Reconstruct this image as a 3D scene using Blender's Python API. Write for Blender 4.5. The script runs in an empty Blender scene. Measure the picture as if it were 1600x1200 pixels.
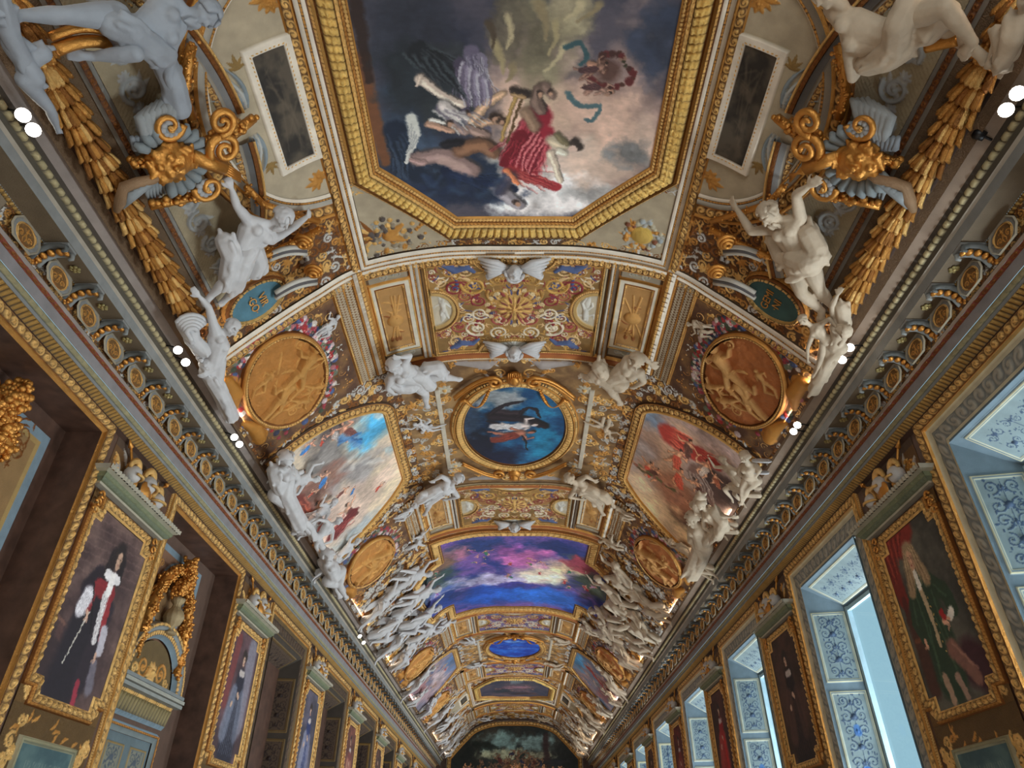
import bpy, math, random
import numpy as np
random.seed(7); RNG = np.random.RandomState(11)
R = math.radians
SC = bpy.context.scene; COL = SC.collection

# ---------------------------------------------------------------- camera, light, exposure
CZ = 1.55; F = 1076.0; PX = 804.0; PY = 600.0; TH = R(35.1)
ct, st = math.cos(TH), math.sin(TH)
cam = bpy.data.cameras.new('camera'); co = bpy.data.objects.new('camera', cam); COL.objects.link(co)
co.location = (0, 0, CZ); co.rotation_euler = (R(90) + TH, 0, 0)
cam.sensor_width = 36; cam.lens = F / 1600 * 36; cam.shift_x = -4 / 1600; cam.clip_start = .05
SC.camera = co
SC.view_settings.view_transform = 'Standard'; SC.view_settings.look = 'None'
SC.view_settings.exposure = 0.45; SC.view_settings.gamma = 1
wd = bpy.data.worlds.new('sky'); SC.world = wd; wd.use_nodes = True
wn = wd.node_tree.nodes; wl = wd.node_tree.links
bg = wn['Background']; bg.inputs['Color'].default_value = (.40, .66, .78, 1); bg.inputs['Strength'].default_value = .62

def area(name, loc, rot, sx, sy, power, col):
    l = bpy.data.lights.new(name, 'AREA'); l.shape = 'RECTANGLE'; l.size = sx; l.size_y = sy
    l.energy = power; l.color = col
    o = bpy.data.objects.new(name, l); COL.objects.link(o); o.location = loc; o.rotation_euler = rot
    return o
# daylight through the great end window behind the viewer; then added fill lamps at floor level in place of parquet bounce
area('end_window_light', (0, -5.6, 3.6), (R(-105), 0, R(180)), 5.0, 5.0, 260, (1, .95, .88))
for yy in (3, 11, 19, 27, 35, 42):
    area('floor_fill_light', (0.0, yy, .35), (R(180), 0, 0), 3.5, 5.5, 48, (1, .88, .74))
# daylight thrown up from the court through the windows of the right wall
for k in range(8):
    area('window_light', (6.6, 5.53 + 4.85 * k, .9), (0, R(128), 0), 1.8, 2.2, 460, (.90, .96, 1))
# the small spots that stand in pairs on both cornices and light the vault
def cornice_spot(x, y, z, e):
    l = bpy.data.lights.new('cornice_light', 'AREA'); l.shape = 'RECTANGLE'; l.size = .25; l.size_y = 2.2; l.energy = e; l.color = (1, .84, .64)
    o = bpy.data.objects.new('cornice_light', l); COL.objects.link(o); o.location = (x, y, z); o.rotation_euler = (0, R(180 - 38) * (1 if x < 0 else -1) * -1, 0)
for k in range(9):
    for sx in (-1, 1): cornice_spot(sx * 3.98, 2.5 + 5.0 * k, CZ + 5.32, 46 if sx < 0 else 66)

# ---------------------------------------------------------------- the vault as a surface: t across (m along the curve), y along, h off it
_pp = np.array([(-1.1, 7.26), (0, 7.30), (1.1, 7.26), (2.15, 6.96), (2.75, 6.46), (3.35, 5.84), (3.72, 5.42), (3.95, 5.16), (4.1, 4.9)])
def _cr(P, n=40):
    out = []
    for i in range(1, len(P) - 2):
        p0, p1, p2, p3 = P[i-1], P[i], P[i+1], P[i+2]
        for k in range(n):
            s = k / n
            out.append(.5 * ((2*p1) + (-p0+p2)*s + (2*p0-5*p1+4*p2-p3)*s*s + (-p0+3*p1-3*p2+p3)*s**3))
    out.append(P[-2]); return np.array(out)
PR = _cr(_pp)
_d = np.diff(PR, axis=0); PT = np.concatenate([[0], np.cumsum(np.hypot(_d[:, 0], _d[:, 1]))])
_g = np.gradient(PR, axis=0); _g /= np.linalg.norm(_g, axis=1)[:, None]
PN = np.stack([_g[:, 1], -_g[:, 0]], 1); PN[0] = (0, -1)
TMAX = PT[-1]
XS = 1.015            # measured half width of the hall relative to the section above
def vault(t, y, h):
    t = np.asarray(t, float); y = np.asarray(y, float); h = np.asarray(h, float) + 0 * t
    s = np.sign(t); a = np.abs(t)
    x = np.interp(a, PT, PR[:, 0]); z = np.interp(a, PT, PR[:, 1])
    nx = np.interp(a, PT, PN[:, 0]); nz = np.interp(a, PT, PN[:, 1])
    return np.stack([s * (x + nx * h), y + 0 * t, z + nz * h + CZ], -1)
def tX(x): return float(np.interp(abs(x), PR[:, 0], PT)) * (1 if x >= 0 else -1)
def inv(u, v, h=0.0):
    """photo pixel -> (t, y) on the vault surface raised by h"""
    r = (PY - v) / F; q = (u - PX) / F
    p = (ct - r * st) / (st + r * ct)              # y / z
    ratio = abs(q) * (p * ct + st)                 # x / z
    X = (PR[:, 0] + PN[:, 0] * h) * XS; Z = PR[:, 1] + PN[:, 1] * h
    rr = X / Z
    t = float(np.interp(ratio, rr, PT)); z = float(np.interp(ratio, rr, Z))
    return (t if q >= 0 else -t), p * z
def P3(u, v, h=0.0):
    t, y = inv(u, v, h); return vault(t, y, h)
def wall(side):
    def f(a, b, h):
        a = np.asarray(a, float); b = np.asarray(b, float); h = np.asarray(h, float) + 0 * a
        return np.stack([side * (4.75 - h), a, b + CZ + 0 * a], -1)
    return f
def plane(o, ea, eb):
    o, ea, eb = [np.array(q, float) for q in (o, ea, eb)]; n = np.cross(ea, eb)
    def f(a, b, h):
        a = np.asarray(a, float)[..., None]; b = np.asarray(b, float)[..., None]; h = np.asarray(h, float)[..., None]
        return o + a * ea + b * eb + h * n
    return f

# ---------------------------------------------------------------- colours (sRGB 0-1, fourth number = how gilded)
GOLD = (.83, .60, .31, 1); PGOLD = (.94, .76, .47, 1); DGOLD = (.56, .35, .17, .9); UMB = (.24, .145, .09, .15)
OCH = (.60, .43, .26, .5); WHT = (.84, .79, .72, 0); GRY = (.56, .56, .56, 0); BGR = (.42, .48, .52, 0)
STU = (.72, .70, .69, 0); RED = (.50, .22, .18, .1); LIL = (.58, .50, .55, 0); BRN = (.30, .21, .17, 0)
def lin(c):
    c = np.array(c, float); o = c.copy(); k = c[..., :3]
    o[..., :3] = np.where(k <= .04045, k / 12.92, ((k + .055) / 1.055) ** 2.4); return o

class MB:
    def __init__(s): s.v = []; s.q = []; s.t = []; s.c = []; s.n = 0
    def add(s, v, q=None, t=None, c=GOLD):
        v = np.asarray(v, float).reshape(-1, 3); c = np.asarray(c, float)
        if c.ndim == 1: c = np.tile(c, (len(v), 1))
        if q is not None and len(q): s.q.append(np.asarray(q, int).reshape(-1, 4) + s.n)
        if t is not None and len(t): s.t.append(np.asarray(t, int).reshape(-1, 3) + s.n)
        s.v.append(v); s.c.append(c); s.n += len(v); return s
    def grid(s, pts, c=GOLD, closed_u=False, closed_v=False, mask=None):
        nu, nv = pts.shape[:2]; idx = np.arange(nu * nv).reshape(nu, nv)
        if closed_u: idx = np.vstack([idx, idx[:1]])
        if closed_v: idx = np.hstack([idx, idx[:, :1]])
        q = np.stack([idx[:-1, :-1], idx[1:, :-1], idx[1:, 1:], idx[:-1, 1:]], -1)
        if mask is not None: q = q[mask[:-1, :-1] & mask[1:, :-1] & mask[1:, 1:] & mask[:-1, 1:]]
        c = np.asarray(c, float)
        return s.add(pts, q.reshape(-1, 4), None, c if c.ndim == 1 else c.reshape(-1, 4))
    def join(s, o, f=None):
        for v, c in zip(o.v, o.c): pass
        off = s.n
        for v, c in zip(o.v, o.c): s.v.append(f(v) if f else v); s.c.append(c); s.n += len(v)
        s.q += [q + off for q in o.q]; s.t += [t + off for t in o.t]; return s

def linkup(name, me, mat, parent):
    o = bpy.data.objects.new(name, me); COL.objects.link(o)
    if mat: me.materials.append(mat)
    if parent: o.parent = parent
    return o
def root_of(o):
    while o.parent: o = o.parent
    return o
def mk(name, mb, mat, parent=None, flat=False, origin=None):
    V = np.concatenate(mb.v) * (XS, 1, 1); C = np.concatenate(mb.c)
    if parent is not None: V = V - np.array(root_of(parent).location)
    elif origin is not None: V = V - np.array(origin) * (XS, 1, 1)
    Q = np.concatenate(mb.q) if mb.q else np.zeros((0, 4), int); T = np.concatenate(mb.t) if mb.t else np.zeros((0, 3), int)
    me = bpy.data.meshes.new(name)
    me.vertices.add(len(V)); me.vertices.foreach_set('co', V.ravel())
    nl = len(Q) * 4 + len(T) * 3; me.loops.add(nl); me.polygons.add(len(Q) + len(T))
    me.loops.foreach_set('vertex_index', np.concatenate([Q.ravel(), T.ravel()]).astype(np.int32))
    me.polygons.foreach_set('loop_start', np.concatenate([np.arange(len(Q)) * 4, len(Q) * 4 + np.arange(len(T)) * 3]).astype(np.int32))
    if not flat: me.polygons.foreach_set('use_smooth', np.ones(len(Q) + len(T), bool))
    me.update(calc_edges=True)
    a = me.color_attributes.new('Col', 'FLOAT_COLOR', 'POINT'); a.data.foreach_set('color', lin(C).astype(np.float32).ravel())
    o = linkup(name, me, mat, parent)
    if parent is None and origin is not None: o.location = np.array(origin) * (XS, 1, 1)
    return o
def thing(name, label, cat, loc=(0, 0, 0), group=None):
    o = bpy.data.objects.new(name, None); COL.objects.link(o); o.location = [float(loc[0]) * XS, float(loc[1]), float(loc[2])]; o.empty_display_size = .2
    o['label'] = label; o['category'] = cat
    if group: o['group'] = group
    return o
def tag(o, label, cat, group=None):
    o['label'] = label; o['category'] = cat
    if group: o['group'] = group
    return o
def dup(o, dy=0, mirror=False, label=None, group=None, dz=0):
    """copy of a thing, its parts and sub-parts, moved along the gallery and / or mirrored across it"""
    def cp(a, par):
        c = a.copy(); COL.objects.link(c)
        if par is not None: c.parent = par
        for ch in [q for q in kids.get(a.name, [])]: cp(ch, c)
        return c
    kids = {}
    def walk(a):
        kids[a.name] = list(a.children)
        for ch in a.children: walk(ch)
    walk(o)
    c = cp(o, None); c.location.y += dy; c.location.z += dz
    if mirror: c.location.x *= -1; c.scale.x *= -1
    if label: c['label'] = label
    if group: c['group'] = group
    return c
def struct(o): o['kind'] = 'structure'; return o

# ---------------------------------------------------------------- materials
def mat(name, col=None, rough=.6, metal=0., bump=.15, bscale=60., kind='noise', var=.12, emis=None, gilt=False):
    m = bpy.data.materials.new(name); m.use_nodes = True; n = m.node_tree.nodes; l = m.node_tree.links
    b = n['Principled BSDF']
    geo = n.new('ShaderNodeNewGeometry')
    ns = n.new('ShaderNodeTexNoise'); ns.inputs['Scale'].default_value = 6; ns.inputs['Detail'].default_value = 6
    l.new(geo.outputs['Position'], ns.inputs['Vector'])
    mx = n.new('ShaderNodeMix'); mx.data_type = 'RGBA'; mx.blend_type = 'MULTIPLY'; mx.inputs[0].default_value = 1
    rp = n.new('ShaderNodeMapRange'); rp.inputs[1].default_value = .3; rp.inputs[2].default_value = .7
    rp.inputs[3].default_value = 1 - var; rp.inputs[4].default_value = 1 + var
    l.new(ns.outputs[0], rp.inputs[0]); l.new(rp.outputs[0], mx.inputs[7])
    if col is None:
        at = n.new('ShaderNodeAttribute'); at.attribute_name = 'Col'
        l.new(at.outputs['Color'], mx.inputs[6])
        mm = n.new('ShaderNodeMath'); mm.operation = 'MULTIPLY'; mm.inputs[1].default_value = metal; l.new(at.outputs['Alpha'], mm.inputs[0]); l.new(mm.outputs[0], b.inputs['Metallic'])
        mr = n.new('ShaderNodeMapRange'); mr.inputs[3].default_value = .8; mr.inputs[4].default_value = rough
        l.new(at.outputs['Alpha'], mr.inputs[0]); l.new(mr.outputs[0], b.inputs['Roughness'])
    else:
        mx.inputs[6].default_value = tuple(lin(np.array(col[:3])))[:3] + (1,)
        b.inputs['Metallic'].default_value = metal; b.inputs['Roughness'].default_value = rough
    l.new(mx.outputs[2], b.inputs['Base Color'])
    if bump:
        if kind == 'vor':
            tx = n.new('ShaderNodeTexVoronoi'); tx.feature = 'SMOOTH_F1'
        elif kind == 'carve':
            tx = n.new('ShaderNodeTexNoise'); tx.inputs['Detail'].default_value = 3; tx.inputs['Distortion'].default_value = 2.5
        else:
            tx = n.new('ShaderNodeTexNoise'); tx.inputs['Detail'].default_value = 4
        tx.inputs['Scale'].default_value = bscale; l.new(geo.outputs['Position'], tx.inputs['Vector'])
        bp = n.new('ShaderNodeBump'); bp.inputs['Strength'].default_value = bump
        if col is None and gilt:
            ms = n.new('ShaderNodeMapRange'); ms.inputs[3].default_value = bump * .35; ms.inputs[4].default_value = bump; l.new(at.outputs['Alpha'], ms.inputs[0]); l.new(ms.outputs[0], bp.inputs['Strength'])
        bp.inputs['Distance'].default_value = .02
        l.new(tx.outputs[0], bp.inputs['Height']); l.new(bp.outputs[0], b.inputs['Normal'])
    if emis:
        b.inputs['Emission Color'].default_value = emis[0]; b.inputs['Emission Strength'].default_value = emis[1]
    return m
M = {}
M['relief'] = mat('gilded_stucco', rough=.36, metal=.72, bump=.9, bscale=34, kind='carve')
M['smooth'] = mat('painted_stucco', rough=.36, metal=.72, bump=.75, bscale=48, kind='carve', gilt=True)
M['warm_lit'] = mat('warm_lit_stucco', col=(.74, .67, .58), rough=.7, bump=.2, bscale=30, var=.12)  # white stucco with the warm light of the right side put into its colour
M['paint'] = mat('painted_canvas', rough=.6, metal=.3, bump=.08, bscale=90, var=.05)
M['statue'] = mat('white_stucco', col=(.76, .75, .75), rough=.65, bump=.15, bscale=30, var=.08)
M['pale'] = mat('grey_stucco', col=(.60, .62, .65), rough=.7, bump=.15, bscale=30, var=.08)
M['gold'] = mat('gilding', col=(.80, .56, .27), rough=.34, metal=.75, bump=.35, bscale=38, kind='carve')
M['lamp'] = mat('lamp_lens', col=(1, .95, .85), emis=((1, .93, .8, 1), 14), bump=0)
M['black'] = mat('black_metal', col=(.05, .05, .06), rough=.4, bump=0)
gm = bpy.data.materials.new('window_glass'); gm.use_nodes = True; gn = gm.node_tree.nodes; gl = gm.node_tree.links
gt = gn.new('ShaderNodeBsdfTransparent'); gt.inputs[0].default_value = (.90, .96, .98, 1); gg_ = gn.new('ShaderNodeBsdfGlossy'); gg_.inputs['Roughness'].default_value = .05
gx = gn.new('ShaderNodeMixShader'); gx.inputs[0].default_value = .08; gl.new(gt.outputs[0], gx.inputs[1]); gl.new(gg_.outputs[0], gx.inputs[2]); gl.new(gx.outputs[0], gn['Material Output'].inputs[0])
M['glass'] = gm

# ---------------------------------------------------------------- enriched mouldings
def patt(kind, s, u):
    x = 2 * u - 1; fr = s - np.floor(s); c = 2 * fr - 1; tor = np.sqrt(np.clip(1 - x * x, 0, 1))
    if kind == 'flat': return 0 * (s + u)
    if kind == 'tor': return tor + 0 * s
    if kind == 'hol': return -tor + 0 * s
    if kind == 'bead': return np.sqrt(np.clip(1 - x * x - (c * 1.05) ** 2, 0, 1))
    if kind == 'egg': return np.maximum(np.sqrt(np.clip(1 - (x * .95) ** 2 - (c * 1.35) ** 2, 0, 1)), .5 * (np.abs(c) > .86))
    if kind == 'leaf':
        f = (s + .45 * np.abs(x)) % 1.0
        return tor * (.35 + .65 * np.abs(np.sin(np.pi * f)) ** .6) * (.8 + .2 * np.cos(14 * x))
    if kind == 'husk':
        f = (s + .30 * x * x) % 1.0
        return tor * (.30 + .70 * (1 - f) ** .7) * (.78 + .22 * np.cos(13 * x))
    if kind == 'gad':
        z = np.sqrt(np.clip(1 - (c * 1.12) ** 2, 0, 1)); return tor ** .7 * (.25 + .75 * z * (.72 + .28 * np.cos(9 * x)) * (1 - .25 * (np.abs(c) < .12)))
    if kind == 'rope': return tor * (.55 + .45 * np.sin(2 * np.pi * (s + .6 * u)))
    if kind == 'tong': return np.sqrt(np.clip(1 - (c * 1.15) ** 2, 0, 1)) * (.35 + .65 * u)
    if kind == 'dent': return (np.abs(c) < .6) * 1.0
    if kind == 'scroll':
        k = np.floor(s); sg = np.where(k % 2 < 1, 1, -1)
        cx = c * 1.0; cy = x * .95 * sg; r = np.hypot(cx, cy); th = np.arctan2(cy, cx)
        w = .5 + .5 * np.cos(th - r * 7.5)
        return np.clip(w ** .8 * np.clip(1.25 - r, 0, 1) * 1.3 + .35 * (r < .22), 0, 1)
    if kind == 'guil':
        a = .5 + .5 * np.cos(2 * np.pi * s); d1 = np.abs(x - .7 * np.sin(2 * np.pi * s)); d2 = np.abs(x + .7 * np.sin(2 * np.pi * s))
        return np.clip(1 - np.minimum(d1, d2) / .3, 0, 1) ** .5
    return 0 * (s + u)
NC = {'flat': 2, 'tor': 6, 'hol': 5, 'bead': 6, 'egg': 7, 'leaf': 9, 'husk': 11, 'gad': 11, 'rope': 6, 'tong': 5, 'dent': 2, 'scroll': 11, 'guil': 9}

def sweep(S, path, bands, closed=False, step=.014, mb=None, side=1, hb=0.):
    """carved moulding along a polyline in (a, b); bands run outward (to the left of the path when side=1).
    band = (width, h0, h1, pattern, amp, period, colour, ground colour)"""
    mb = mb or MB(); P = np.array(path, float); n = len(P)
    # mitre vectors
    d = np.diff(np.vstack([P, P[:1]]) if closed else P, axis=0); L = np.hypot(d[:, 0], d[:, 1]); d = d / L[:, None]
    nr = np.stack([-d[:, 1], d[:, 0]], 1) * side
    mit = np.zeros_like(P)
    for i in range(n):
        if closed: n0, n1 = nr[i - 1], nr[i]
        else: n0, n1 = nr[max(i - 1, 0)], nr[min(i, n - 2)]
        m = n0 + n1; m /= np.linalg.norm(m); mit[i] = m / max(.35, float(m @ n0))
    A, Mi, Sv = [], [], []; s0 = 0
    seg = n if closed else n - 1
    for i in range(seg):
        j = (i + 1) % n; k = max(1, int(L[i] / step)); w = (np.arange(k) / k)[:, None]
        A.append(P[i] * (1 - w) + P[j] * w); Mi.append(mit[i] * (1 - w) + mit[j] * w); Sv.append(s0 + w[:, 0] * L[i]); s0 += L[i]
    jl = 0 if closed else n - 1
    A.append(P[jl:jl+1]); Mi.append(mit[jl:jl+1]); Sv.append(np.array([s0]))
    A = np.concatenate(A); Mi = np.concatenate(Mi); Sv = np.concatenate(Sv)
    off = 0; U, H, K = [], [], []
    for bd in bands:
        w, h0, h1, kind, amp, per, c1 = bd[:7]; c2 = bd[7] if len(bd) > 7 else c1
        m = NC[kind]; u = np.linspace(0, 1, m)
        if per: per = s0 / max(1, round(s0 / per)) if closed else per
        r = patt(kind, (Sv[:, None] / (per or 1)), u[None, :])
        r = np.broadcast_to(r, (len(Sv), m))
        U.append(np.broadcast_to(off + u * w, r.shape)); H.append(h0 + (h1 - h0) * u[None, :] + amp * r)
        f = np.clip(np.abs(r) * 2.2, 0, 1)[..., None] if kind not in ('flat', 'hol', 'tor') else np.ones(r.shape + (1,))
        K.append(np.array(c1) * f + np.array(c2) * (1 - f)); off += w  # two-tone gilding; ground colour kept darker to mimic shaded crevices
    U = np.concatenate(U, 1); H = np.concatenate(H, 1) + hb; K = np.concatenate(K, 1)
    a = A[:, None, 0] + Mi[:, None, 0] * U; b = A[:, None, 1] + Mi[:, None, 1] * U
    mb.grid(S(a, b, H), K); return mb
def ell(cx, cy, rx, ry, n=72, a0=0, a1=360):
    full = abs(a1 - a0) >= 360
    th = np.radians(np.linspace(a0, a1, n, endpoint=not full)); return np.stack([cx + rx * np.cos(th), cy + ry * np.sin(th)], 1)
def rect(x0, y0, x1, y1): return [(x0, y0), (x1, y0), (x1, y1), (x0, y1)]

# ---------------------------------------------------------------- noise
def fbm(shape, cell, octs=5, rs=None, ax=1., ay=1.):
    rs = rs or RNG; ny, nx = shape; out = np.zeros(shape); amp = 1; tot = 0
    for k in range(octs):
        cy = max(2, int(ny / (cell * ay)) + 2); cx = max(2, int(nx / (cell * ax)) + 2); g = rs.rand(cy, cx)
        yy = np.linspace(0, cy - 1.001, ny); xx = np.linspace(0, cx - 1.001, nx)
        y0 = yy.astype(int); x0 = xx.astype(int); fy = yy - y0; fx = xx - x0; fy = fy*fy*(3-2*fy); fx = fx*fx*(3-2*fx)
        a = g[y0][:, x0] * (1 - fx) + g[y0][:, x0 + 1] * fx; b = g[y0 + 1][:, x0] * (1 - fx) + g[y0 + 1][:, x0 + 1] * fx
        out += amp * (a * (1 - fy[:, None]) + b * fy[:, None]); tot += amp; amp *= .55; cell = max(1.5, cell / 2)
    return out / tot

# ---------------------------------------------------------------- a carved or painted sheet laid on a surface
class Sheet:
    def __init__(s, S, a0, b0, a1, b1, res=.01, col=WHT, h=.01):
        s.S = S; s.nx = max(3, int((a1 - a0) / res)); s.ny = max(3, int((b1 - b0) / res))
        s.a = np.linspace(a0, a1, s.nx); s.b = np.linspace(b0, b1, s.ny); s.A, s.B = np.meshgrid(s.a, s.b)
        s.H = np.full((s.ny, s.nx), float(h)); s.C = np.tile(np.array(col, float), (s.ny, s.nx, 1)); s.h0 = h; s.mask = None; s.mx = None
        s.da = (a1 - a0) / (s.nx - 1); s.db = (b1 - b0) / (s.ny - 1)
    def win(s, x0, y0, x1, y1):
        i0 = max(0, int((x0 - s.a[0]) / s.da)); i1 = min(s.nx, int((x1 - s.a[0]) / s.da) + 2)
        j0 = max(0, int((y0 - s.b[0]) / s.db)); j1 = min(s.ny, int((y1 - s.b[0]) / s.db) + 2)
        return slice(j0, max(j0, j1)), slice(i0, max(i0, i1))
    def seg(s, p, q, r0, r1, k=1., col=GOLD, base=0.):
        R_ = max(r0, r1); w = s.win(min(p[0], q[0]) - R_, min(p[1], q[1]) - R_, max(p[0], q[0]) + R_, max(p[1], q[1]) + R_)
        A = s.A[w]; B = s.B[w]
        if A.size == 0: return
        dx, dy = q[0] - p[0], q[1] - p[1]; L2 = dx*dx + dy*dy + 1e-12
        t = np.clip(((A - p[0]) * dx + (B - p[1]) * dy) / L2, 0, 1)
        d2 = (A - p[0] - t*dx)**2 + (B - p[1] - t*dy)**2; r = r0 + (r1 - r0) * t
        pr = 1 - d2 / (r * r + 1e-12); m = pr > 0
        hh = s.h0 + base + k * r * np.sqrt(np.clip(pr, 0, 1)); m &= hh > s.H[w]
        s.H[w][m] = hh[m]
        if col is not None: s.C[w][m] = col
    def stroke(s, pts, r0, r1=None, k=.8, col=GOLD, base=0.):
        r1 = r0 if r1 is None else r1; n = len(pts) - 1
        for i in range(n):
            a = r0 + (r1 - r0) * i / n; b = r0 + (r1 - r0) * (i + 1) / n; s.seg(pts[i], pts[i+1], a, b, k, col, base)
    def mstroke(s, pts, rad, k=.8, col=GOLD, base=0.):
        for i in range(len(pts) - 1): s.seg(pts[i], pts[i+1], rad[i], rad[i+1], k, col, base)
    def ball(s, x, y, r, k=.8, col=GOLD, base=0.): s.seg((x, y), (x, y), r, r, k, col, base)
    def spiral(s, x, y, r, a0, turns=1.6, dr=1, rw=.02, col=GOLD, k=.9, base=0.):
        n = int(18 * turns); pts = []; rad = []
        for i in range(n + 1):
            f = i / n; a = a0 + dr * f * turns * 2 * math.pi; rr = r * (1 - .85 * f)
            pts.append((x + rr * math.cos(a), y + rr * math.sin(a))); rad.append(rw * (1 - .45 * f))
        s.mstroke(pts, rad, k, col, base); s.ball(x, y, rw * 1.1, 1.2, col, base)
    def leaf(s, x, y, a, L, w, col=GOLD, bend=0., k=.55, base=0.):
        n = 7; pts = []; rad = []; px, py = x, y
        for i in range(n + 1):
            f = i / n; pts.append((px, py)); rad.append(max(.003, w * math.sin(math.pi * min(1, f * .93 + .07)) ** .8))
            px += math.cos(a) * L / n; py += math.sin(a) * L / n; a += bend / n
        s.mstroke(pts, rad, k, col, base)
    def acan(s, x, y, a, L, w=None, col=GOLD, n=5, spread=1.5, base=0.):
        w = w or L * .13
        for i in range(n):
            f = (i / (n - 1) - .5) * 2; s.leaf(x, y, a + f * spread * .6, L * (1 - .35 * abs(f)), w, col, f * .9, base=base)
        s.leaf(x, y, a, L, w * 1.1, col, 0, base=base + .004)
    def rosette(s, x, y, r, n=8, col=GOLD, col2=None, base=0.):
        for i in range(n):
            a = 2 * math.pi * i / n; s.leaf(x, y, a, r, r * .28, col, base=base)
        s.ball(x, y, r * .28, 1., col2 or col, base + r * .12)
    def shell(s, x, y, a, r, n=9, col=GOLD, spread=2.4, base=0.):
        for i in range(n):
            f = (i / (n - 1) - .5) * spread; s.mstroke([(x, y), (x + r * math.cos(a + f), y + r * math.sin(a + f))], [r * .04, r * .16], .8, col, base)
        s.ball(x, y, r * .2, .9, col, base)
    def swag(s, p, q, sag, r, col=GOLD, col2=None, n=None, down=(0, -1)):
        L = math.hypot(q[0]-p[0], q[1]-p[1]); n = n or int(L / r * 1.1)
        for i in range(n + 1):
            f = i / n; g = 4 * f * (1 - f); x = p[0] + (q[0]-p[0]) * f + down[0] * sag * g; y = p[1] + (q[1]-p[1]) * f + down[1] * sag * g
            rr = r * (.5 + .6 * g)
            for k in range(3):
                s.ball(x + random.uniform(-rr, rr) * .6, y + random.uniform(-rr, rr) * .6, rr * random.uniform(.35, .6), 1., random.choice([col, col2 or col]))
    def rinceau(s, x, y, r, a0, n=3, da=(1, 0), col=GOLD, rw=.015, leafc=None):
        """a running vine of counter-turning scrolls"""
        px, py = x, y
        for i in range(n):
            sg = 1 if i % 2 == 0 else -1
            s.spiral(px, py, r, a0 + (math.pi if sg > 0 else math.pi), 1.5, sg, rw, col)
            s.rosette(px, py, r * .38, 6, leafc or col)
            for q in range(3):
                a = a0 + sg * (q - 1) * .9 + math.pi / 2 * sg; s.leaf(px + r * math.cos(a), py + r * math.sin(a), a, r * .55, r * .13, col, sg * .8)
            px += da[0] * r * 2.1; py += da[1] * r * 2.1
    def body(s, x, y, a, L, col=STU, pose=0, k=.8, base=0.):
        """a small modelled figure in relief, head toward angle a"""
        rs = np.random.RandomState(pose * 7 + 3)
        c, d = math.cos(a), math.sin(a)
        def p(u, v): return (x + L * (u * c - v * d), y + L * (u * d + v * c))
        j = lambda: rs.uniform(-.06, .06)
        s.mstroke([p(-.02, 0), p(.12, .01), p(.27, 0)], [L*.075, L*.07, L*.1], k, col, base)
        s.seg(p(.27, 0), p(.36, 0), L*.035, L*.035, k, col, base); s.ball(*p(.42, .01), L*.062, k * 1.2, col, base)
        for sg in (-1, 1):
            kx = -.24 + j(); ky = sg * (.08 + rs.uniform(0, .14)); s.mstroke([p(-.02, sg*.04), p(kx, ky), p(kx - .2 + j(), ky * .5 + j() * 2)], [L*.062, L*.045, L*.028], k, col, base)
            ex = .2 + rs.uniform(-.12, .16); ey = sg * (.22 + j()); s.mstroke([p(.27, sg*.09), p(ex, ey), p(ex + rs.uniform(-.15, .2), ey + sg * rs.uniform(-.05, .15))], [L*.04, L*.03, L*.022], k, col, base)
    # ---- painting
    def fbmc(s, c1, c2, cell=.5, octs=5, lo=.35, hi=.65, seed=1, ax=1., ay=1., alpha=1.):
        f = fbm(s.H.shape, cell / s.da, octs, np.random.RandomState(seed), ax, ay); f = np.clip((f - lo) / (hi - lo), 0, 1)[..., None]
        n = np.array(c1)[:3] * (1 - f) + np.array(c2)[:3] * f; s.C[..., :3] = s.C[..., :3] * (1 - alpha) + n * alpha
    def cloud(s, x, y, rx, ry, col, alpha=.9, seed=0, soft=1.2, rough=.6, rot=0.):
        w = s.win(x - max(rx, ry) * 1.8, y - max(rx, ry) * 1.8, x + max(rx, ry) * 1.8, y + max(rx, ry) * 1.8)
        if s.A[w].size < 16: return
        c, d = math.cos(rot), math.sin(rot); X = s.A[w] - x; Y = s.B[w] - y
        u = (X * c + Y * d) / rx; v = (-X * d + Y * c) / ry
        f = fbm(s.A[w].shape, max(4, min(rx, ry) * .7 / s.da), 5, np.random.RandomState(seed * 13 + 5))
        e = 1 - np.hypot(u, v) + rough * (f - .5) * 2; m = np.clip(e * 2.2 / soft, 0, 1)[..., None] * alpha
        sh = 1 + (.9 * (f - .5))[..., None]
        s.C[w][..., :3] = s.C[w][..., :3] * (1 - m) + np.clip(np.array(col)[:3] * sh, 0, 1) * m
    def brush(s, pts, r0, r1=None, col=(1, 1, 1), alpha=1., soft=.6):
        r1 = r0 if r1 is None else r1; n = len(pts) - 1
        for i in range(n):
            p, q = pts[i], pts[i+1]; a = r0 + (r1-r0)*i/n; b = r0 + (r1-r0)*(i+1)/n; R_ = max(a, b)
            w = s.win(min(p[0], q[0]) - R_, min(p[1], q[1]) - R_, max(p[0], q[0]) + R_, max(p[1], q[1]) + R_); A = s.A[w]; B = s.B[w]
            if A.size == 0: continue
            dx, dy = q[0]-p[0], q[1]-p[1]; t = np.clip(((A-p[0])*dx + (B-p[1])*dy) / (dx*dx+dy*dy+1e-12), 0, 1)
            d = np.hypot(A-p[0]-t*dx, B-p[1]-t*dy) / (a + (b-a)*t + 1e-9); m = (np.clip((1-d)/soft, 0, 1) * alpha)[..., None]
            s.C[w][..., :3] = s.C[w][..., :3] * (1 - m) + np.array(col)[:3] * m
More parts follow.
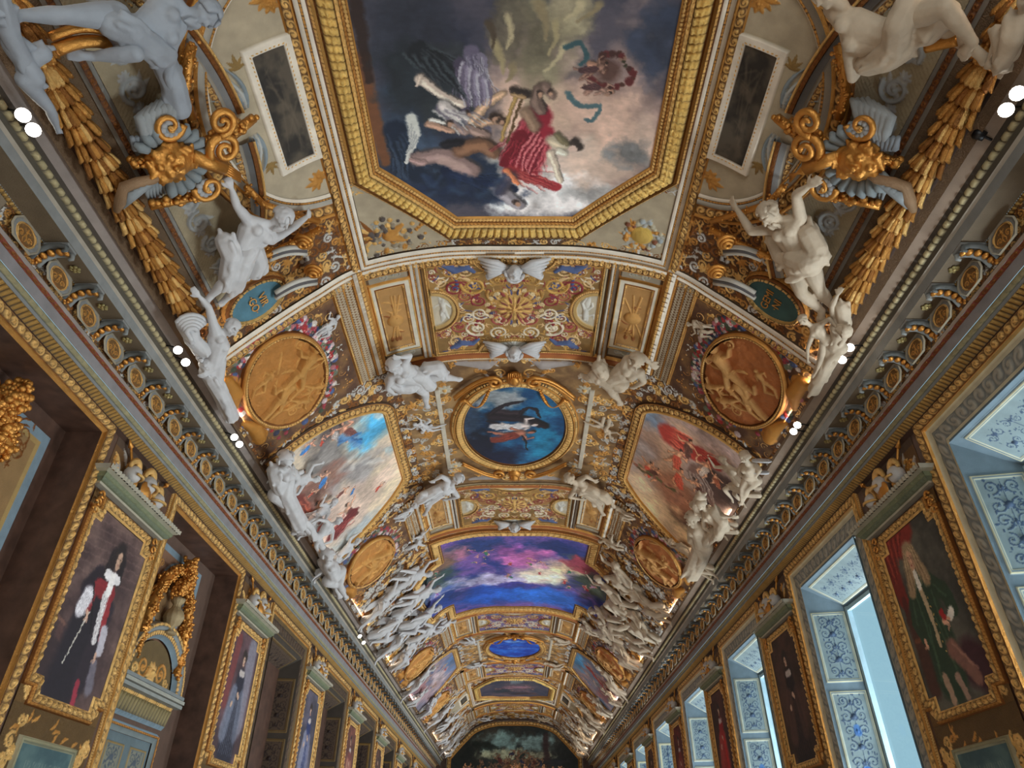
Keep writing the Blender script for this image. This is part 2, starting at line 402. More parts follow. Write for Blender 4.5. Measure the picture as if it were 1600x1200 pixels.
    def drape(s, x, y, L, wd, a, c1, c2, n=7, seed=0, bend=.6):
        """folds of painted cloth: strokes alternating light and shade pigment"""
        rs = np.random.RandomState(seed)
        s.brush([(x, y), (x + L*math.cos(a), y + L*math.sin(a))], wd, wd * .7, c2, 1, .3)
        for i in range(n):
            f = (i / (n - 1) - .5) * 2 + rs.uniform(-.12, .12); aa = a + f * .10 + rs.uniform(-.2, .2); o_ = rs.uniform(0, .25) * L; px, py = x - math.sin(a) * wd * f * .75 + math.cos(a) * o_, y + math.cos(a) * wd * f * .75 + math.sin(a) * o_; pts = []
            b = rs.uniform(-bend, bend)
            for k in range(6): pts.append((px, py)); px += math.cos(aa) * L * .75 / 5; py += math.sin(aa) * L * .75 / 5; aa += b / 5
            s.brush(pts, wd * .20, wd * .10, c1, .5, 1.); s.brush([(q[0] - math.sin(a) * wd * .12, q[1] + math.cos(a) * wd * .12) for q in pts], wd * .12, wd * .06, tuple(np.array(c2[:3]) * .6), .5, 1.)
    def person(s, x, y, a, L, skin=(.78, .58, .45), cloth=(.5, .3, .3), seed=0, hair=(.22, .15, .12)):
        """a small painted draped figure, head toward angle a"""
        rs = np.random.RandomState(seed + 50); c, d = math.cos(a), math.sin(a); dk = tuple(np.array(skin) * .55); lt = tuple(np.clip(np.array(skin) * 1.18, 0, 1))
        def p(u, v): return (x + L * (u * c - v * d), y + L * (u * d + v * c))
        for sg in (1, -1):
            kx = -.22 + rs.uniform(-.05, .05); ky = sg * rs.uniform(.03, .2); fx, fy = kx - rs.uniform(.1, .24), ky + rs.uniform(-.15, .15)
            for col, r, o in ((dk, 1.15, 0), (skin, .85, .01), (lt, .4, .02)): s.brush([p(-.02, sg*.04 + o), p(kx, ky + o), p(fx, fy + o)], L*.085*r, L*.042*r, col, .85, .8)
            ex, ey = .2 + rs.uniform(-.14, .14), sg * (.2 + rs.uniform(-.05, .08)); hx, hy = ex + rs.uniform(-.12, .24), ey + sg * rs.uniform(-.1, .16)
            for col, r, o in ((dk, 1.15, 0), (skin, .85, .008), (lt, .4, .016)): s.brush([p(.26, sg*.08 + o), p(ex, ey + o), p(hx, hy + o)], L*.060*r, L*.034*r, col, .85, .8)
        for col, r, o in ((dk, 1.1, 0), (skin, .9, .01), (lt, .45, .03)): s.brush([p(-.02, o), p(.13, o), p(.26, o)], L*.11*r, L*.125*r, col, .9, .7)
        s.brush([p(.42, .0), p(.45, -.02)], L*.07, L*.07, hair, 1, .4); s.brush([p(.40, .02), p(.43, .025)], L*.05, L*.045, skin, 1, .4)
        s.drape(*p(.05, rs.uniform(-.05, .05)), L * .38, L * .14, a + math.pi + rs.uniform(-.5, .5), tuple(np.clip(np.array(cloth) * 1.45, 0, 1)), cloth, 6, seed)
    def warp(s, amp=.03, cell=.18, seed=1, fine=.10):
        """loosens the drawing the way a brush does: colours are taken from slightly wandering places"""
        for am, ce in ((amp, cell), (amp * .35, cell * .3)):
            rs = np.random.RandomState(seed); f = fbm(s.H.shape, ce / s.da, 3, rs) - .5; g = fbm(s.H.shape, ce / s.da, 3, rs) - .5
            J, I = np.meshgrid(np.arange(s.ny), np.arange(s.nx), indexing='ij'); jj = np.clip((J + f * 4 * am / s.db).astype(int), 0, s.ny - 1); ii = np.clip((I + g * 4 * am / s.da).astype(int), 0, s.nx - 1); s.C = s.C[jj, ii]
        t = fbm(s.H.shape, max(3, .05 / s.da), 4, np.random.RandomState(seed + 3), 1.6, .7)[..., None]
        s.C[..., :3] = np.clip(s.C[..., :3] * (1 + fine * 3 * (t - .5)), 0, 1)
    def sym(s):
        """mirror the left half of relief onto the right"""
        Hm = s.H[:, ::-1]; m = Hm > s.H; s.H = np.where(m, Hm, s.H); s.C = np.where(m[..., None], s.C[:, ::-1], s.C)
    def symb(s):
        Hm = s.H[::-1]; m = Hm > s.H; s.H = np.where(m, Hm, s.H); s.C = np.where(m[..., None], s.C[::-1], s.C)
    def mb(s):
        b = MB(); b.grid(s.S(s.A, s.B, s.H), s.C, mask=s.mask); return b
def carpet(w, cell=.15, gold=(GOLD, PGOLD, DGOLD), white=(.74, .72, .69, 0), pw=.28, ground=(.34, .22, .13, .2), seed=1, k=1.):
    rs = random.Random(seed); w.C[:] = ground; x0, x1, y0, y1 = w.a[0], w.a[-1], w.b[0], w.b[-1]; y = y0; row = 0
    while y < y1:
        x = x0 + (row % 2) * cell * .5
        while x < x1:
            px, py = x + rs.uniform(-.2, .2) * cell, y + rs.uniform(-.2, .2) * cell; c = white if rs.random() < pw else rs.choice(gold); q = rs.random(); r = cell * rs.uniform(.42, .62)
            if q < .5: w.spiral(px, py, r, rs.uniform(0, 6.3), 1.5, rs.choice([-1, 1]), r * .2, c, k * 1.3)
            elif q < .65: w.rosette(px, py, r, 7, c, rs.choice(gold))
            elif q < .8: w.acan(px, py, rs.uniform(0, 6.3), r * 1.7, None, c)
            elif q < .9: w.body(px, py, rs.uniform(0, 6.3), r * 3.0, white if rs.random() < .6 else c, rs.randint(0, 90), k * 1.2)
            else:
                for _ in range(7): w.ball(px + rs.uniform(-r, r) * .7, py + rs.uniform(-r, r) * .7, r * rs.uniform(.2, .35), 1.1, c)
            w.leaf(px, py, rs.uniform(0, 6.3), r * 1.6, r * .18, rs.choice(gold), rs.uniform(-2, 2), .9)
            x += cell
        y += cell * .88; row += 1
def inpoly(A, B, poly):
    m = np.zeros(A.shape, bool); n = len(poly)
    for i in range(n):
        x0, y0 = poly[i]; x1, y1 = poly[(i+1) % n]
        if y0 == y1: continue
        c = ((y0 > B) != (y1 > B)) & (A < (x1-x0)*(B-y0)/(y1-y0)+x0); m ^= c
    return m
# ---------------------------------------------------------------- helpers for solids
def box(mb, x0, y0, z0, x1, y1, z1, c=GOLD):
    v = [(x, y, z) for x in (x0, x1) for y in (y0, y1) for z in (z0, z1)]
    q = [(0,1,3,2),(4,6,7,5),(0,4,5,1),(2,3,7,6),(0,2,6,4),(1,5,7,3)]
    # separate vertices per face for crisp shading
    for f in q: mb.add([v[i] for i in f], [(0,1,2,3)], None, c)
    return mb
def tube(mb, pts, rad, c=GOLD, ns=8, cap=True):
    P = np.array(pts, float); n = len(P); rad = np.broadcast_to(np.array(rad, float), (n,))
    T = np.gradient(P, axis=0); T /= np.linalg.norm(T, axis=1)[:, None] + 1e-12
    up = np.array([0.31, .17, .93]); N = np.cross(T[0], up); N /= np.linalg.norm(N); rings = []
    for i in range(n):
        N = N - T[i] * (N @ T[i]); N /= np.linalg.norm(N) + 1e-12; B = np.cross(T[i], N)
        a = np.linspace(0, 2*np.pi, ns, endpoint=False); rings.append(P[i] + rad[i] * (np.cos(a)[:, None] * N + np.sin(a)[:, None] * B))
    if cap: rings = [np.tile(P[0], (ns, 1))] + rings + [np.tile(P[-1], (ns, 1))]
    mb.grid(np.array(rings), c, closed_v=True); return mb
def ball(mb, c0, r, c=GOLD, n=10, m=7, ax=None):
    th = np.linspace(0, np.pi, m)[:, None]; ph = np.linspace(0, 2*np.pi, n, endpoint=False)[None, :]
    p = np.stack([np.sin(th)*np.cos(ph), np.sin(th)*np.sin(ph), np.cos(th) + 0*ph], -1) * np.array(r if np.ndim(r) else (r, r, r))
    if ax is not None: p = p @ np.array(ax)
    mb.grid(p + np.array(c0), c, closed_v=True); return mb
def lathe(mb, o, prof, c=GOLD, ns=14, ax=None, flute=0):
    ph = np.linspace(0, 2*np.pi, ns, endpoint=False); P = []
    for r, z in prof:
        rr = r * (1 + flute * np.abs(np.sin(ph * 6))); P.append(np.stack([rr*np.cos(ph), rr*np.sin(ph), np.full(ns, z)], -1))
    P = np.array(P)
    if ax is not None: P = P @ np.array(ax)
    mb.grid(P + np.array(o), c, closed_v=True); return mb
def strip(mb, sx, p0, p1, kind='flat', amp=0, per=.1, c=GRY, c2=None, y0=-1., y1=45., near=14.):
    """a moulding run along the gallery between two points of the cornice section"""
    p0 = np.array(p0, float); p1 = np.array(p1, float); d = p1 - p0; L = np.hypot(*d); nrm = np.array([-d[1], d[0]]) / L
    if nrm @ (np.array([0, 0]) - p0) < 0: nrm = -nrm
    m = NC[kind]; u = np.linspace(0, 1, m)
    if kind == 'flat': Y = np.array([y0, y1])
    else: Y = np.concatenate([np.arange(y0, near, per / 9), np.arange(near, y1, per / 5)])
    r = np.broadcast_to(patt(kind, Y[:, None] / per, u[None, :]), (len(Y), m)); h = amp * r
    x = p0[0] + d[0] * u + nrm[0] * h; z = p0[1] + d[1] * u + nrm[1] * h
    f = np.clip(np.abs(r) * 2.2, 0, 1)[..., None] if kind not in ('flat', 'tor', 'hol') else 1.
    K = np.array(c) * f + np.array(c2 or c) * (1 - f) + np.zeros(r.shape + (1,))  # low parts take the second tone, often darkened to imitate crevice shade
    mb.grid(np.stack([sx * x, np.broadcast_to(Y[:, None], r.shape), z + CZ], -1), K)

YE = 45.0; YN = -6.0; CHK = 1.0
# ---------------------------------------------------------------- setting
m = MB(); ts = np.linspace(-TMAX, TMAX, 121); ys = np.linspace(YN, YE, 60); A, B = np.meshgrid(ts, ys)
m.grid(vault(A, B, 0 * A), (.44, .34, .24, .3)); ceiling = struct(mk('ceiling', m, M['relief']))
fl = mat('parquet', col=(.42, .30, .19), rough=.35, bump=.05, bscale=20)
m = MB(); m.grid(np.array([[(-6.2, YN, 0), (6.2, YN, 0)], [(-6.2, YE, 0), (6.2, YE, 0)]], float), BRN); struct(mk('floor', m, fl))
YO = [5.53 + 4.85 * k for k in range(8)]            # centres of the openings along each wall
YP = [7.95 + 4.85 * k for k in range(8)]            # centres of the piers
HW, HT, HB = 1.38, 4.17, -.95                       # half width, top and foot of each opening
wmat = mat('brown_marble', col=(.33, .235, .19), rough=.45, bump=.06, bscale=12, var=.35)
for sx, nm in ((-1, 'wall_left'), (1, 'wall_right')):
    m = MB(); x = sx * 4.75; yy = YN; ed = []
    for yo in YO: ed += [(yy, yo - HW)]; yy = yo + HW
    ed.append((yy, YE))
    def q(y0, z0, y1, z1, xx=x): m.add([(xx, y0, z0 + CZ), (xx, y1, z0 + CZ), (xx, y1, z1 + CZ), (xx, y0, z1 + CZ)], [(0, 1, 2, 3)], None, BRN)
    for a, b in ed: q(a, -CZ, b, 4.6)
    for yo in YO:
        q(yo - HW, HT, yo + HW, 4.6); q(yo - HW, -CZ, yo + HW, HB)
        if sx < 0:
            xr = x - .42; q(yo - HW, HB, yo + HW, HT, xr)
            m.add([(x, yo-HW, HT+CZ), (x, yo+HW, HT+CZ), (xr, yo+HW, HT+CZ), (xr, yo-HW, HT+CZ)], [(0,1,2,3)], None, BRN)
            for s in (-HW, HW): m.add([(x, yo+s, HB+CZ), (x, yo+s, HT+CZ), (xr, yo+s, HT+CZ), (xr, yo+s, HB+CZ)], [(0,1,2,3)], None, BRN)
    struct(mk(nm, m, wmat, flat=True))
# far end wall with its painted lunette
m = MB(); S = plane((0, YE, CZ), (1, 0, 0), (0, 0, 1))
m.grid(np.array([[(-4.8, YE, 0), (4.8, YE, 0)], [(-4.8, YE, CZ + 7.6), (4.8, YE, CZ + 7.6)]], float), BRN); struct(mk('wall_far', m, wmat))

# ---------------------------------------------------------------- entablature (trim) of both walls
def entab(sx, y0=-1., y1=YE):
    m = MB()
    gg = (.50, .50, .49, 0); bgy = (.42, .44, .44, .1); tan = (.56, .51, .48, 0) if sx < 0 else (.58, .50, .43, 0)
    G2 = (.70, .55, .30, .8); K = (.26, .22, .18, 0)
    run = [((4.75, 4.30), (4.70, 4.34), 'flat', 0, 0, UMB, None), ((4.70, 4.34), (4.62, 4.41), 'tong', .035, .062, G2, K),
           ((4.62, 4.41), (4.60, 4.43), 'flat', 0, 0, gg, None), ((4.60, 4.43), (4.575, 4.49), 'leaf', .022, .11, (.60, .56, .42, .5), (.33, .35, .33, 0)),
           ((4.57, 4.49), (4.56, 4.61), 'flat', 0, 0, (.52, .50, .50, 0), None), ((4.56, 4.61), (4.52, 4.635), 'scroll', .015, .12, DGOLD, RED),
           ((4.52, 4.635), (4.50, 4.66), 'flat', 0, 0, tan, None), ((4.50, 4.66), (4.47, 4.87), 'flat', 0, 0, (.50, .44, .36, .2), None),
           ((4.47, 4.87), (4.43, 4.89), 'egg', .02, .05, G2, K), ((4.43, 4.89), (4.20, 4.90), 'flat', 0, 0, (.42, .36, .28, .2), None),
           ((4.20, 4.90), (4.185, 5.00), 'flat', 0, 0, gg, None), ((4.185, 5.00), (4.15, 5.015), 'flat', 0, 0, (.66, .62, .56, 0), None),
           ((4.15, 5.015), (4.135, 5.06), 'flat', 0, 0, (.30, .27, .22, 0), None), ((4.135, 5.06), (4.10, 5.12), 'bead', .036, .098, (.74, .68, .52, .55), (.36, .32, .25, 0)),
           ((4.10, 5.12), (4.07, 5.145), 'flat', 0, 0, K, None), ((4.07, 5.145), (3.98, 5.20), 'flat', 0, 0, tan, None),
           ((3.98, 5.20), (3.955, 5.22), 'bead', .012, .04, DGOLD, UMB)]
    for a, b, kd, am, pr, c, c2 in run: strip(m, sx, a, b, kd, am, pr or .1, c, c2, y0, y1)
    return m
for sx, k in ((-1, 1), (1, 2)):
    o = struct(mk('trim_%d' % k, entab(sx), M['smooth']))
# brackets and framed medallions of the frieze: one of each, copied along both walls
def med_sheet():
    S = plane((-4.435, 0, CZ + 4.765), (0, 1, 0), (0, 0, 1)); w = Sheet(S, -.19, -.115, .19, .115, .006, (.54, .54, .53, 0), .004)
    oc = [(-.125, -.11), (.125, -.11), (.185, -.03), (.185, .03), (.125, .11), (-.125, .11), (-.185, .03), (-.185, -.03)]
    w.mask = inpoly(w.A, w.B, [(a * 1.02, b * 1.03) for a, b in oc])
    return w
def medallion(var):
    r = thing('frieze_medallion', 'x', 'medallion', (-4.46, 0, CZ + 4.66)); w = med_sheet()
    w.C[((w.A / .125) ** 2 + (w.B / .095) ** 2) < 1] = (.50, .36, .20, .4)
    w.body(0, .0, math.pi / 2, .15, GOLD, var, .9); w.spiral(.06, -.02, .035, 0, 1.2, 1, .008, GOLD); w.spiral(-.06, -.02, .035, math.pi, 1.2, -1, .008, GOLD)
    mk('relief', w.mb(), M['relief'], r); m = MB(); S = w.S
    sweep(S, ell(0, 0, .118, .088, 36), [(.006, .0, .016, 'flat', 0, 0, PGOLD), (.010, .016, .010, 'bead', .008, .02, PGOLD, DGOLD), (.006, .01, .002, 'flat', 0, 0, PGOLD)], True, .012, m, -1)
    mk('ring', m, M['smooth'], r)
    m = MB(); oc = [(-.12, -.105), (.12, -.105), (.18, -.03), (.18, .03), (.12, .105), (-.12, .105), (-.18, .03), (-.18, -.03)]
    sweep(S, oc, [(.012, .004, .02, 'flat', 0, 0, (.55, .52, .46, .2)), (.01, .02, .004, 'flat', 0, 0, (.62, .58, .5, 0))], True, .05, m, -1); mk('border', m, M['smooth'], r)
    return r
def bracket():
    r = thing('cornice_bracket', 'x', 'bracket', (-4.45, 0, CZ + 4.66)); m = MB()
    for y in (-.058, .058):   # scrolled cheeks
        pts = [(-4.49, y, CZ + 4.70), (-4.46, y, CZ + 4.80), (-4.38, y, CZ + 4.86), (-4.28, y, CZ + 4.865), (-4.21, y, CZ + 4.84), (-4.20, y, CZ + 4.80), (-4.235, y, CZ + 4.79)]
        tube(m, pts, [.022, .028, .03, .028, .024, .02, .014], (.52, .53, .52, 0), 7)
        mk('scroll', m, M['smooth'], r)
    m = MB(); box(m, -4.5, -.075, CZ + 4.868, -4.2, .075, CZ + 4.895, (.5, .5, .49, 0)); mk('block', m, M['smooth'], r)
    m = MB()
    for k, (x, z, q) in enumerate([(-4.47, 4.74, .03), (-4.44, 4.79, .034), (-4.38, 4.825, .036), (-4.30, 4.835, .034), (-4.235, 4.82, .028)]): ball(m, (x, 0, CZ + z), (q, .045, q * .8), (.80, .62, .34, .9), 8, 6)
    mk('acanthus_leaf', m, M['gold'], r)
    m = MB()
    for k in range(6):
        a = k * math.pi / 3; ball(m, (-4.32 + .035 * math.cos(a), .28 + .035 * math.sin(a), CZ + 4.885), (.022, .022, .014), (.66, .60, .40, .7), 7, 5)
    ball(m, (-4.32, .28, CZ + 4.88), .018, (.8, .72, .5, .9), 7, 5); mk('rosette', m, M['smooth'], r)
    m = MB()
    for k in range(7): ball(m, (-4.485, random.uniform(-.05, .05), CZ + 4.68 + .02 * k), (.014, .02, .018), (.74, .56, .28, .9), 7, 5)
    mk('leaf_drop', m, M['gold'], r)
    return r
meds = [medallion(k) for k in range(3)]; br = bracket(); used = set(); first = True
for sx, sd in ((-1, 'left'), (1, 'right')):
    for k in range(72):
        y = 4.40 + .564 * k
        if y > YE - .3: break
        if k % 3 == 0 and sx < 0 and k == 0: pass
        src = meds[k % 3]
        if (k % 3) not in used and sx < 0: o = src; used.add(k % 3); o.location.y = y
        else: o = dup(src, 0, sx > 0); o.location.y = y
        place = 'near the viewer' if y < 12 else ('half way down the hall' if y < 28 else 'at the far end of the hall')
        o['label'] = 'gilded oval medallion on the %s frieze between brackets, %s' % (sd, place); o['group'] = 'frieze medallions, %s wall, %s' % (sd, place)
        if sx < 0 and k == 0: o = br; o.location.y = y + .282
        else: o = dup(br, 0, sx > 0); o.location.y = y + .282
        o['label'] = 'scrolled grey and gold bracket under the %s cornice, %s' % (sd, place); o['group'] = 'cornice brackets, %s wall, %s' % (sd, place)
# small ledge blocks below the frieze are part of the trim profile

# ---------------------------------------------------------------- openings
GF = [(.02, .0, .045, 'flat', 0, 0, GOLD), (.02, .045, .035, 'flat', 0, 0, PGOLD), (.015, .02, .03, 'flat', 0, 0, DGOLD), (.095, .03, .045, 'scroll', .03, .105, PGOLD, (.40, .28, .15, .3)), (.02, .05, .03, 'flat', 0, 0, GOLD), (.02, .03, .0, 'rope', .012, .03, PGOLD, DGOLD)]
SIDES = {-1: 'left', 1: 'right'}
BN = ['nearest the viewer', 'second from the viewer', 'third from the viewer', 'fourth from the viewer', 'fifth from the viewer', 'sixth from the viewer', 'seventh from the viewer', 'last of its row']
KIND = {-1: ['closed panelled niche', 'doorway', 'dark window recess', 'dark window recess', 'dark window recess', 'dark window recess', 'dark window recess', 'dark window recess'], 1: ['daylit window'] * 8}
def bay_frame(sx, yo, step):
    S = wall(sx); m = MB(); P = [(yo - HW, HB), (yo - HW, HT), (yo + HW, HT), (yo + HW, HB)]
    sweep(S, P, GF, False, step, m, 1); return m
f0 = {}
for sx in (-1, 1):
    for k, yo in enumerate(YO):
        if k < 3 or (sx, 'far') not in f0:
            o = mk('opening_frame', bay_frame(sx, yo, .014 if k < 2 else .03), M['smooth'], origin=(sx * 4.75, yo, CZ + HB)); 
            if k >= 3: f0[(sx, 'far')] = (o, k)
        else:
            o, k0 = f0[(sx, 'far')]; o = dup(o, (k - k0) * 4.85)
        tag(o, 'gilded leaf frame around the %s, %s wall, %s' % (KIND[sx][k], SIDES[sx], BN[k]), 'frame', 'gilded opening frames')

def arab(w, seed, x0, y0, x1, y1, col, rw=.012, n=5):
    """upright candelabra arabesque, symmetric"""
    cx = (x0 + x1) / 2; H_ = y1 - y0; W_ = (x1 - x0) / 2; rs = np.random.RandomState(seed)
    w.stroke([(cx, y0 + .03), (cx, y1 - .03)], rw * .7, rw * .7, .8, col)
    for i in range(n):
        y = y0 + H_ * (i + .5) / n; r = W_ * rs.uniform(.34, .46)
        for sg in (-1, 1):
            w.spiral(cx + sg * W_ * .5, y + rs.uniform(-.02, .02), r, math.pi / 2 if i % 2 else -math.pi / 2, 1.4, sg * (1 if i % 2 else -1), rw, col)
            w.leaf(cx + sg * rw, y - r * .6, math.pi / 2 - sg * .9, r * .9, rw * 1.6, col, sg * .8)
            w.leaf(cx + sg * W_ * .75, y + H_ / n * .4, math.pi / 2 + sg * .5, r * .7, rw * 1.3, col, -sg)
        for sg in (-1, 1):
            for q in range(4): w.leaf(cx + sg * W_ * rs.uniform(.1, .8), y + rs.uniform(-.5, .5) * H_ / n, rs.uniform(0, 6.3) , r * rs.uniform(.5, .9), rw * rs.uniform(.8, 1.5), col, sg * rs.uniform(-1.5, 1.5))
        w.mstroke([(cx, y - r * .5), (cx, y), (cx, y + r * .5)], [rw * .8, rw * (2 + 1.5 * (i % 2)), rw * .6], .8, col); w.rosette(cx, y + H_ / n * .45, rw * 2.6, 6, col)
BL = (.47, .54, .58, 0); BL2 = (.68, .72, .72, 0); SL = (.36, .42, .47, 0)
def splay_panel(o, ea, eb, W_, H_, seed, name, parent, g=BL, rim=(.74, .73, .66, .1), orn=SL, gnd=(.66, .70, .70, 0), blue=False, res=.012):
    """a framed arabesque panel on a reveal face"""
    S = plane(o, ea, eb); w = Sheet(S, .0, .0, W_, H_, res, g, .002)
    mm = .025; ins = (w.A > mm) & (w.A < W_ - mm) & (w.B > mm) & (w.B < H_ - mm); w.C[ins] = rim; w.H[ins] += .012
    mm = .038; ins = (w.A > mm) & (w.A < W_ - mm) & (w.B > mm) & (w.B < H_ - mm); w.C[ins] = g
    mm = .055; ins = (w.A > mm) & (w.A < W_ - mm) & (w.B > mm) & (w.B < H_ - mm); w.C[ins] = rim
    mm = .064; ins = (w.A > mm) & (w.A < W_ - mm) & (w.B > mm) & (w.B < H_ - mm); w.C[ins] = gnd; w.H[ins] -= .008
    if W_ > 1.2:
        nn = 6
        for q in range(nn): xa = .12 + (W_ - .24) * q / nn; xb = .12 + (W_ - .24) * (q + 1) / nn; arab(w, seed + q % 2, xa, .12, xb, H_ - .12, orn, .008, 2)
    elif H_ > 1.8 or W_ < .75: arab(w, seed, .07, .08, W_ - .07, H_ - .08, orn, .0105, max(2, int(H_ / (W_ * .36))))
    else: arab(w, seed, .07, .08, W_ - .07, H_ - .08, orn, .010, 5)
    if blue: w.brush([(W_/2, H_*.2), (W_/2, H_*.3)], W_*.16, W_*.12, (.13, .33, .60), .95, .3); w.brush([(W_/2, H_*.62), (W_/2, H_*.66)], W_*.12, W_*.1, (.2, .38, .62), .8, .4)
    return mk(name, w.mb(), M['smooth'], parent)
def embrasure(sx, yo, k):
    """splayed, panelled window reveal with the window at its back"""
    dark = sx < 0; g = (.27, .235, .20, 0) if dark else (.40, .47, .51, 0); rim = (.55, .43, .22, .7) if dark else (.74, .72, .60, .2); orn = (.20, .14, .12, .1) if dark else (.22, .29, .38, 0); gnd = (.34, .27, .21, .1) if dark else (.46, .52, .53, 0)  # left reveals repeat the right ones in brown, their shadow put into the colour
    D = .62; i1 = 1.10; zt = 3.86; zw = 3.50; iw = .98; X0 = sx * 4.75; X1 = sx * (4.75 + D); r = None
    nm = 'window_%d' % (k + (1 if sx > 0 else 11)); r = bpy.data.objects.new(nm, None); COL.objects.link(r); r.location = (X0, yo, CZ + HB); r['kind'] = 'structure'
    # ornamental inner border
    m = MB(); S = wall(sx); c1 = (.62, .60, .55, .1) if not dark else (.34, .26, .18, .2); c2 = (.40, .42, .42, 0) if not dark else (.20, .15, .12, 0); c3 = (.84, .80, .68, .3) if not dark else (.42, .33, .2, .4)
    sweep(S, [(yo - HW, HB), (yo - HW, HT), (yo + HW, HT), (yo + HW, HB)], [(.03, .02, .0, 'flat', 0, 0, c3), (.02, 0, -.02, 'flat', 0, 0, c3), (.19, -.02, -.02, 'scroll', .02, .19, c1, c2), (.02, -.01, -.03, 'flat', 0, 0, c3), (.03, -.03, -.05, 'flat', 0, 0, g)], False, .02 if k < 3 else .05, m, -1)
    mk('border', m, M['smooth'], r)
    res = .009 if k < 2 else (.014 if k < 4 else .03); z0 = HB + CZ
    for s in ((1, -1) if k < 3 else (1,)):
        a = np.array((X0, yo + s * i1, 0)); b = np.array((X1, yo + s * iw, 0)); e = b - a; W_ = np.linalg.norm(e); ea = e / W_
        m = MB(); m.add([a + (0,0,z0), b + (0,0,z0), b + (0,0,CZ+zw), a + (0,0,CZ+zt)], [(0,1,2,3)], None, g); mk('reveal', m, M['smooth'], r, True)
        flip = (s * sx) > 0
        for j, (za, zb) in enumerate(((HB + .3, .60), (.68, 2.26), (2.34, 3.46))):
            if zb < 0 : continue
            o_ = a + ea * .03 + (0, 0, CZ + za); nn = np.array((0, -s, 0)) * .004
            if flip: oo, xx = a + ea * (W_ - .03) + (0, 0, CZ + za), -ea
            else: oo, xx = a + ea * .03 + (0, 0, CZ + za), ea
            # face the room: pick the direction whose normal points to the middle of the opening
            n_ = np.cross(xx, (0, 0, 1))
            if n_[1] * s > 0: xx = -xx; oo = a + ea * ((W_ - .03) if np.dot(oo - a, ea) < .1 else .03) + (0, 0, CZ + za)
            splay_panel(oo, xx, (0, 0, 1), W_ - .06, zb - za, 10 * k + j, 'reveal_panel', r, g, rim, orn, gnd, blue=(not dark and j == 1), res=res)
    # soffit
    m = MB(); m.add([(X0, yo - i1, CZ+zt), (X1, yo - iw, CZ+zw), (X1, yo + iw, CZ+zw), (X0, yo + i1, CZ+zt)], [(0,1,2,3)], None, g); mk('soffit', m, M['smooth'], r, True)
    e = np.array((X1 - X0, 0, zw - zt)); W_ = np.linalg.norm(e); e /= W_
    oo = np.array((X0, yo - .95, CZ + zt)) + e * .05; xx = e; yy_ = np.array((0, 1, 0))
    if np.cross(xx, yy_)[2] > 0: xx, yy_ = np.array((0, 1, 0)), e; splay_panel(oo, xx, yy_, 1.9, W_ - .1, 5 + k, 'soffit_panel', r, g, rim, orn, gnd, res=res)
    else: splay_panel(oo, xx, yy_, W_ - .1, 1.9, 5 + k, 'soffit_panel', r, g, rim, orn, gnd, res=res)
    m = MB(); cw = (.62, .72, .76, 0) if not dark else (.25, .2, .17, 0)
    for y in (-iw + .035, iw - .035): box(m, X1 - .04, yo + y - .035, z0, X1 + .04, yo + y + .035, CZ + zw, cw)
    for z in (HB + .04, 1.0, zw - .04): box(m, X1 - .03, yo - iw, CZ + z - .03, X1 + .03, yo + iw, CZ + z + .03, cw)
    mk('casement', m, M['smooth'], r)
    m = MB(); xg = X1 + sx * .02
    m.add([(xg, yo-iw, z0), (xg, yo+iw, z0), (xg, yo+iw, CZ+zw), (xg, yo-iw, CZ+zw)], [(0,1,2,3)], None, BRN if dark else (.6,.7,.8,0))
    if dark: mk('shutter', m, M['smooth'], r)
    else: mk('glass', m, M['glass'], r)
    return r
for k, yo in enumerate(YO): embrasure(1, yo, k)
for k, yo in enumerate(YO):
    if k >= 2: embrasure(-1, yo, k)

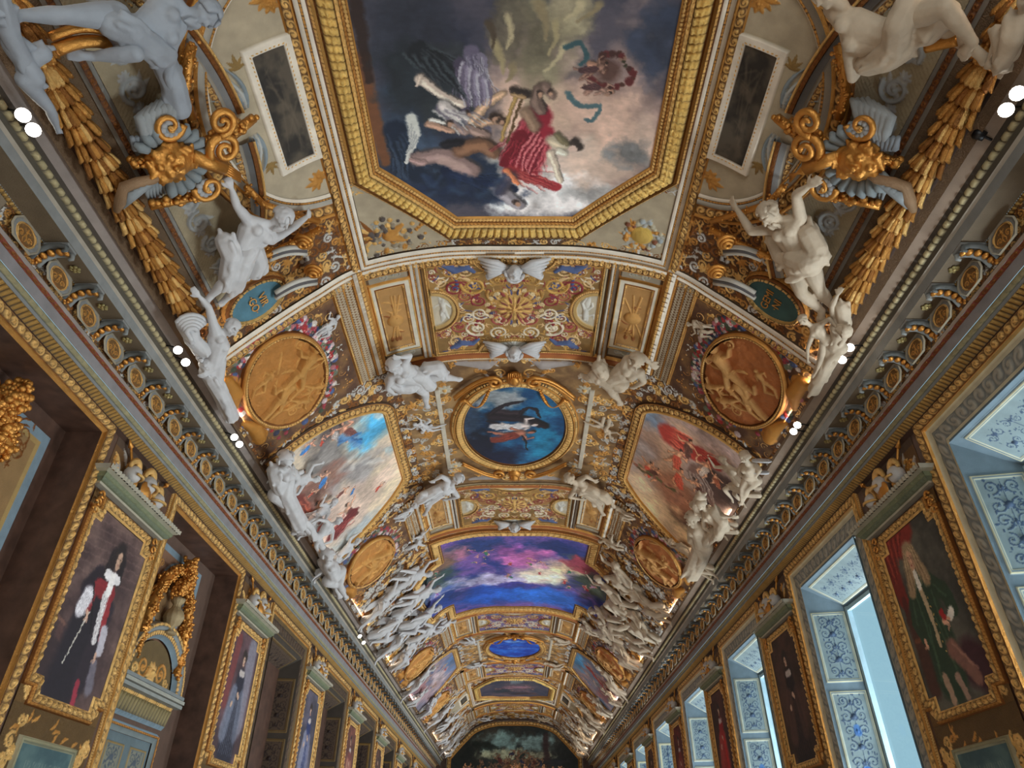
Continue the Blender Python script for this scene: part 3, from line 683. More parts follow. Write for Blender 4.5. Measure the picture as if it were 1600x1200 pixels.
# ---------------------------------------------------------------- portraits between the openings
def portrait_canvas(w, sx, k, Y0):
    """generic full-length sitters; a runs left to right for someone facing the wall"""
    Z = lambda f: 1.44 + 2.0 * f; X = lambda f: Y0 + (f - .5) * 1.32 * (1 if sx < 0 else -1)
    p = lambda x, z: (X(x), Z(z))
    sk = (.68, .56, .48); g_ = lambda r: r * (1.32 if r > .03 else 1.1); B_ = lambda pts, r0, r1, c, a=1, s=.38: w.brush([p(*q) for q in pts], g_(r0), g_(r1), tuple(np.clip(np.array(c) * 1.12, 0, 1)), a, s)
    def face(x, z, r, sk, hair=None, tilt=0.):
        B_([(x - r * .75, z + r * .1), (x - r * .7, z - r * 1.2)], r * .1, r * .1, tuple(np.array(sk) * .5), .0)
        w.brush([p(x, z + r * .30), p(x, z - r * .38)], r * 1.32 * .62, r * 1.32 * .46, sk, 1, .3); w.brush([p(x + r * .35, z + r * .2), p(x + r * .3, z - r * .3)], r * .4, r * .3, tuple(np.array(sk) * .72), .6, .8)
        for s_ in (-.32, .32): w.brush([p(x + s_ * r * .8 - .004, z + r * .12), p(x + s_ * r * .8 + .004, z + r * .12)], r * .10, r * .10, (.15, .10, .09), 1, .5); w.brush([p(x + s_ * r - r * .15, z + r * .25), p(x + s_ * r + r * .15, z + r * .27)], r * .06, r * .05, (.28, .18, .14), .9, .6)
        w.brush([p(x - r * .02, z + r * .1), p(x + r * .06, z - r * .12)], r * .06, r * .10, tuple(np.clip(np.array(sk) * 1.2, 0, 1)), .9, .6); w.brush([p(x - r * .16, z - r * .27), p(x + r * .16, z - r * .27)], r * .06, r * .06, (.58, .24, .22), .9, .5)
    def handp(x, z, r, sk, a):
        B_([(x, z), (x + r * .5 * math.cos(a), z + r * .4 * math.sin(a))], r * .5, r * .42, sk, 1, .35)
        for q in range(4): aa = a + (q - 1.5) * .22; B_([(x + r * .5 * math.cos(aa), z + r * .35 * math.sin(aa)), (x + r * 1.3 * math.cos(aa - .3), z + r * .85 * math.sin(aa - .3))], r * .13, r * .09, tuple(np.array(sk) * (.9 + .06 * q)), 1, .4)
    if sx < 0 and k == 0:
        w.fbmc((.27, .20, .20), (.42, .33, .31), .4, seed=3)
        for i in range(9): B_([(.0, .62 + i * .05), (.98, .70 + i * .05)], .012, .012, (.46, .37, .34), .35, .9)
        B_([(.05, .18), (.42, .05)], .2, .24, (.20, .15, .16)); B_([(.12, .3), (.30, .26)], .09, .09, (.30, .21, .20), .8); B_([(.02, .36), (.30, .30)], .02, .02, (.42, .30, .26), .8)
        B_([(.40, .60), (.36, .3), (.34, .02)], .20, .27, (.12, .10, .13)); B_([(.66, .52), (.62, .3), (.60, .10)], .11, .12, (.15, .12, .15)); B_([(.24, .56), (.36, .66)], .10, .10, (.13, .10, .13))
        B_([(.40, .60), (.62, .60)], .085, .085, (.46, .13, .15), 1, .25); B_([(.63, .54), (.69, .36)], .06, .035, (.50, .15, .17), 1, .25); B_([(.38, .55), (.36, .46)], .05, .04, (.44, .12, .14), 1, .3)
        B_([(.30, .53), (.26, .45)], .10, .085, (.70, .68, .70), 1, .3); B_([(.71, .40), (.74, .30)], .07, .06, (.64, .62, .65), 1, .3); B_([(.55, .58), (.60, .33)], .05, .04, (.74, .72, .72), 1, .3); B_([(.72, .22), (.76, .10)], .06, .08, (.40, .38, .42), .9)
        for i in range(6): B_([(.24 + .02 * i, .56), (.21 + .025 * i, .42)], .008, .005, (.88, .87, .88), .7); B_([(.54 + .012 * i, .58), (.575 + .012 * i, .33)], .006, .004, (.9, .88, .88) if i % 2 else (.5, .46, .48), .6)
        B_([(.50, .80), (.45, .68)], .10, .06, (.11, .08, .09)); B_([(.63, .80), (.67, .69)], .085, .06, (.11, .08, .09)); B_([(.57, .85), (.575, .80)], .10, .09, (.13, .10, .10))
        for i in range(8): B_([(.47 + .02 * i, .84), (.43 + .03 * i, .70)], .007, .005, (.24, .18, .17), .5)
        B_([(.48, .69), (.66, .69)], .06, .05, (.82, .80, .80), 1, .25); B_([(.57, .69), (.57, .61)], .045, .055, (.84, .82, .81), 1, .25); face(.578, .79, .085, (.74, .60, .51))
        B_([(.40, .46), (.28, .16)], .010, .010, (.70, .68, .64)); B_([(.60, .0), (.58, .10)], .04, .04, (.52, .16, .22)); handp(.37, .45, .06, (.72, .58, .50), -1.2); handp(.70, .27, .055, (.70, .56, .48), -1.4); B_([(.33, .60), (.52, .36)], .014, .012, (.08, .07, .08))
    elif sx > 0 and k == 0:
        w.fbmc((.24, .23, .21), (.36, .35, .31), .4, seed=5)
        B_([(.0, .98), (.38, .93), (.5, .97)], .2, .14, (.46, .14, .11)); B_([(.06, .9), (.12, .62)], .18, .1, (.42, .13, .10)); B_([(.12, .62), (.1, .5)], .05, .04, (.30, .11, .09))
        for i in range(9): B_([(.02 + .05 * i, .98), (.05 + .035 * i, .70 + .025 * i)], .014, .007, (.62, .26, .19) if i % 2 else (.26, .07, .06), .7)
        B_([(.14, .50), (.16, .12)], .10, .12, (.26, .16, .13)); B_([(.8, .16), (.95, .10)], .22, .22, (.22, .11, .14)); B_([(.1, .38), (.26, .38)], .03, .03, (.40, .24, .16)); 
        G1, G2 = (.15, .22, .16), (.24, .33, .24)
        B_([(.36, .62), (.56, .63)], .12, .12, G1, 1, .25); B_([(.45, .60), (.47, .34), (.45, .14)], .22, .25, G1, 1, .25); B_([(.60, .62), (.76, .54), (.80, .44)], .10, .085, G1, 1, .25); B_([(.28, .60), (.20, .48), (.24, .38)], .09, .07, G1, 1, .25)
        for pts in ([(.34, .6), (.33, .2)], [(.58, .58), (.60, .2)], [(.64, .6), (.76, .52)], [(.26, .58), (.21, .46)], [(.52, .44), (.56, .16)], [(.38, .42), (.30, .14)]): B_(pts, .022, .03, G2, .75, .9)
        B_([(.44, .62), (.46, .46), (.45, .30)], .035, .03, (.66, .58, .46), 1, .3)
        for i in range(7): B_([(.50, .56 - .05 * i)] * 2, .011, .011, (.72, .6, .34), 1, .4)
        B_([(.6, .26), (.80, .08)], .10, .07, (.46, .32, .28)); B_([(.62, .28), (.84, .12)], .03, .02, (.60, .44, .38), .8, .9); B_([(.36, .14), (.38, .02)], .05, .045, (.60, .50, .42)); B_([(.54, .12), (.58, .02)], .05, .045, (.56, .46, .40))
        B_([(.38, .80), (.30, .64)], .09, .08, (.56, .47, .36)); B_([(.50, .80), (.58, .65)], .085, .075, (.54, .45, .34)); B_([(.43, .86), (.45, .85)], .105, .105, (.56, .47, .36))
        for i in range(14): B_([(.34 + .014 * i, .87), (.25 + .027 * i, .64)], .007, .005, (.74, .65, .50) if i % 2 else (.38, .30, .22), .6)
        B_([(.43, .72), (.44, .64)], .035, .04, (.80, .78, .74), 1, .3); face(.435, .795, .092, (.80, .62, .50)); handp(.62, .40, .062, (.78, .60, .50), -.6); handp(.25, .36, .058, (.76, .58, .48), -1.5); B_([(.76, .43), (.72, .41)], .045, .04, (.82, .80, .76), 1, .3); handp(.70, .40, .05, (.76, .58, .48), 2.9)
        B_([(.62, .45), (.64, .42)], .04, .035, (.58, .13, .13))
    else:
        pal = {(-1, 1): ((.33, .24, .26), (.12, .12, .17), (.42, .44, .50)), (-1, 2): ((.30, .28, .33), (.14, .18, .34), (.5, .5, .56)), (-1, 3): ((.42, .24, .20), (.4, .2, .18), (.6, .42, .35)),
               (1, 1): ((.25, .17, .14), (.11, .08, .09), (.30, .20, .17)), (1, 2): ((.26, .14, .12), (.5, .10, .10), (.55, .2, .18)), (1, 3): ((.36, .11, .10), (.42, .14, .12), (.5, .28, .24))}
        bg_, cl, c2 = pal.get((sx, k), ((.3, .18, .14), (.18, .12, .14), (.4, .26, .22)))
        w.fbmc(np.array(bg_) * .8, np.array(bg_) * 1.2, .4, seed=k + 9)
        if sx < 0 and k == 1: B_([(.2, .9), (.12, .4)], .12, .1, (.40, .20, .20)); B_([(.74, .9), (.76, .3)], .2, .2, (.44, .42, .46))
        B_([(.52, .62), (.5, .35), (.5, .05)], .17, .34, cl); B_([(.38, .5), (.28, .2)], .13, .16, c2, .8); B_([(.66, .5), (.7, .2)], .1, .12, c2, .6)
        for i in range(8): B_([(.4 + .03 * i, .45), (.28 + .065 * i, .04)], .02, .01, c2, .5)
        B_([(.50, .82), (.52, .81)], .09, .09, (.15, .11, .10)); B_([(.50, .78), (.505, .745)], .052, .04, sk, 1, .4); B_([(.485,.785),(.49,.785)],.008,.008,(.2,.14,.12)); B_([(.52,.785),(.525,.785)],.008,.008,(.2,.14,.12)); B_([(.49,.745),(.515,.745)],.006,.006,(.5,.22,.2)); B_([(.46, .67), (.58, .67)], .05, .05, (.66, .62, .6)); B_([(.52, .5), (.56, .48)], .04, .035, sk); B_([(.38, .42), (.36, .4)], .035, .035, sk)
        if sx > 0 and k == 2: B_([(.6, .5), (.66, .05)], .06, .05, (.62, .12, .10))
def notch(y0, z0, y1, z1, n):
    return [(y0 + n, z0), (y1 - n, z0), (y1 - n, z0 + n), (y1, z0 + n), (y1, z1 - n), (y1 - n, z1 - n), (y1 - n, z1), (y0 + n, z1), (y0 + n, z1 - n), (y0, z1 - n), (y0, z0 + n), (y0 + n, z0 + n)]
SIT = {(-1,0): 'portrait of a long-haired man in black and red with white lace', (1,0): 'portrait of a bewigged man in a green coat before a red curtain',
       (-1,1): 'portrait of a person in dark robe against grey and rose', (1,1): 'dark brown portrait of a man in black', (-1,2): 'narrow portrait with a deep blue robe',
       (1,2): 'portrait with a bright red sash on dark brown', (-1,3): 'rosy red-brown portrait', (1,3): 'crimson red portrait'}
def portrait(sx, k, Yp):
    S = wall(sx); y0, y1, z0, z1 = Yp - .66, Yp + .66, 1.44, 3.44
    r = thing('framed_portrait', 'x', 'painting', (sx * 4.75, Yp, CZ + .55), 'portraits between the openings')
    w = Sheet(S, y0, z0, y1, z1, .009 if k < 2 else .02, BRN, .03); portrait_canvas(w, sx, k, Yp); w.warp(.0022, .08, k + 1, .07); w.mask = inpoly(w.A, w.B, notch(y0, z0, y1, z1, .14)) | ((w.A > y0 + .1) & (w.A < y1 - .1) & (w.B > z0+.1) & (w.B < z1-.1))
    mk('canvas', w.mb(), M['paint'], r)
    m = MB(); sweep(S, notch(y0, z0, y1, z1, .16), [(.02, .03, .05, 'flat', 0, 0, PGOLD), (.075, .045, .06, 'scroll', .03, .09, PGOLD, (.42, .30, .16, .4)), (.025, .06, .03, 'rope', .012, .03, GOLD, DGOLD), (.01, .03, 0, 'flat', 0, 0, DGOLD)], True, .012 if k < 2 else .025, m, -1)
    mk('frame', m, M['smooth'], r)
    # outer gilded field of the frame with leaf corners
    if k < 5:
        w = Sheet(S, y0 - .13, z0 - .12, y1 + .13, z1 + .14, .014 if k < 2 else .025, (.46, .34, .18, .5), .012)
        for (cx, cz) in ((y0 + .02, z0 + .02), (y1 - .02, z0 + .02), (y0 + .02, z1 - .02), (y1 - .02, z1 - .02)):
            for q in range(5): w.spiral(cx + random.uniform(-.07, .07), cz + random.uniform(-.07, .07), .05, random.uniform(0, 6), 1.3, random.choice([-1, 1]), .014, PGOLD)
        w.mask = ~((w.A > y0 + .01) & (w.A < y1 - .01) & (w.B > z0 + .17) & (w.B < z1 - .17)) & ~((w.A > y0 + .17) & (w.A < y1 - .17) & (w.B > z0) & (w.B < z1))
        mk('backboard', w.mb(), M['relief'], r)
    # projecting cap
    m = MB(); yA, yB = y0 - .12, y1 + .12
    prof = [(.0, 3.60), (.07, 3.61), (.08, 3.63), (.13, 3.67), (.15, 3.72), (.20, 3.74), (.21, 3.79), (.0, 3.80)]
    cc = [(.55, .53, .48, .1), (.66, .63, .55, .1), (.42, .45, .36, .3), (.48, .50, .38, .35), (.62, .60, .52, .1), (.66, .63, .56, 0), (.40, .38, .33, 0)]
    for i in range(len(prof) - 1):
        (h0, q0), (h1, q1) = prof[i], prof[i+1]; kd = {2: 'leaf', 3: 'leaf', 5: 'dent'}.get(i, 'flat')
        sw = np.linspace(0, 1, NC[kd]); yy = np.arange(yA - h1, yB + h1 + .001, .012 if kd != 'flat' else (yB - yA + 2 * h1)); rr = np.broadcast_to(patt(kd, yy[:, None] / .07, sw[None, :]), (len(yy), len(sw)))
        hh = h0 + (h1 - h0) * sw[None, :] + .02 * rr * (kd != 'flat') + 0 * rr; zz = q0 + (q1 - q0) * sw[None, :] + 0 * rr
        lo = yA - hh; hi = yB + hh; Yc = np.clip(yy[:, None], lo, hi); m.grid(S(Yc, zz, hh), cc[i])
        for ye, sg in ((yA, -1), (yB, 1)):
            e0, e1 = ye + sg * h0, ye + sg * h1; m.add(S(np.array([e0, e0, e1, e1]), np.array([q0, q0, q1, q1]), np.array([0, h0, h1, 0.])), [(0, 1, 2, 3)], None, cc[i])
    mk('cap', m, M['smooth'], r, True)
    # small corner scrolls and plaque below
    for s in (-1, 1):
        m = MB()
        for q in range(3):
            th = np.linspace(0, 5.5, 18); rr = .055 * (1 - th / 8); base = S(Yp + s * (.70 + .02 * q), 3.52 - .10 * q, .06)
            tube(m, [np.array(base) + np.array((0, s * rr[i] * math.cos(th[i]), rr[i] * math.sin(th[i]))) for i in range(18)], .016, PGOLD, 6)
        mk('corner_scroll', m, M['gold'], r)
    m = MB(); sweep(S, rect(Yp - .46, .62, Yp + .46, 1.0), [(.02, .03, .05, 'flat', 0, 0, (.60, .60, .5, .3)), (.03, .05, .05, 'hol', .012, 0, (.60, .58, .46, .4)), (.02, .05, .0, 'flat', 0, 0, (.66, .62, .5, .4))], True, .2, m, -1)
    pl = mk('nameplate', m, M['smooth'], r)
    w = Sheet(S, Yp - .46, .62, Yp + .46, 1.0, .012, (.28, .38, .39, 0), .03); w.fbmc((.24, .34, .36), (.33, .43, .43), .2, seed=k)
    x = Yp - .3
    while x < Yp + .3: w.brush([(x, .80), (x + random.uniform(-.01, .01), .86)], .006, .006, (.50, .56, .52), .6); w.brush([(x, random.choice([.80, .83, .86])), (x + .02, random.choice([.80, .83, .86]))], .005, .005, (.50, .56, .52), .5); x += .042
    mk('panel', w.mb(), M['paint'], pl)
    if k < 4:
        w = Sheet(S, y0 - .13, .5, y1 + .13, 1.32, .014, (.40, .30, .16, .4), .01)
        for s in (-1, 1):
            for q in range(9): w.spiral(Yp + s * random.uniform(.52, .76), random.uniform(.55, 1.2), random.uniform(.05, .09), random.uniform(0, 6), 1.4, random.choice([-1, 1]), .018, PGOLD)
        for q in range(10): w.leaf(Yp + random.uniform(-.6, .6), 1.15 + random.uniform(-.05, .05), random.uniform(0, 6), .14, .02, GOLD, 1)
        mk('console', w.mb(), M['relief'], r)
    lab = SIT.get((sx, k), 'small framed portrait')
    r['label'] = 'gold-framed %s, %s, %s' % (lab, SIDES[sx], BN[k].replace(' from the viewer', '').replace(' the viewer', ''))
    return r
for sx in (-1, 1):
    for k, yp in enumerate(YP):
        if yp + .9 < YE: portrait(sx, k, yp)

# ---------------------------------------------------------------- gilded trophies of arms above each portrait
def helmet(S, a, b, h, s, sg, parent=None, n='helmet'):
    m = MB(); c = np.array(S(a, b, h)); nx = np.array(S(a, b, h + 1)) - c; ey = np.array((0, sg, 0)); ez = np.array((0, 0, 1))
    fr = np.array([ey, ez, nx])
    ball(m, c, (.10*s, .11*s, .10*s), (.78, .76, .74, .4), 14, 10, fr); tube(m, [c + ey*.10*s*math.cos(q) + ez*(.02+.15*math.sin(q))*s for q in np.linspace(-.2, 2.9, 10)], [.02*s*(1+1.2*math.sin(i/9*3.1)) for i in range(10)], PGOLD, 7)
    tube(m, [c + ey*.12*s*math.cos(q) + nx*.12*s*math.sin(q) - ez*.03*s for q in np.linspace(-1.2, 2.2, 9)], .018*s, PGOLD, 6)
    ball(m, c + ey*.07*s - ez*.09*s, (.045*s, .06*s, .05*s), GOLD, 9, 7, fr)
    return m
def trophy(sx, k, yp):
    S = wall(sx); r = thing('trophy_of_arms', 'gilded helmets and shields above the %s wall portrait %s' % (SIDES[sx], BN[k]), 'trophy', (sx * 4.75, yp, CZ + 3.8), 'trophies of arms')
    w = Sheet(S, yp - .72, 3.80, yp + .72, 4.34, .012 if k < 3 else .03, (.44, .31, .17, .3), .004); w.C[w.B > 4.2] = (.34, .26, .2, 0)
    rs = np.random.RandomState(k + 4 * sx + 5)
    for q in range(16):
        a = rs.uniform(-.6, .6); w.leaf(yp + a, 3.84 + rs.uniform(0, .25), math.pi / 2 - a * 1.6 + rs.uniform(-.4, .4), rs.uniform(.12, .24), .028, PGOLD if q % 3 else (.70, .66, .62, .3), rs.uniform(-1, 1), .9)
    for q in range(7): w.spiral(yp + rs.uniform(-.6, .6), 3.86 + rs.uniform(0, .28), .07, rs.uniform(0, 6), 1.4, 1, .018, GOLD, 1.1)
    mk('ornament', w.mb(), M['relief'], r)
    for s, (dx, dz, sc) in ((1, (-.36, .13, 1.05)), (-1, (.34, .10, 1.0)), (1, (.02, .17, 1.15))): mk('helmet', helmet(S, yp + dx, 3.84 + dz, .11, sc, s), M['smooth'], r)
    m = MB(); o_ = np.array(S(yp - .02, 3.90, .14)); nx = np.array((-sx, 0, 0)); lathe(m, o_, [(0, .05), (.05, .045), (.07, .03), (.12, .02), (.13, 0)], PGOLD, 16, np.array([(0, 1, 0), (0, 0, 1), nx]), .05); mk('shield', m, M['gold'], r)
    for s in (-1, 1):
        m = MB(); tube(m, [S(yp + s * .1, 3.84, .05), S(yp + s * .52, 4.26, .07)], .016, GOLD, 6); tube(m, [S(yp + s * .52, 4.26, .07), S(yp + s * .6, 4.33, .07)], [.035, .005], PGOLD, 6)
        mk('spear', m, M['gold'], r)
    return r
for sx in (-1, 1):
    for k, yp in enumerate(YP):
        if yp + .9 < YE: trophy(sx, k, yp)

# ---------------------------------------------------------------- left wall: near niche and doorway
S = plane((-5.15, 0, CZ), (0, 1, 0), (0, 0, 1))
def urn(S0, a, b, h, s, parent, nm='urn'):
    m = MB(); c = np.array(S0(a, b, h)); s *= .92; lathe(m, c, [(0, 0), (.10*s, 0), (.11*s, .03*s), (.04*s, .06*s), (.035*s, .12*s), (.12*s, .17*s), (.16*s, .28*s), (.13*s, .38*s), (.07*s, .44*s), (.06*s, .50*s), (.10*s, .55*s), (.11*s, .60*s), (.0, .62*s)], (.66, .58, .44, .6), 36, None, .10)
    return mk(nm, m, M['smooth'], parent)
def garland(mb, pts, r, n, cols, seed=0):
    rs = np.random.RandomState(seed); P = np.array(pts); tube(mb, P, r * .55, cols[-1], 8); f = np.linspace(0, len(P) - 1, n)
    for q in f:
        i = min(int(q), len(P) - 2); c = P[i] + (P[i+1] - P[i]) * (q - i) + rs.uniform(-r, r, 3) * .62; ball(mb, c, rs.uniform(.13, .27) * r, cols[rs.randint(len(cols))], 7, 5)
    return mb
# niche nearest the viewer
yo = YO[0]; r = thing('wall_panel', 'blue-grey panelled niche with gold arabesques, cut by the left edge', 'panel', (-5.17, yo, CZ + HB))
w = Sheet(S, yo - HW + .2, HB, yo + HW - .22, HT - .22, .012, BL, .01); a1, b1 = yo + HW - .22, HT - .22
for i, mm in enumerate((.12, .17)):
    ins = (w.A < a1 - mm) & (w.B < b1 - mm); w.C[ins] = [(.70, .58, .36, .4), (.60, .47, .30, .3)][i]
cut = ((w.A - (yo - .35)) / .75) ** 2 + ((w.B - 3.0) / 1.15) ** 2 < 1; w.C[cut] = (.46, .50, .51, 0)
for q in range(9): arab(w, q, yo + .1 + .0, 3.9 - .5 * q - .45, yo + .98, 3.9 - .5 * q, DGOLD, .012, 2) if q % 2 == 0 else w.rosette(yo + .58, 3.65 - .5 * q, .15, 7, (.40, .25, .2, .2), (.2, .2, .3, 0))
w.brush([(yo + .62, 3.05), (yo + .62, 2.9)], .13, .13, (.16, .17, .25), 1, .3); mk('relief', w.mb(), M['smooth'], r)
m = MB(); sweep(S, ell(yo - .35, 3.0, .75, 1.15, 60), [(.03, .02, .05, 'flat', 0, 0, PGOLD), (.05, .05, .04, 'leaf', .025, .09, GOLD, DGOLD), (.02, .04, .0, 'flat', 0, 0, PGOLD)], True, .012, m, -1); mk('oval_moulding', m, M['smooth'], r)
m = MB(); gc = [PGOLD, GOLD, (.62, .52, .36, .7)]
garland(m, [S(yo + .25, 4.0, .2), S(yo + .12, 3.7, .22), S(yo + .35, 3.4, .2), S(yo + .1, 3.0, .15), S(yo + .5, 2.5, .15), S(yo + .3, 2.0, .15), S(yo + .6, 1.4, .15)], .17, 1100, gc, 3)
mk('garland', m, M['gold'], r)
# doorway, second opening
yo = YO[1]; r = thing('arched_doorway', 'grey and gilded double doorway under a round pediment on the left', 'door', (-5.17, yo, CZ + HB))
w = Sheet(S, yo - HW, HB, yo + HW, HT, .012, (.36, .27, .22, 0), .003)
pn = (abs(w.A - yo) < .86) & (w.B > 2.3) & (w.B < 4.0); w.C[pn] = BL; pn = (abs(w.A - yo) < .76) & (w.B > 2.3) & (w.B < 3.9); w.C[pn] = (.50, .36, .27, .2)
ov = ((w.A - yo) / .5) ** 2 + ((w.B - 3.3) / .55) ** 2; w.C[ov < 1] = BL; w.C[ov < .78] = (.52, .40, .26, .3); w.H[(ov < 1) & (ov > .78)] = .04
for s in (-1, 1):
    for q in range(6): w.spiral(yo + s * random.uniform(.5, .7), 2.7 + q * .2, .07, random.uniform(0, 6), 1.4, s, .012, GOLD)
mk('overdoor_panel', w.mb(), M['smooth'], r)
S = plane((-5.15, 0, CZ + .55), (0, 1, 0), (0, 0, 1))
m = MB(); sweep(S, ell(yo, 1.55, .72, .62, 40, 0, 180), [(.05, .06, .12, 'flat', 0, 0, BL), (.06, .12, .12, 'tong', .02, .06, PGOLD, UMB), (.06, .12, .15, 'flat', 0, 0, (.5, .52, .52, 0)), (.05, .15, .15, 'egg', .02, .05, PGOLD, UMB), (.02, .15, 0, 'flat', 0, 0, (.6, .6, .56, 0))], False, .012, m, -1)
for z, h, c in ((1.40, .20, (.54, .55, .53, 0)), (1.46, .22, (.6, .6, .56, 0)), (1.52, .2, (.48, .5, .5, 0))): box(m, -5.15, yo - .95, CZ + .55 + z, -5.15 + h, yo + .95, CZ + .55 + z + .045, c)
mk('pediment', m, M['smooth'], r)
w = Sheet(S, yo - .70, 1.58, yo + .70, 2.15, .012, (.44, .36, .22, .4), .05); w.mask = ((w.A - yo) / .7) ** 2 + ((w.B - 1.55) / .6) ** 2 < 1
w.rosette(yo, 1.72, .16, 9, PGOLD)
for s in (-1, 1): w.spiral(yo + s * .28, 1.75, .15, 0, 1.6, s, .025, GOLD); w.spiral(yo + s * .5, 1.68, .08, 0, 1.4, -s, .02, PGOLD)
mk('tympanum', w.mb(), M['relief'], r)
m = MB(); sweep(S, [(yo - .85, 1.10), (yo + .85, 1.10)], [(.05, .02, .06, 'flat', 0, 0, BL), (.20, .05, .07, 'tong', .05, .09, (.56, .50, .34, .5), (.28, .26, .24, 0)), (.05, .08, .1, 'egg', .02, .05, PGOLD, UMB)], False, .012, m, 1); mk('gadrooned_frieze', m, M['smooth'], r)
m = MB(); sweep(S, [(yo - .80, HB), (yo - .80, 1.05), (yo + .80, 1.05), (yo + .80, HB)], [(.05, .0, .07, 'flat', 0, 0, BL), (.03, .07, .07, 'rope', .015, .05, GOLD, DGOLD), (.06, .06, .03, 'flat', 0, 0, (.48, .52, .52, 0))], False, .03, m, -1); mk('door_frame', m, M['smooth'], r)
for s in (-1, 1):
    w = Sheet(S, min(yo, yo + s * .66), HB, max(yo, yo + s * .66), .91, .012, (.38, .44, .46, 0), .01); x0, x1 = w.a[0], w.a[-1]
    for (za, zb) in ((.1, .80), (-.9, 0.0)):
        for mm, c, dh in ((.09, (.62, .52, .32, .6), .02), (.115, (.38, .44, .46, 0), -.02), (.13, (.50, .50, .44, .1), 0)):
            ins = (w.A > x0 + mm) & (w.A < x1 - mm) & (w.B > za + mm - .09) & (w.B < zb - mm + .09); w.C[ins] = c; w.H[ins] += dh
        arab(w, 3, x0 + .14, za + .06, x1 - .14, zb - .06, (.30, .34, .38, 0), .010, 3)
    mk('door_leaf', w.mb(), M['smooth'], r)
t = thing('gilded_urn', 'tall gilded urn heaped with flowers standing on the round pediment', 'urn', (-5.0, yo, CZ + 2.8)); urn(plane((-5.0, 0, CZ), (0,1,0), (0,0,1)), yo, 2.8, 0, .95, t, 'vase')
m = MB(); garland(m, [(-4.98, yo - .1, CZ + 3.4), (-4.98, yo + .1, CZ + 3.62), (-4.98, yo, CZ + 3.9)], .14, 420, gc, 5); mk('bouquet', m, M['gold'], t)
t = thing('floral_garland', 'gilded flower garland hanging around the urn above the doorway', 'garland', (-5.05, yo, CZ + 2.2)); m = MB()
for s in (-1, 1): garland(m, [(-5.05, yo + s*.12, CZ + 3.75), (-5.05, yo + s*.45, CZ + 3.5), (-5.05, yo + s*.62, CZ + 3.1), (-5.05, yo + s*.68, CZ + 2.4)], .12, 400, gc, 8 + s)
mk('blossoms', m, M['gold'], t)
# ================================================================ the vault, bay by bay (t = metres across from the ridge, y = along)
VS = vault
T = tX
YOCT, YG1, YOV, YG2, YCE = 4.30, 8.25, 11.90, 15.50, 20.35
def pscale(u, v):
    a = inv(u - 3, v); b = inv(u + 3, v); return math.hypot(a[0] - b[0], a[1] - b[1]) / 6
class Px:
    """painter that takes its measurements from the photograph"""
    def __init__(s, w, dy=0): s.w = w; s.dy = dy
    def p(s, u, v): t, y = inv(u, v); return (t, y + s.dy)
    def b(s, pts, r0, col, r1=None, a=1., soft=.6):
        k = pscale(*pts[0]); r1 = r0 if r1 is None else r1
        if len(pts) > 2:      # rounded path
            Q_ = [pts[0]] + list(pts) + [pts[-1]]; out = []
            for i in range(1, len(Q_) - 2):
                p0, p1, p2, p3 = [np.array(q, float) for q in Q_[i-1:i+3]]
                for f in np.linspace(0, 1, 7)[:-1]: out.append(tuple(.5 * (2*p1 + (p2-p0)*f + (2*p0-5*p1+4*p2-p3)*f*f + (3*p1-p0-3*p2+p3)*f**3)))
            pts = out + [pts[-1]]
        P = [s.p(*q) for q in pts]
        if a == 1. and r0 >= 4 and soft == .6 and len(pts) > 1:   # modelled form: dark contour, body colour, light along the upper side
            c_ = np.array(col[:3]); o = r0 * k * .22; dx = [(p[0] + o, p[1] - o) for p in P]; lt = [(p[0] - o * .8, p[1] + o * .8) for p in P]
            s.w.brush(dx, r0 * k * 1.12, r1 * k * 1.12, tuple(c_ * .5), .8, .7); s.w.brush(P, r0 * k, r1 * k, tuple(c_), .95, .5); s.w.brush(lt, r0 * k * .5, r1 * k * .5, tuple(np.clip(c_ * 1.28 + .03, 0, 1)), .75, .9)
        else: s.w.brush(P, r0 * k, r1 * k, col, a, soft)
    def cloud(s, u, v, rx, ry, col, a=.9, seed=0, rough=.7):
        k = pscale(u, v); x, y = s.p(u, v); y2 = s.p(u, v + ry)[1]; s.w.cloud(x, y, rx * k, abs(y2 - y), col, a, seed, 1.1, rough)
    def who(s, u, v, u2, v2, skin, cloth, seed=0, hair=(.2, .14, .11)):
        p = s.p(u, v); q = s.p(u2, v2); a = math.atan2(q[1] - p[1], q[0] - p[0]); L = math.hypot(q[0] - p[0], q[1] - p[1]) / .42
        s.w.person(p[0], p[1], a, L, skin, cloth, seed, hair)
    def drape(s, u, v, u2, v2, wd, c1, c2, seed=0, n=7):
        p = s.p(u, v); q = s.p(u2, v2); s.w.drape(p[0], p[1], math.hypot(q[0]-p[0], q[1]-p[1]), wd * pscale(u, v), math.atan2(q[1]-p[1], q[0]-p[0]), c1, c2, n, seed)
LEAFG = (.34, .21, .11, .4)  # dark ground of carved bands, also stands in for shade in their crevices
W1 = (.88, .83, .76, 0)

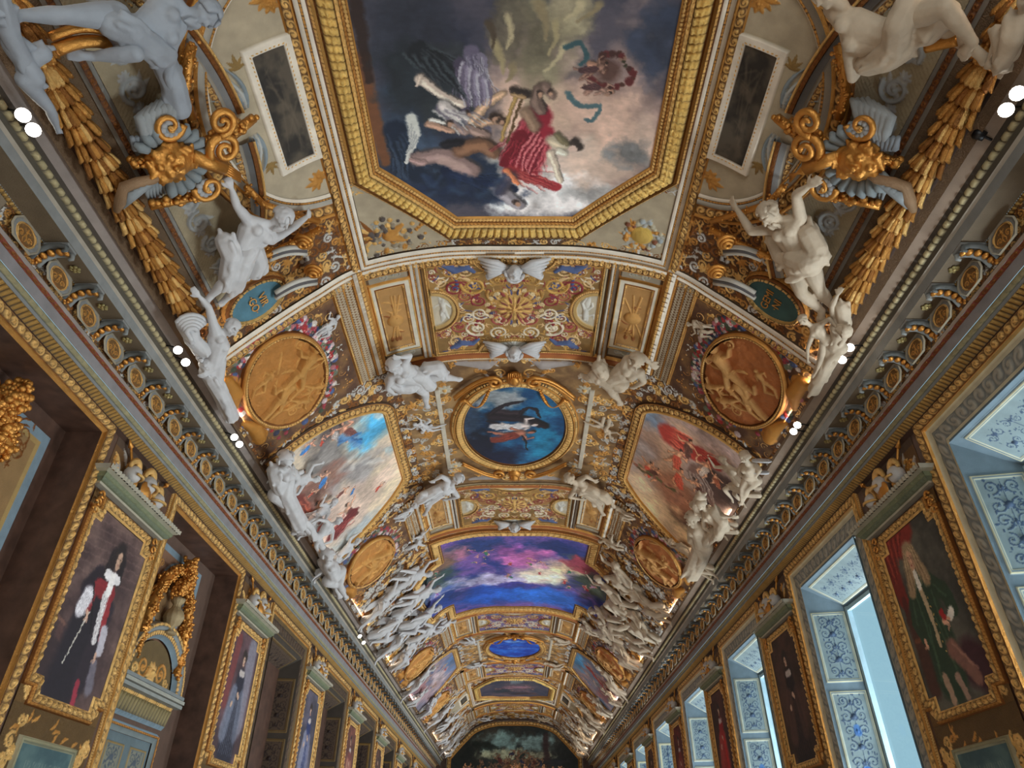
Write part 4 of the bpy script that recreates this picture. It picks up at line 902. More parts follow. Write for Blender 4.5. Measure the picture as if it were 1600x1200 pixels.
# ---------------------------------------------------------------- octagon bay
def octo(yc, dx=1.66, dy=2.05, cx=.77, cyy=1.12): 
    return [(-cx, yc - dy), (cx, yc - dy), (T(dx), yc - cyy), (T(dx), yc + cyy), (cx, yc + dy), (-cx, yc + dy), (-T(dx), yc + cyy), (-T(dx), yc - cyy)]
def oct_painting(yc, near):
    P = octo(yc); r = thing('ceiling_painting', 'x', 'painting', vault(0, yc, 0)); res = .009 if near else .03
    w = Sheet(VS, -1.75, yc - 2.1, 1.75, yc + 2.1, res, (.5, .45, .42, 0), .05); w.mask = inpoly(w.A, w.B, [(a * 1.05, yc + (b - yc) * 1.02) for a, b in P])
    if near:
        w.fbmc((.20, .21, .27), (.34, .32, .36), .9, seed=4); x = Px(w)
        x.cloud(910, 200, 170, 130, (.80, .67, .59), .95, 1); x.cloud(980, 160, 90, 120, (.62, .52, .49), .8, 2); x.cloud(870, 260, 140, 60, (.88, .79, .73), .95, 3)
        x.cloud(965, 230, 100, 75, (.80, .69, .62), .9, 31); x.cloud(930, 170, 80, 60, (.76, .63, .56), .85, 32); x.cloud(860, 305, 110, 40, (.90, .87, .86), 1, 4); x.cloud(850, 120, 60, 80, (.70, .60, .52), .7, 5); x.cloud(1040, 60, 70, 70, (.19, .22, .29), .9, 6); x.cloud(640, 60, 80, 100, (.17, .18, .22), .9, 7)
        x.cloud(690, 270, 120, 55, (.12, .16, .23), 1, 8); x.cloud(640, 180, 60, 80, (.20, .25, .32), .9, 9); x.cloud(985, 235, 40, 26, (.42, .42, .42), .9, 10); x.cloud(930, 300, 55, 20, (.60, .59, .58), .8, 11)
        x.cloud(700, 130, 90, 70, (.17, .19, .20), .9, 12); x.cloud(840, 60, 60, 90, (.48, .45, .36), .9, 13, .5); x.cloud(890, 20, 60, 50, (.58, .54, .43), .85, 14, .5); x.cloud(790, 40, 40, 70, (.36, .33, .27), .8, 15)
        x.b([(560, 90), (600, 250)], 20, (.45, .28, .17), 12, .95, .5); x.b([(552, 0), (575, 120)], 16, (.18, .12, .10), 10, .9, .5)
        x.cloud(720, 300, 100, 22, (.13, .17, .26), .9, 16); x.cloud(640, 240, 40, 40, (.28, .34, .42), .6, 17)
        FL = (.72, .60, .52); DKF = (.50, .38, .33)
        x.cloud(640, 110, 60, 60, (.13, .15, .17), .95, 21); x.cloud(690, 95, 40, 40, (.20, .21, .23), .9, 22)
        for (u0, v0, u1, v1, wd, c1, c2, sd_) in ((655, 75, 720, 125, 22, (.26, .29, .31), (.11, .12, .14), 1), (735, 78, 752, 165, 16, (.70, .68, .74), (.40, .37, .45), 2), (718, 95, 728, 170, 13, (.52, .47, .56), (.28, .25, .32), 3), (752, 85, 760, 150, 9, (.76, .75, .78), (.48, .45, .52), 4), (690, 165, 760, 200, 14, (.66, .64, .68), (.38, .36, .42), 5), (615, 200, 650, 270, 24, (.24, .30, .38), (.10, .14, .21), 6), (700, 262, 800, 290, 14, (.16, .24, .36), (.08, .12, .22), 7)): x.drape(u0, v0, u1, v1, wd, c1, c2, sd_, 8)
        x.b([(652, 118), (672, 132), (700, 150), (722, 158)], 9, (.80, .72, .66), 7); x.b([(655, 116), (649, 128)], 6, (.78, .7, .64), 3); x.b([(690, 160), (715, 178), (728, 180)], 12, (.74, .70, .68), 10)
        x.b([(735, 185), (758, 160), (785, 142)], 9, (.76, .62, .50), 6); x.b([(748, 190), (775, 182)], 11, (.72, .58, .47), 8); x.b([(772, 178), (786, 186)], 11, (.24, .17, .13), 9); x.b([(778, 184)] * 2, 8, (.76, .62, .52), None, 1, .4)
        x.b([(716, 195), (740, 200), (758, 208)], 10, (.58, .48, .44), 8); x.b([(706, 192), (725, 202)], 9, (.62, .52, .48), 8); x.b([(720, 188)] * 2, 9, (.38, .38, .42), None, 1, .5); x.b([(668, 190), (690, 196), (706, 200)], 8, (.66, .52, .44), 6); x.b([(672, 184), (700, 188)], 5, (.80, .78, .74), 3)
        x.b([(640, 180), (646, 205)], 12, (.80, .80, .77), 11, 1, .4); x.b([(646, 205), (640, 230), (633, 250)], 10, (.82, .81, .78), 3, 1, .4)
        for i in range(5): x.b([(640 + i * 3, 190 + 5 * i), (634 + i * 2, 236 - i * 2)], 1.6, (.56, .57, .58), 1, .7)
        x.b([(650, 245), (690, 240), (715, 252), (735, 262)], 15, (.56, .46, .44), 17); x.b([(690, 246), (722, 256)], 12, (.74, .62, .58), 10, .8); x.b([(716, 232), (748, 222), (770, 235)], 15, (.46, .33, .25), 13); x.b([(728, 225), (755, 222)], 8, (.64, .46, .34), 7, .8); x.b([(694, 222), (716, 218)], 9, (.10, .09, .11), 8)
        x.b([(660, 250), (640, 246)], 7, (.64, .52, .50), 4)
        x.drape(840, 178, 800, 262, 26, (.82, .36, .40), (.54, .12, .18), 6, 12); x.drape(846, 205, 826, 268, 22, (.84, .42, .44), (.58, .14, .20), 7, 10); x.drape(800, 262, 868, 288, 13, (.84, .44, .40), (.60, .18, .20), 8, 8); x.drape(812, 208, 786, 250, 14, (.70, .24, .28), (.44, .08, .13), 9, 8)
        for i in range(9): x.b([(838 + i * 1.5, 190 + 4 * i), (812 + 2 * i, 225 + 5 * i), (800 + 5 * i, 255 + 2 * i)], 3, (.90, .54, .54) if i % 2 else (.40, .06, .12), 1.5, .6)
        x.b([(820, 170), (835, 195)], 13, (.52, .42, .34), 12); x.b([(840, 135), (835, 155), (845, 170)], 12, (.42, .34, .30), 9); x.b([(850, 130), (862, 145)], 9, (.46, .37, .33), 8)
        x.b([(862, 215), (880, 224)], 14, (.74, .68, .58), 11); x.b([(858, 235), (868, 262), (874, 280)], 8, (.80, .72, .64), 5); x.b([(868, 205), (885, 220)], 7, (.42, .38, .28), 6); x.b([(897, 218), (903, 226)], 10, (.20, .16, .14), 9); x.b([(895, 228)] * 2, 8, (.84, .72, .66), None, 1, .4); x.b([(872, 232), (882, 236)], 8, (.84, .80, .72), 7)
        x.b([(806, 140), (782, 215)], 4, (.62, .50, .30), 4); x.b([(814, 148), (792, 218)], 3.5, (.36, .27, .17), 3); x.b([(800, 135), (822, 142)], 8, (.18, .14, .12), 8); x.b([(800, 142), (816, 146)], 5, (.62, .5, .36), 5)
        x.b([(775, 290), (800, 310), (812, 318)], 15, (.56, .53, .55), 8); x.b([(795, 272), (780, 295)], 13, (.34, .30, .34), 10); x.b([(806, 312)] * 2, 9, (.66, .60, .60), None, .9, .5); x.b([(790, 262), (808, 282)], 6, (.86, .50, .34), 4)
        for i in range(14): x.b([(660 + 9 * i, 272 + random.uniform(-8, 14)), (672 + 9 * i, 276 + random.uniform(-8, 14))], random.uniform(5, 11), random.choice([(.10, .15, .26), (.14, .20, .32), (.20, .27, .38), (.08, .11, .18)]), None, .7, .9)
        for (u0, v0, u1, v1) in ((770, 60, 785, 110), (792, 20, 790, 70), (838, 0, 850, 60), (866, 30, 856, 80), (880, 66, 850, 108), (760, 30, 768, 70), (905, 0, 880, 26), (935, 0, 900, 30), (800, 98, 790, 122)): x.b([(u0, v0), ((u0+u1)/2 + 6, (v0+v1)/2), (u1, v1)], random.uniform(6, 14), random.choice([(.66, .60, .45), (.56, .50, .38), (.30, .25, .20), (.74, .68, .54)]), 3, .75, .9)
        for i in range(11): x.b([(722 + 4 * i, 92 + 3 * i), (716 + 5 * i, 125 + 2 * i), (726 + 4 * i, 160)], 4.5, [(.74, .72, .76), (.44, .40, .48), (.60, .56, .64)][i % 3], 2, .75, .9)
        for i in range(9): x.b([(628 + 8 * i, 78 + 2 * i), (650 + 8 * i, 100 + 3 * i), (690 + 5 * i, 112 + 5 * i)], 5, [(.25, .28, .30), (.10, .11, .13)][i % 2], 3, .7, .9)
        for i in range(8): x.b([(676 + 6 * i, 168), (700 + 6 * i, 186 - 2 * i), (716 + 7 * i, 206 - 3 * i)], 3.5, [(.80, .78, .76), (.50, .47, .50)][i % 2], 2, .7, .9)
        for (u, v, r_) in ((770, 178, 8), (780, 184, 7), (700, 186, 8), (730, 170, 6), (842, 142, 8), (858, 138, 6), (806, 312, 8)): x.b([(u, v)] * 2, r_, (.18, .13, .11), None, .9, .5); x.b([(u + 2, v + 3)] * 2, r_ * .7, (.74, .58, .48), None, .95, .5)
        for i in range(10): x.b([(650 + 14 * i, 296 + 6 * math.sin(i)), (664 + 14 * i, 288 + 9 * math.sin(i * 2))], 11, [(.11, .16, .27), (.22, .30, .40), (.15, .19, .26)][i % 3], 7, .6, 1.)
        x.b([(920, 95), (935, 100), (945, 108)], 7, (.62, .46, .38), 5); x.b([(915, 110), (905, 118)], 5, (.56, .42, .36), 4); x.b([(930, 125), (945, 132), (955, 138)], 7, (.66, .50, .42), 5); x.b([(922, 135), (912, 142)], 5, (.58, .44, .38), 4); x.b([(946, 92)] * 2, 7, (.40, .28, .22), None, 1, .5); x.b([(948, 142)] * 2, 7, (.62, .48, .40), None, 1, .5)
        for i in range(26):
            a = i * .5; x.b([(955 + 30 * math.cos(a) * (1 + .3 * math.sin(a * 3)), 105 + 26 * math.sin(a))] * 2, random.uniform(4, 9), random.choice([(.26, .15, .13), (.36, .14, .14), (.22, .20, .14), (.52, .40, .34), (.30, .18, .14)]), None, 1, .4)
        x.b([(950, 105)] * 2, 26, (.30, .19, .16), None, .8, .5); x.who(925, 105, 945, 95, (.56, .42, .36), (.3, .2, .2), 12); x.who(930, 130, 950, 140, (.62, .48, .42), (.3, .2, .2), 13)
        x.b([(882, 70), (905, 62), (915, 85), (905, 95)], 6, (.22, .33, .35), 4, .9); x.b([(885, 140), (905, 160), (935, 160), (925, 183), (915, 183)], 6, (.30, .40, .42), 4, .9)
    else:
        w.fbmc((.16, .18, .26), (.34, .28, .32), .9, seed=8)
        w.cloud(0, yc - .2, .9, .35, (.52, .36, .40), .8, 2); w.cloud(.1, yc - 1.5, .4, .7, (.46, .50, .52), .8, 3); w.cloud(-.6, yc + .6, .8, .6, (.13, .16, .20), .9, 4); w.cloud(.4, yc + 1.2, 1, .4, (.24, .16, .17), .8, 5)
        for i in range(9): w.person(random.uniform(-.9, .9), yc + random.uniform(-.8, .8), random.uniform(0, 6), .5, (.5, .38, .36), (.3, .2, .26), i)
    w.warp(.010 if near else .06, .16, 2, .05); mk('canvas', w.mb(), M['paint'], r); st_ = .011 if near else .03
    m = MB(); sweep(VS, P, [(.02, .05, .08, 'flat', 0, 0, GOLD), (.045, .075, .085, 'bead', .02, .045, PGOLD, DGOLD), (.03, .10, .12, 'rope', .015, .05, GOLD, DGOLD),
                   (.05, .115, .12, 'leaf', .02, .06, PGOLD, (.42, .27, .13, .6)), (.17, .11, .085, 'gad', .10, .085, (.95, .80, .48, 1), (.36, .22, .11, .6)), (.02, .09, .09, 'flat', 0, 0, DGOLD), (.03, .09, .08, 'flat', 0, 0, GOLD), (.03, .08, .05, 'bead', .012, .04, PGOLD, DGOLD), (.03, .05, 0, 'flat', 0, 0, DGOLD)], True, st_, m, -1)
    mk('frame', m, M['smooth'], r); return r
oc = oct_painting(YOCT, True); oc['label'] = 'great octagonal sky painting with dark clouds and a red-robed figure, nearest the viewer'
WB = [(.05, .03, .06, 'flat', 0, 0, W1), (.03, .05, .05, 'bead', .015, .04, GOLD, UMB), (.05, .06, .06, 'flat', 0, 0, W1), (.03, .06, .04, 'flat', 0, 0, GOLD), (.10, .03, .035, 'scroll', .025, .09, PGOLD, LEAFG), (.02, .05, .03, 'rope', .01, .03, GOLD), (.02, .03, 0, 'flat', 0, 0, GOLD)]
def crossband(y, side):
    """white and gold rib running over the vault just off the octagon bay"""
    m = MB(); ts = np.linspace(-T(3.93), T(3.93), 60); sweep(VS, [(a, y) for a in ts], WB, False, .012 if y < 10 else .03, m, side); return m
def oct_border(yc, st_):
    m = MB(); x = T(2.04); y0, y1 = yc - 2.62, yc + 2.62
    n = 12; top = [(a, y1) for a in np.linspace(x, -x, n)]; bot = [(a, y0) for a in np.linspace(-x, x, n)]
    sweep(VS, bot + top, WB[:4] + [(.09, .04, .045, 'scroll', .025, .09, PGOLD, LEAFG), (.03, .03, 0, 'flat', 0, 0, GOLD)], True, st_, m, -1); return m
ob = tag(mk('stucco_border', oct_border(YOCT, .012), M['smooth'], origin=vault(0, YOCT, 0)), 'white and gold rectangular stucco border around the nearest octagonal painting', 'moulding')
def spandrel(yc, sx, sy, near, kind):
    # triangle between the octagon's cut corner and the rectangular border
    tri = [(sx * (1.00 + .34), yc + sy * 2.60), (sx * T(2.16), yc + sy * 2.60), (sx * T(2.16), yc + sy * 1.62)]
    tri = [(sx * .82, yc + sy * 2.61), (sx * T(2.03), yc + sy * 2.61), (sx * T(2.03), yc + sy * 1.2)]
    xs = [q[0] for q in tri]; yy = [q[1] for q in tri]; w = Sheet(VS, min(xs), min(yy), max(xs), max(yy), .009 if near else .03, (.66, .60, .50, .1), .012)
    w.mask = inpoly(w.A, w.B, [(a * 1.001, b) for a, b in tri]); cx, cy = sx * (T(2.03) - .32), yc + sy * (2.60 - .34)
    r = random.Random(kind)
    if kind == 2:
        w.ball(cx, cy, .15, .35, (.84, .70, .36, .8)); w.ball(cx, cy, .13, .5, (.80, .66, .34, .8))
        for i in range(44):
            a = i * .42; w.ball(cx + .22 * math.cos(a) + r.uniform(-.05, .05), cy + .22 * math.sin(a) + r.uniform(-.03, .03), r.uniform(.018, .045), 1, r.choice([GOLD, (.62, .64, .64, 0), (.5, .3, .2, .5), (.7, .66, .56, .2)]))
        for i in range(7): w.leaf(cx, cy, r.uniform(0, 6.3), .34, .025, r.choice([GOLD, (.66, .66, .64, 0)]), 1)
    else:
        w.mstroke([(cx + .22, cy - .14 * sy), (cx + .02, cy), (cx - .2 * sx, cy + .12 * sy)], [.03, .09, .04], .9, GOLD)
        for i in range(6): w.leaf(cx + .15 * sx, cy - .05, math.pi * (.7 + .12 * i), .34, .03, [PGOLD, DGOLD][i % 2], .3)
        for i in range(90): w.ball(cx + r.gauss(0, .22), cy + r.gauss(0, .14), r.uniform(.02, .045), 1, r.choice([GOLD, PGOLD, (.55, .5, .42, .2), (.34, .3, .28, 0)]))
        for i in range(4): w.spiral(cx + r.uniform(-.25, .25), cy + r.uniform(-.2, .2), .07, r.uniform(0, 6), 1.4, 1, .014, (.60, .60, .58, .1))
    return w.mb()
SPN = {(-1, 1): 'lower left, with bagpipes and flowers', (1, 1): 'lower right, with a gold disc ringed by flowers', (-1, -1): 'upper left', (1, -1): 'upper right'}
for (yc, nr) in ((YOCT, True),):
    for sx in (-1, 1): tag(mk('corner_ornament', spandrel(yc, sx, 1, nr, 2 if sx > 0 else 1), M['smooth'], origin=vault(sx * 1.9, yc + 2.2, 0)), 'gilded corner relief of nearest octagon, ' + SPN[(sx, 1)], 'ornament')

def arch_panel(sx, yc, near=True):
    """half-round panel beside the octagon holding a slanting dark picture"""
    r = thing('arched_panel', 'x', 'panel', vault(sx * T(2.7), yc, 0)); t0 = T(2.24); D = T(3.02) - t0; hy = 1.30; res = .009 if near else .03
    S = lambda a, b, h: vault(sx * a, b, h)
    w = Sheet(S, t0, yc - hy - .05, t0 + D + .05, yc + hy + .05, res, (.68, .62, .52, .05), .012); e = ((w.A - t0) / D) ** 2 + ((w.B - yc) / hy) ** 2; w.mask = e < 1.02
    pa, pb, ya, yb = T(2.33), T(2.60), yc - .62, yc + .68
    for (m_, c, h) in ((.09, W1, .045), (.0, (.35, .24, .13, .3), -.03)):
        ins = (w.A > pa - m_) & (w.A < pb + m_) & (w.B > ya - m_) & (w.B < yb + m_); w.C[ins] = c; w.H[ins] += h
    if near:
        for s in (-1, 1):
            for q in range(5): w.leaf(T(2.74) + .022 * q, yc + s * .16, s * (math.pi / 2 + .25 - .16 * q), .50 - .04 * q, .024, [(.52, .56, .58, 0), (.70, .70, .68, 0)][q % 2], -s * 1.1, 1.2, .02)
            w.acan(T(2.72), yc + s * .55, math.pi * (.5 * s), .16, .02, (.58, .46, .26, .5)); w.acan(t0 + .12, yc + s * (hy - .22), 0, .2, .03, GOLD); w.rosette(t0 + .12, yc + s * (hy - .28), .10, 7, GOLD)
        w.ball(T(2.82), yc, .05, 1.3, (.52, .48, .42, .1)); w.acan(T(2.82), yc, 0, .16, .02, GOLD)
        for s in (-1, 1): w.swag((T(2.80), yc + s * .04), (T(2.98), yc + s * .16), .02, .02, GOLD, DGOLD)
    mk('relief', w.mb(), M['smooth'], r)
    m = MB(); sweep(S, rect(pa, ya, pb, yb), [(.035, .03, .05, 'bead', .02, .045, PGOLD, UMB), (.02, .05, .04, 'flat', 0, 0, DGOLD)], True, .012 if near else .04, m, -1); mk('picture_frame', m, M['smooth'], r)
    w = Sheet(S, pa, ya, pb, yb, .012, BRN, .034); w.fbmc((.16, .14, .12), (.33, .29, .24), .25, seed=5 + sx); 
    for i in range(14): w.brush([(pa + random.uniform(.03, .3), ya + random.uniform(.1, 1.2)), (pa + random.uniform(.03, .3), ya + random.uniform(.1, 1.2))], .02, .01, (.40, .35, .29), .35)
    mk('picture', w.mb(), M['paint'], r)
    m = MB(); n = 50; arc = [(t0 + (D) * math.sin(q), yc - hy * math.cos(q)) for q in np.linspace(.04, math.pi - .04, n)]
    sweep(S, arc, [(.03, .02, .05, 'flat', 0, 0, W1), (.03, .05, .05, 'bead', .016, .04, GOLD, UMB), (.07, .06, .06, 'flat', 0, 0, (.66, .63, .58, 0)), (.03, .06, .04, 'flat', 0, 0, GOLD), (.12, .03, .04, 'scroll', .03, .11, PGOLD, LEAFG), (.04, .06, .06, 'tor', .02, 0, GOLD), (.02, .05, 0, 'flat', 0, 0, DGOLD)], False, .012 if near else .04, m, -1)
    mk('arch_moulding', m, M['smooth'], r); return r
def husk(sx, yc, near=True, hl=1.85):
    """heavy gilded husk torus lying on the cornice"""
    m = MB(); S = lambda a, b, h: vault(sx * a, b, h); t = T(3.72)
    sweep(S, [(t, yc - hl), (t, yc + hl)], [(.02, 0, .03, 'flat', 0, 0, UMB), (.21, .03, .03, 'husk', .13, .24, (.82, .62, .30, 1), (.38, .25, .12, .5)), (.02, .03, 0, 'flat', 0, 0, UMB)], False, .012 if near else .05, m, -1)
    rs = random.Random(3); tc = t + .125; y = yc - hl
    while y < yc + hl - .2:      # whorls of curling leaves round the roll
        for j in range(-3, 4):
            q = rs.uniform(-.015, .015); hh = .13 * math.sqrt(max(0, 1 - (j / 3.6) ** 2)); col = rs.choice([PGOLD, GOLD, (.72, .50, .24, 1), (.62, .41, .20, 1)])
            P_ = [vault(sx * (tc + j * .026 + q), y, .04 + hh), vault(sx * (tc + j * .034 + q), y + .08, .07 + hh), vault(sx * (tc + j * .042 + q), y + .15, .09 + hh), vault(sx * (tc + j * .050 + q), y + .20, .05 + hh)]
            tube(m, P_, [.018, .030, .028, .012], col, 6)
        for j in range(4): ball(m, vault(sx * (tc + rs.uniform(-.1, .1)), y + rs.uniform(0, .2), .16), rs.uniform(.02, .03), PGOLD, 7, 5)
        y += .17
    return m
def compartment(sx, yc, near=True):
    """broken round pediment with carved fields between husk torus and arched panel"""
    r = thing('broken_pediment', 'x', 'pediment', vault(sx * T(3.4), yc, 0)); S = lambda a, b, h: vault(sx * a, b, h); res = .010 if near else .04
    tb = T(3.55)
    for s in (-1, 1):
        y0, y1 = (yc + .15, yc + 1.95) if s > 0 else (yc - 1.95, yc - .15)
        w = Sheet(S, T(2.9), y0, tb, y1, res, (.60, .54, .43, .15), .012)
        f = np.abs(w.B - yc); edge = T(2.96) + .62 * (np.clip(f / 1.9, 0, 1)) ** 2.2
        w.mask = w.A > edge
        w.H += .004 * (np.sin(w.A * 140) * np.sin(w.B * 140) > 0)
        for q in range(4):
            w.spiral(tb - .20 - .02 * q, yc + s * (.45 + .33 * q), .15 - .018 * q, random.uniform(0, 6), 1.7, s, .026, (.60, .60, .59, .0), 1.3); w.acan(tb - .28, yc + s * (.4 + .33 * q), s * 1.2, .24, .026, (.64, .63, .61, 0)); w.rosette(tb - .18, yc + s * (.60 + .30 * q), .07, 7, (.62, .61, .6, 0)); w.leaf(tb - .1, yc + s * (.5 + .3 * q), s * 2.6, .22, .024, (.66, .65, .62, 0), -s, 1.)
        mk('arabesque_field', w.mb(), M['smooth'], r)
        m = MB(); arc = []
        for q in np.linspace(.16, 1.74, 40): arc.append((T(2.96) + .62 * (q / 1.9) ** 2.2, yc + s * q))
        sweep(S, arc, [(.06, .02, .05, 'scroll', .02, .07, PGOLD, (.36, .2, .12, .2)), (.03, .05, .07, 'flat', 0, 0, (.62, .58, .52, 0)), (.07, .07, .07, 'flat', 0, 0, (.52, .51, .5, 0)), (.05, .07, .08, 'leaf', .02, .06, DGOLD, UMB), (.03, .09, .09, 'tor', .015, 0, PGOLD), (.02, .08, 0, 'flat', 0, 0, DGOLD)], False, .012 if near else .05, m, s)
        mk('pediment_arc', m, M['smooth'], r)
    m = MB(); sweep(S, [(tb, yc - 1.95), (tb, yc + 1.95)], [(.05, .0, .04, 'flat', 0, 0, (.58, .56, .53, 0)), (.06, .04, .05, 'scroll', .02, .07, DGOLD, (.30, .17, .1, .1)), (.03, .05, .02, 'flat', 0, 0, (.5, .47, .43, 0))], False, .012 if near else .05, m, -1); mk('base_band', m, M['smooth'], r)
    return r
for sx in (-1, 1):
    o = arch_panel(sx, 4.35); o['label'] = 'half-round panel with a slanting dark picture, %s of the nearest octagon' % SIDES[sx]
    o = mk('husk_torus', husk(sx, 4.35), M['smooth'], origin=vault(sx * T(3.8), 4.35, 0)); tag(o, 'thick gilded husk roll lying along the nearest %s cornice' % SIDES[sx], 'moulding')
    o = compartment(sx, 4.35); o['label'] = 'broken round pediment with carved fields above the nearest %s cornice' % SIDES[sx]

# ---------------------------------------------------------------- grotesque bay
def grotesque(yc, near, blue=False, hw=1.28, hy=1.08):
    res = .009 if near else .022; g0 = (.66, .50, .28, .45) if not blue else (.44, .38, .56, .1)
    r = thing('grotesque_panel', 'x', 'panel', vault(0, yc, 0)); w = Sheet(VS, -hw, yc - hy, hw, yc + hy, res, g0, .012)
    w.fbmc(g0[:3], tuple(np.array(g0[:3]) * .8), .3, seed=int(yc)); cols = [(.84, .66, .36, .9), (.52, .16, .18, .1), (.24, .28, .46, .1), (.86, .72, .52, .6), (.62, .30, .26, .2), (.78, .60, .34, .9), (.86, .80, .70, .2)]
    rs = random.Random(5)
    for x0, y0, r0 in ((-.25, .28, .16), (-.25, .62, .13), (-.62, .5, .17), (-.55, .15, .12), (-.9, .45, .14), (-.95, .8, .13), (-.3, .88, .09), (-.72, .82, .12), (-1.12, .62, .09), (-.75, .26, .1)):
        for s in (-1, 1): w.spiral(x0, yc + s * y0, r0 * 1.15, rs.uniform(0, 6), 1.7, s, r0 * .15, cols[rs.randint(0, 6)], 1.0); w.leaf(x0, yc + s * y0, rs.uniform(0, 6), r0 * 1.9, r0 * .2, cols[rs.randint(0, 6)], s * 1.4); w.rosette(x0, yc + s * y0, r0 * .45, 6, cols[rs.randint(0, 6)], PGOLD)
    for i in range(230 if near else 90):
        x0, y0 = rs.uniform(-hw, 0), rs.uniform(-hy, hy)
        if i % 3 == 0: w.spiral(x0, yc + y0, rs.uniform(.035, .07), rs.uniform(0, 6.3), 1.4, rs.choice([-1, 1]), .010, cols[rs.choice([0, 0, 3, 5, 6, 1])], 1.2)
        w.leaf(x0, yc + y0, rs.uniform(0, 6.3), rs.uniform(.08, .2), rs.uniform(.01, .018), cols[rs.randint(0, 6)], rs.uniform(-2, 2))
    for s in (-1, 1):   # blue birds / beasts near the corners
        w.mstroke([(-1.05, yc + s * .98), (-.88, yc + s * .86), (-.70, yc + s * .90), (-.60, yc + s * .80)], [.04, .07, .05, .03], .9, (.30, .36, .52, .05)); w.leaf(-.88, yc + s * .9, s * 2.2, .22, .04, (.36, .36, .56, .05), s)
    for q in range(18):
        a = q * math.pi / 9; r1, r2 = (.30, .44); w.leaf(r1 * math.cos(a), yc + r1 * math.sin(a), a, .13, .032, [(.56, .24, .22, .2), PGOLD, (.30, .30, .44, .1)][q % 3], base=.01); w.spiral(.42 * math.cos(a + .17), yc + .42 * math.sin(a + .17), .04, a, 1.3, 1, .010, (.86, .76, .58, .5), 1.2, .01)
    w.seg((0, yc), (0, yc), .29, .29, .12, (.80, .64, .38, .8), .004)
    for q in range(20): a = q * math.pi / 10; w.leaf(.13 * math.cos(a), yc + .13 * math.sin(a), a, .15, .02, [(.50, .22, .2, .2), PGOLD][q % 2], base=.035)
    for q in range(12): a = q * math.pi / 6; w.leaf(.03 * math.cos(a), yc + .03 * math.sin(a), a, .11, .022, PGOLD if q % 2 else (.62, .42, .22, .7), base=.05)
    w.ball(0, yc, .04, 1, PGOLD, .06)
    w.sym(); ground = (.74, .69, .60, .1)
    # half-round inset fields on the four sides
    ea = ((np.abs(w.A) - hw) / .42) ** 2 + ((w.B - yc) / .50) ** 2; eb = (w.A / .62) ** 2 + ((np.abs(w.B - yc) - hy) / .34) ** 2
    for e in (ea, eb):
        w.C[e < 1] = (.78, .60, .34, .8); w.H[e < 1] = .045; w.C[e < .80] = (.50, .34, .2, .4); w.C[e < .74] = (.80, .66, .42, .8); w.C[e < .52] = ground; w.H[e < .52] = .016
    sk = (.78, .76, .72, 0)
    for s in (-1, 1):
        w.h0 = .016; w.body(s * (hw - .16), yc, math.pi / 2 * s, .52, sk, 2 + s, 1.1)
        for q in (-1, 1): w.leaf(s * (hw - .14), yc, q * 1.4 if s < 0 else math.pi + q * 1.4, .3, .045, sk, q * .6)
        for q in (-1, 1): w.spiral(q * .22, yc + s * (hy - .11), .09, 0, 1.4, q * s, .022, sk); w.leaf(q * .1, yc + s * (hy - .06), math.pi / 2 - q * 1.3 if s < 0 else -math.pi / 2 + q * 1.3, .36, .05, sk, 0)
        w.shell(0, yc + s * (hy - .04), -s * math.pi / 2, .22, 9, sk, 2.2)
    mk('painted_relief', w.mb(), M['smooth'], r)
    m = MB(); y0, y1 = yc - hy, yc + hy
    sweep(VS, [(a, y0) for a in np.linspace(-hw, hw, 8)] + [(a, y1) for a in np.linspace(hw, -hw, 8)], [(.025, .02, .05, 'flat', 0, 0, PGOLD), (.03, .05, .05, 'bead', .014, .04, PGOLD, DGOLD), (.03, .05, .02, 'flat', 0, 0, (.74, .66, .52, .2))], True, .012 if near else .03, m, -1)
    for s in (-1, 1):
        sweep(VS, ell(s * hw, yc, .42, .50, 30, 90 if s > 0 else -90, 270 if s > 0 else 90), [(.045, .05, .06, 'rope', .016, .04, PGOLD, DGOLD)], False, .012 if near else .03, m, 1)
        sweep(VS, ell(0, yc + s * hy, .62, .34, 30, 180 if s > 0 else 0, 360 if s > 0 else 180), [(.045, .05, .06, 'rope', .016, .04, PGOLD, DGOLD)], False, .012 if near else .03, m, 1)
    mk('moulding', m, M['smooth'], r); return r
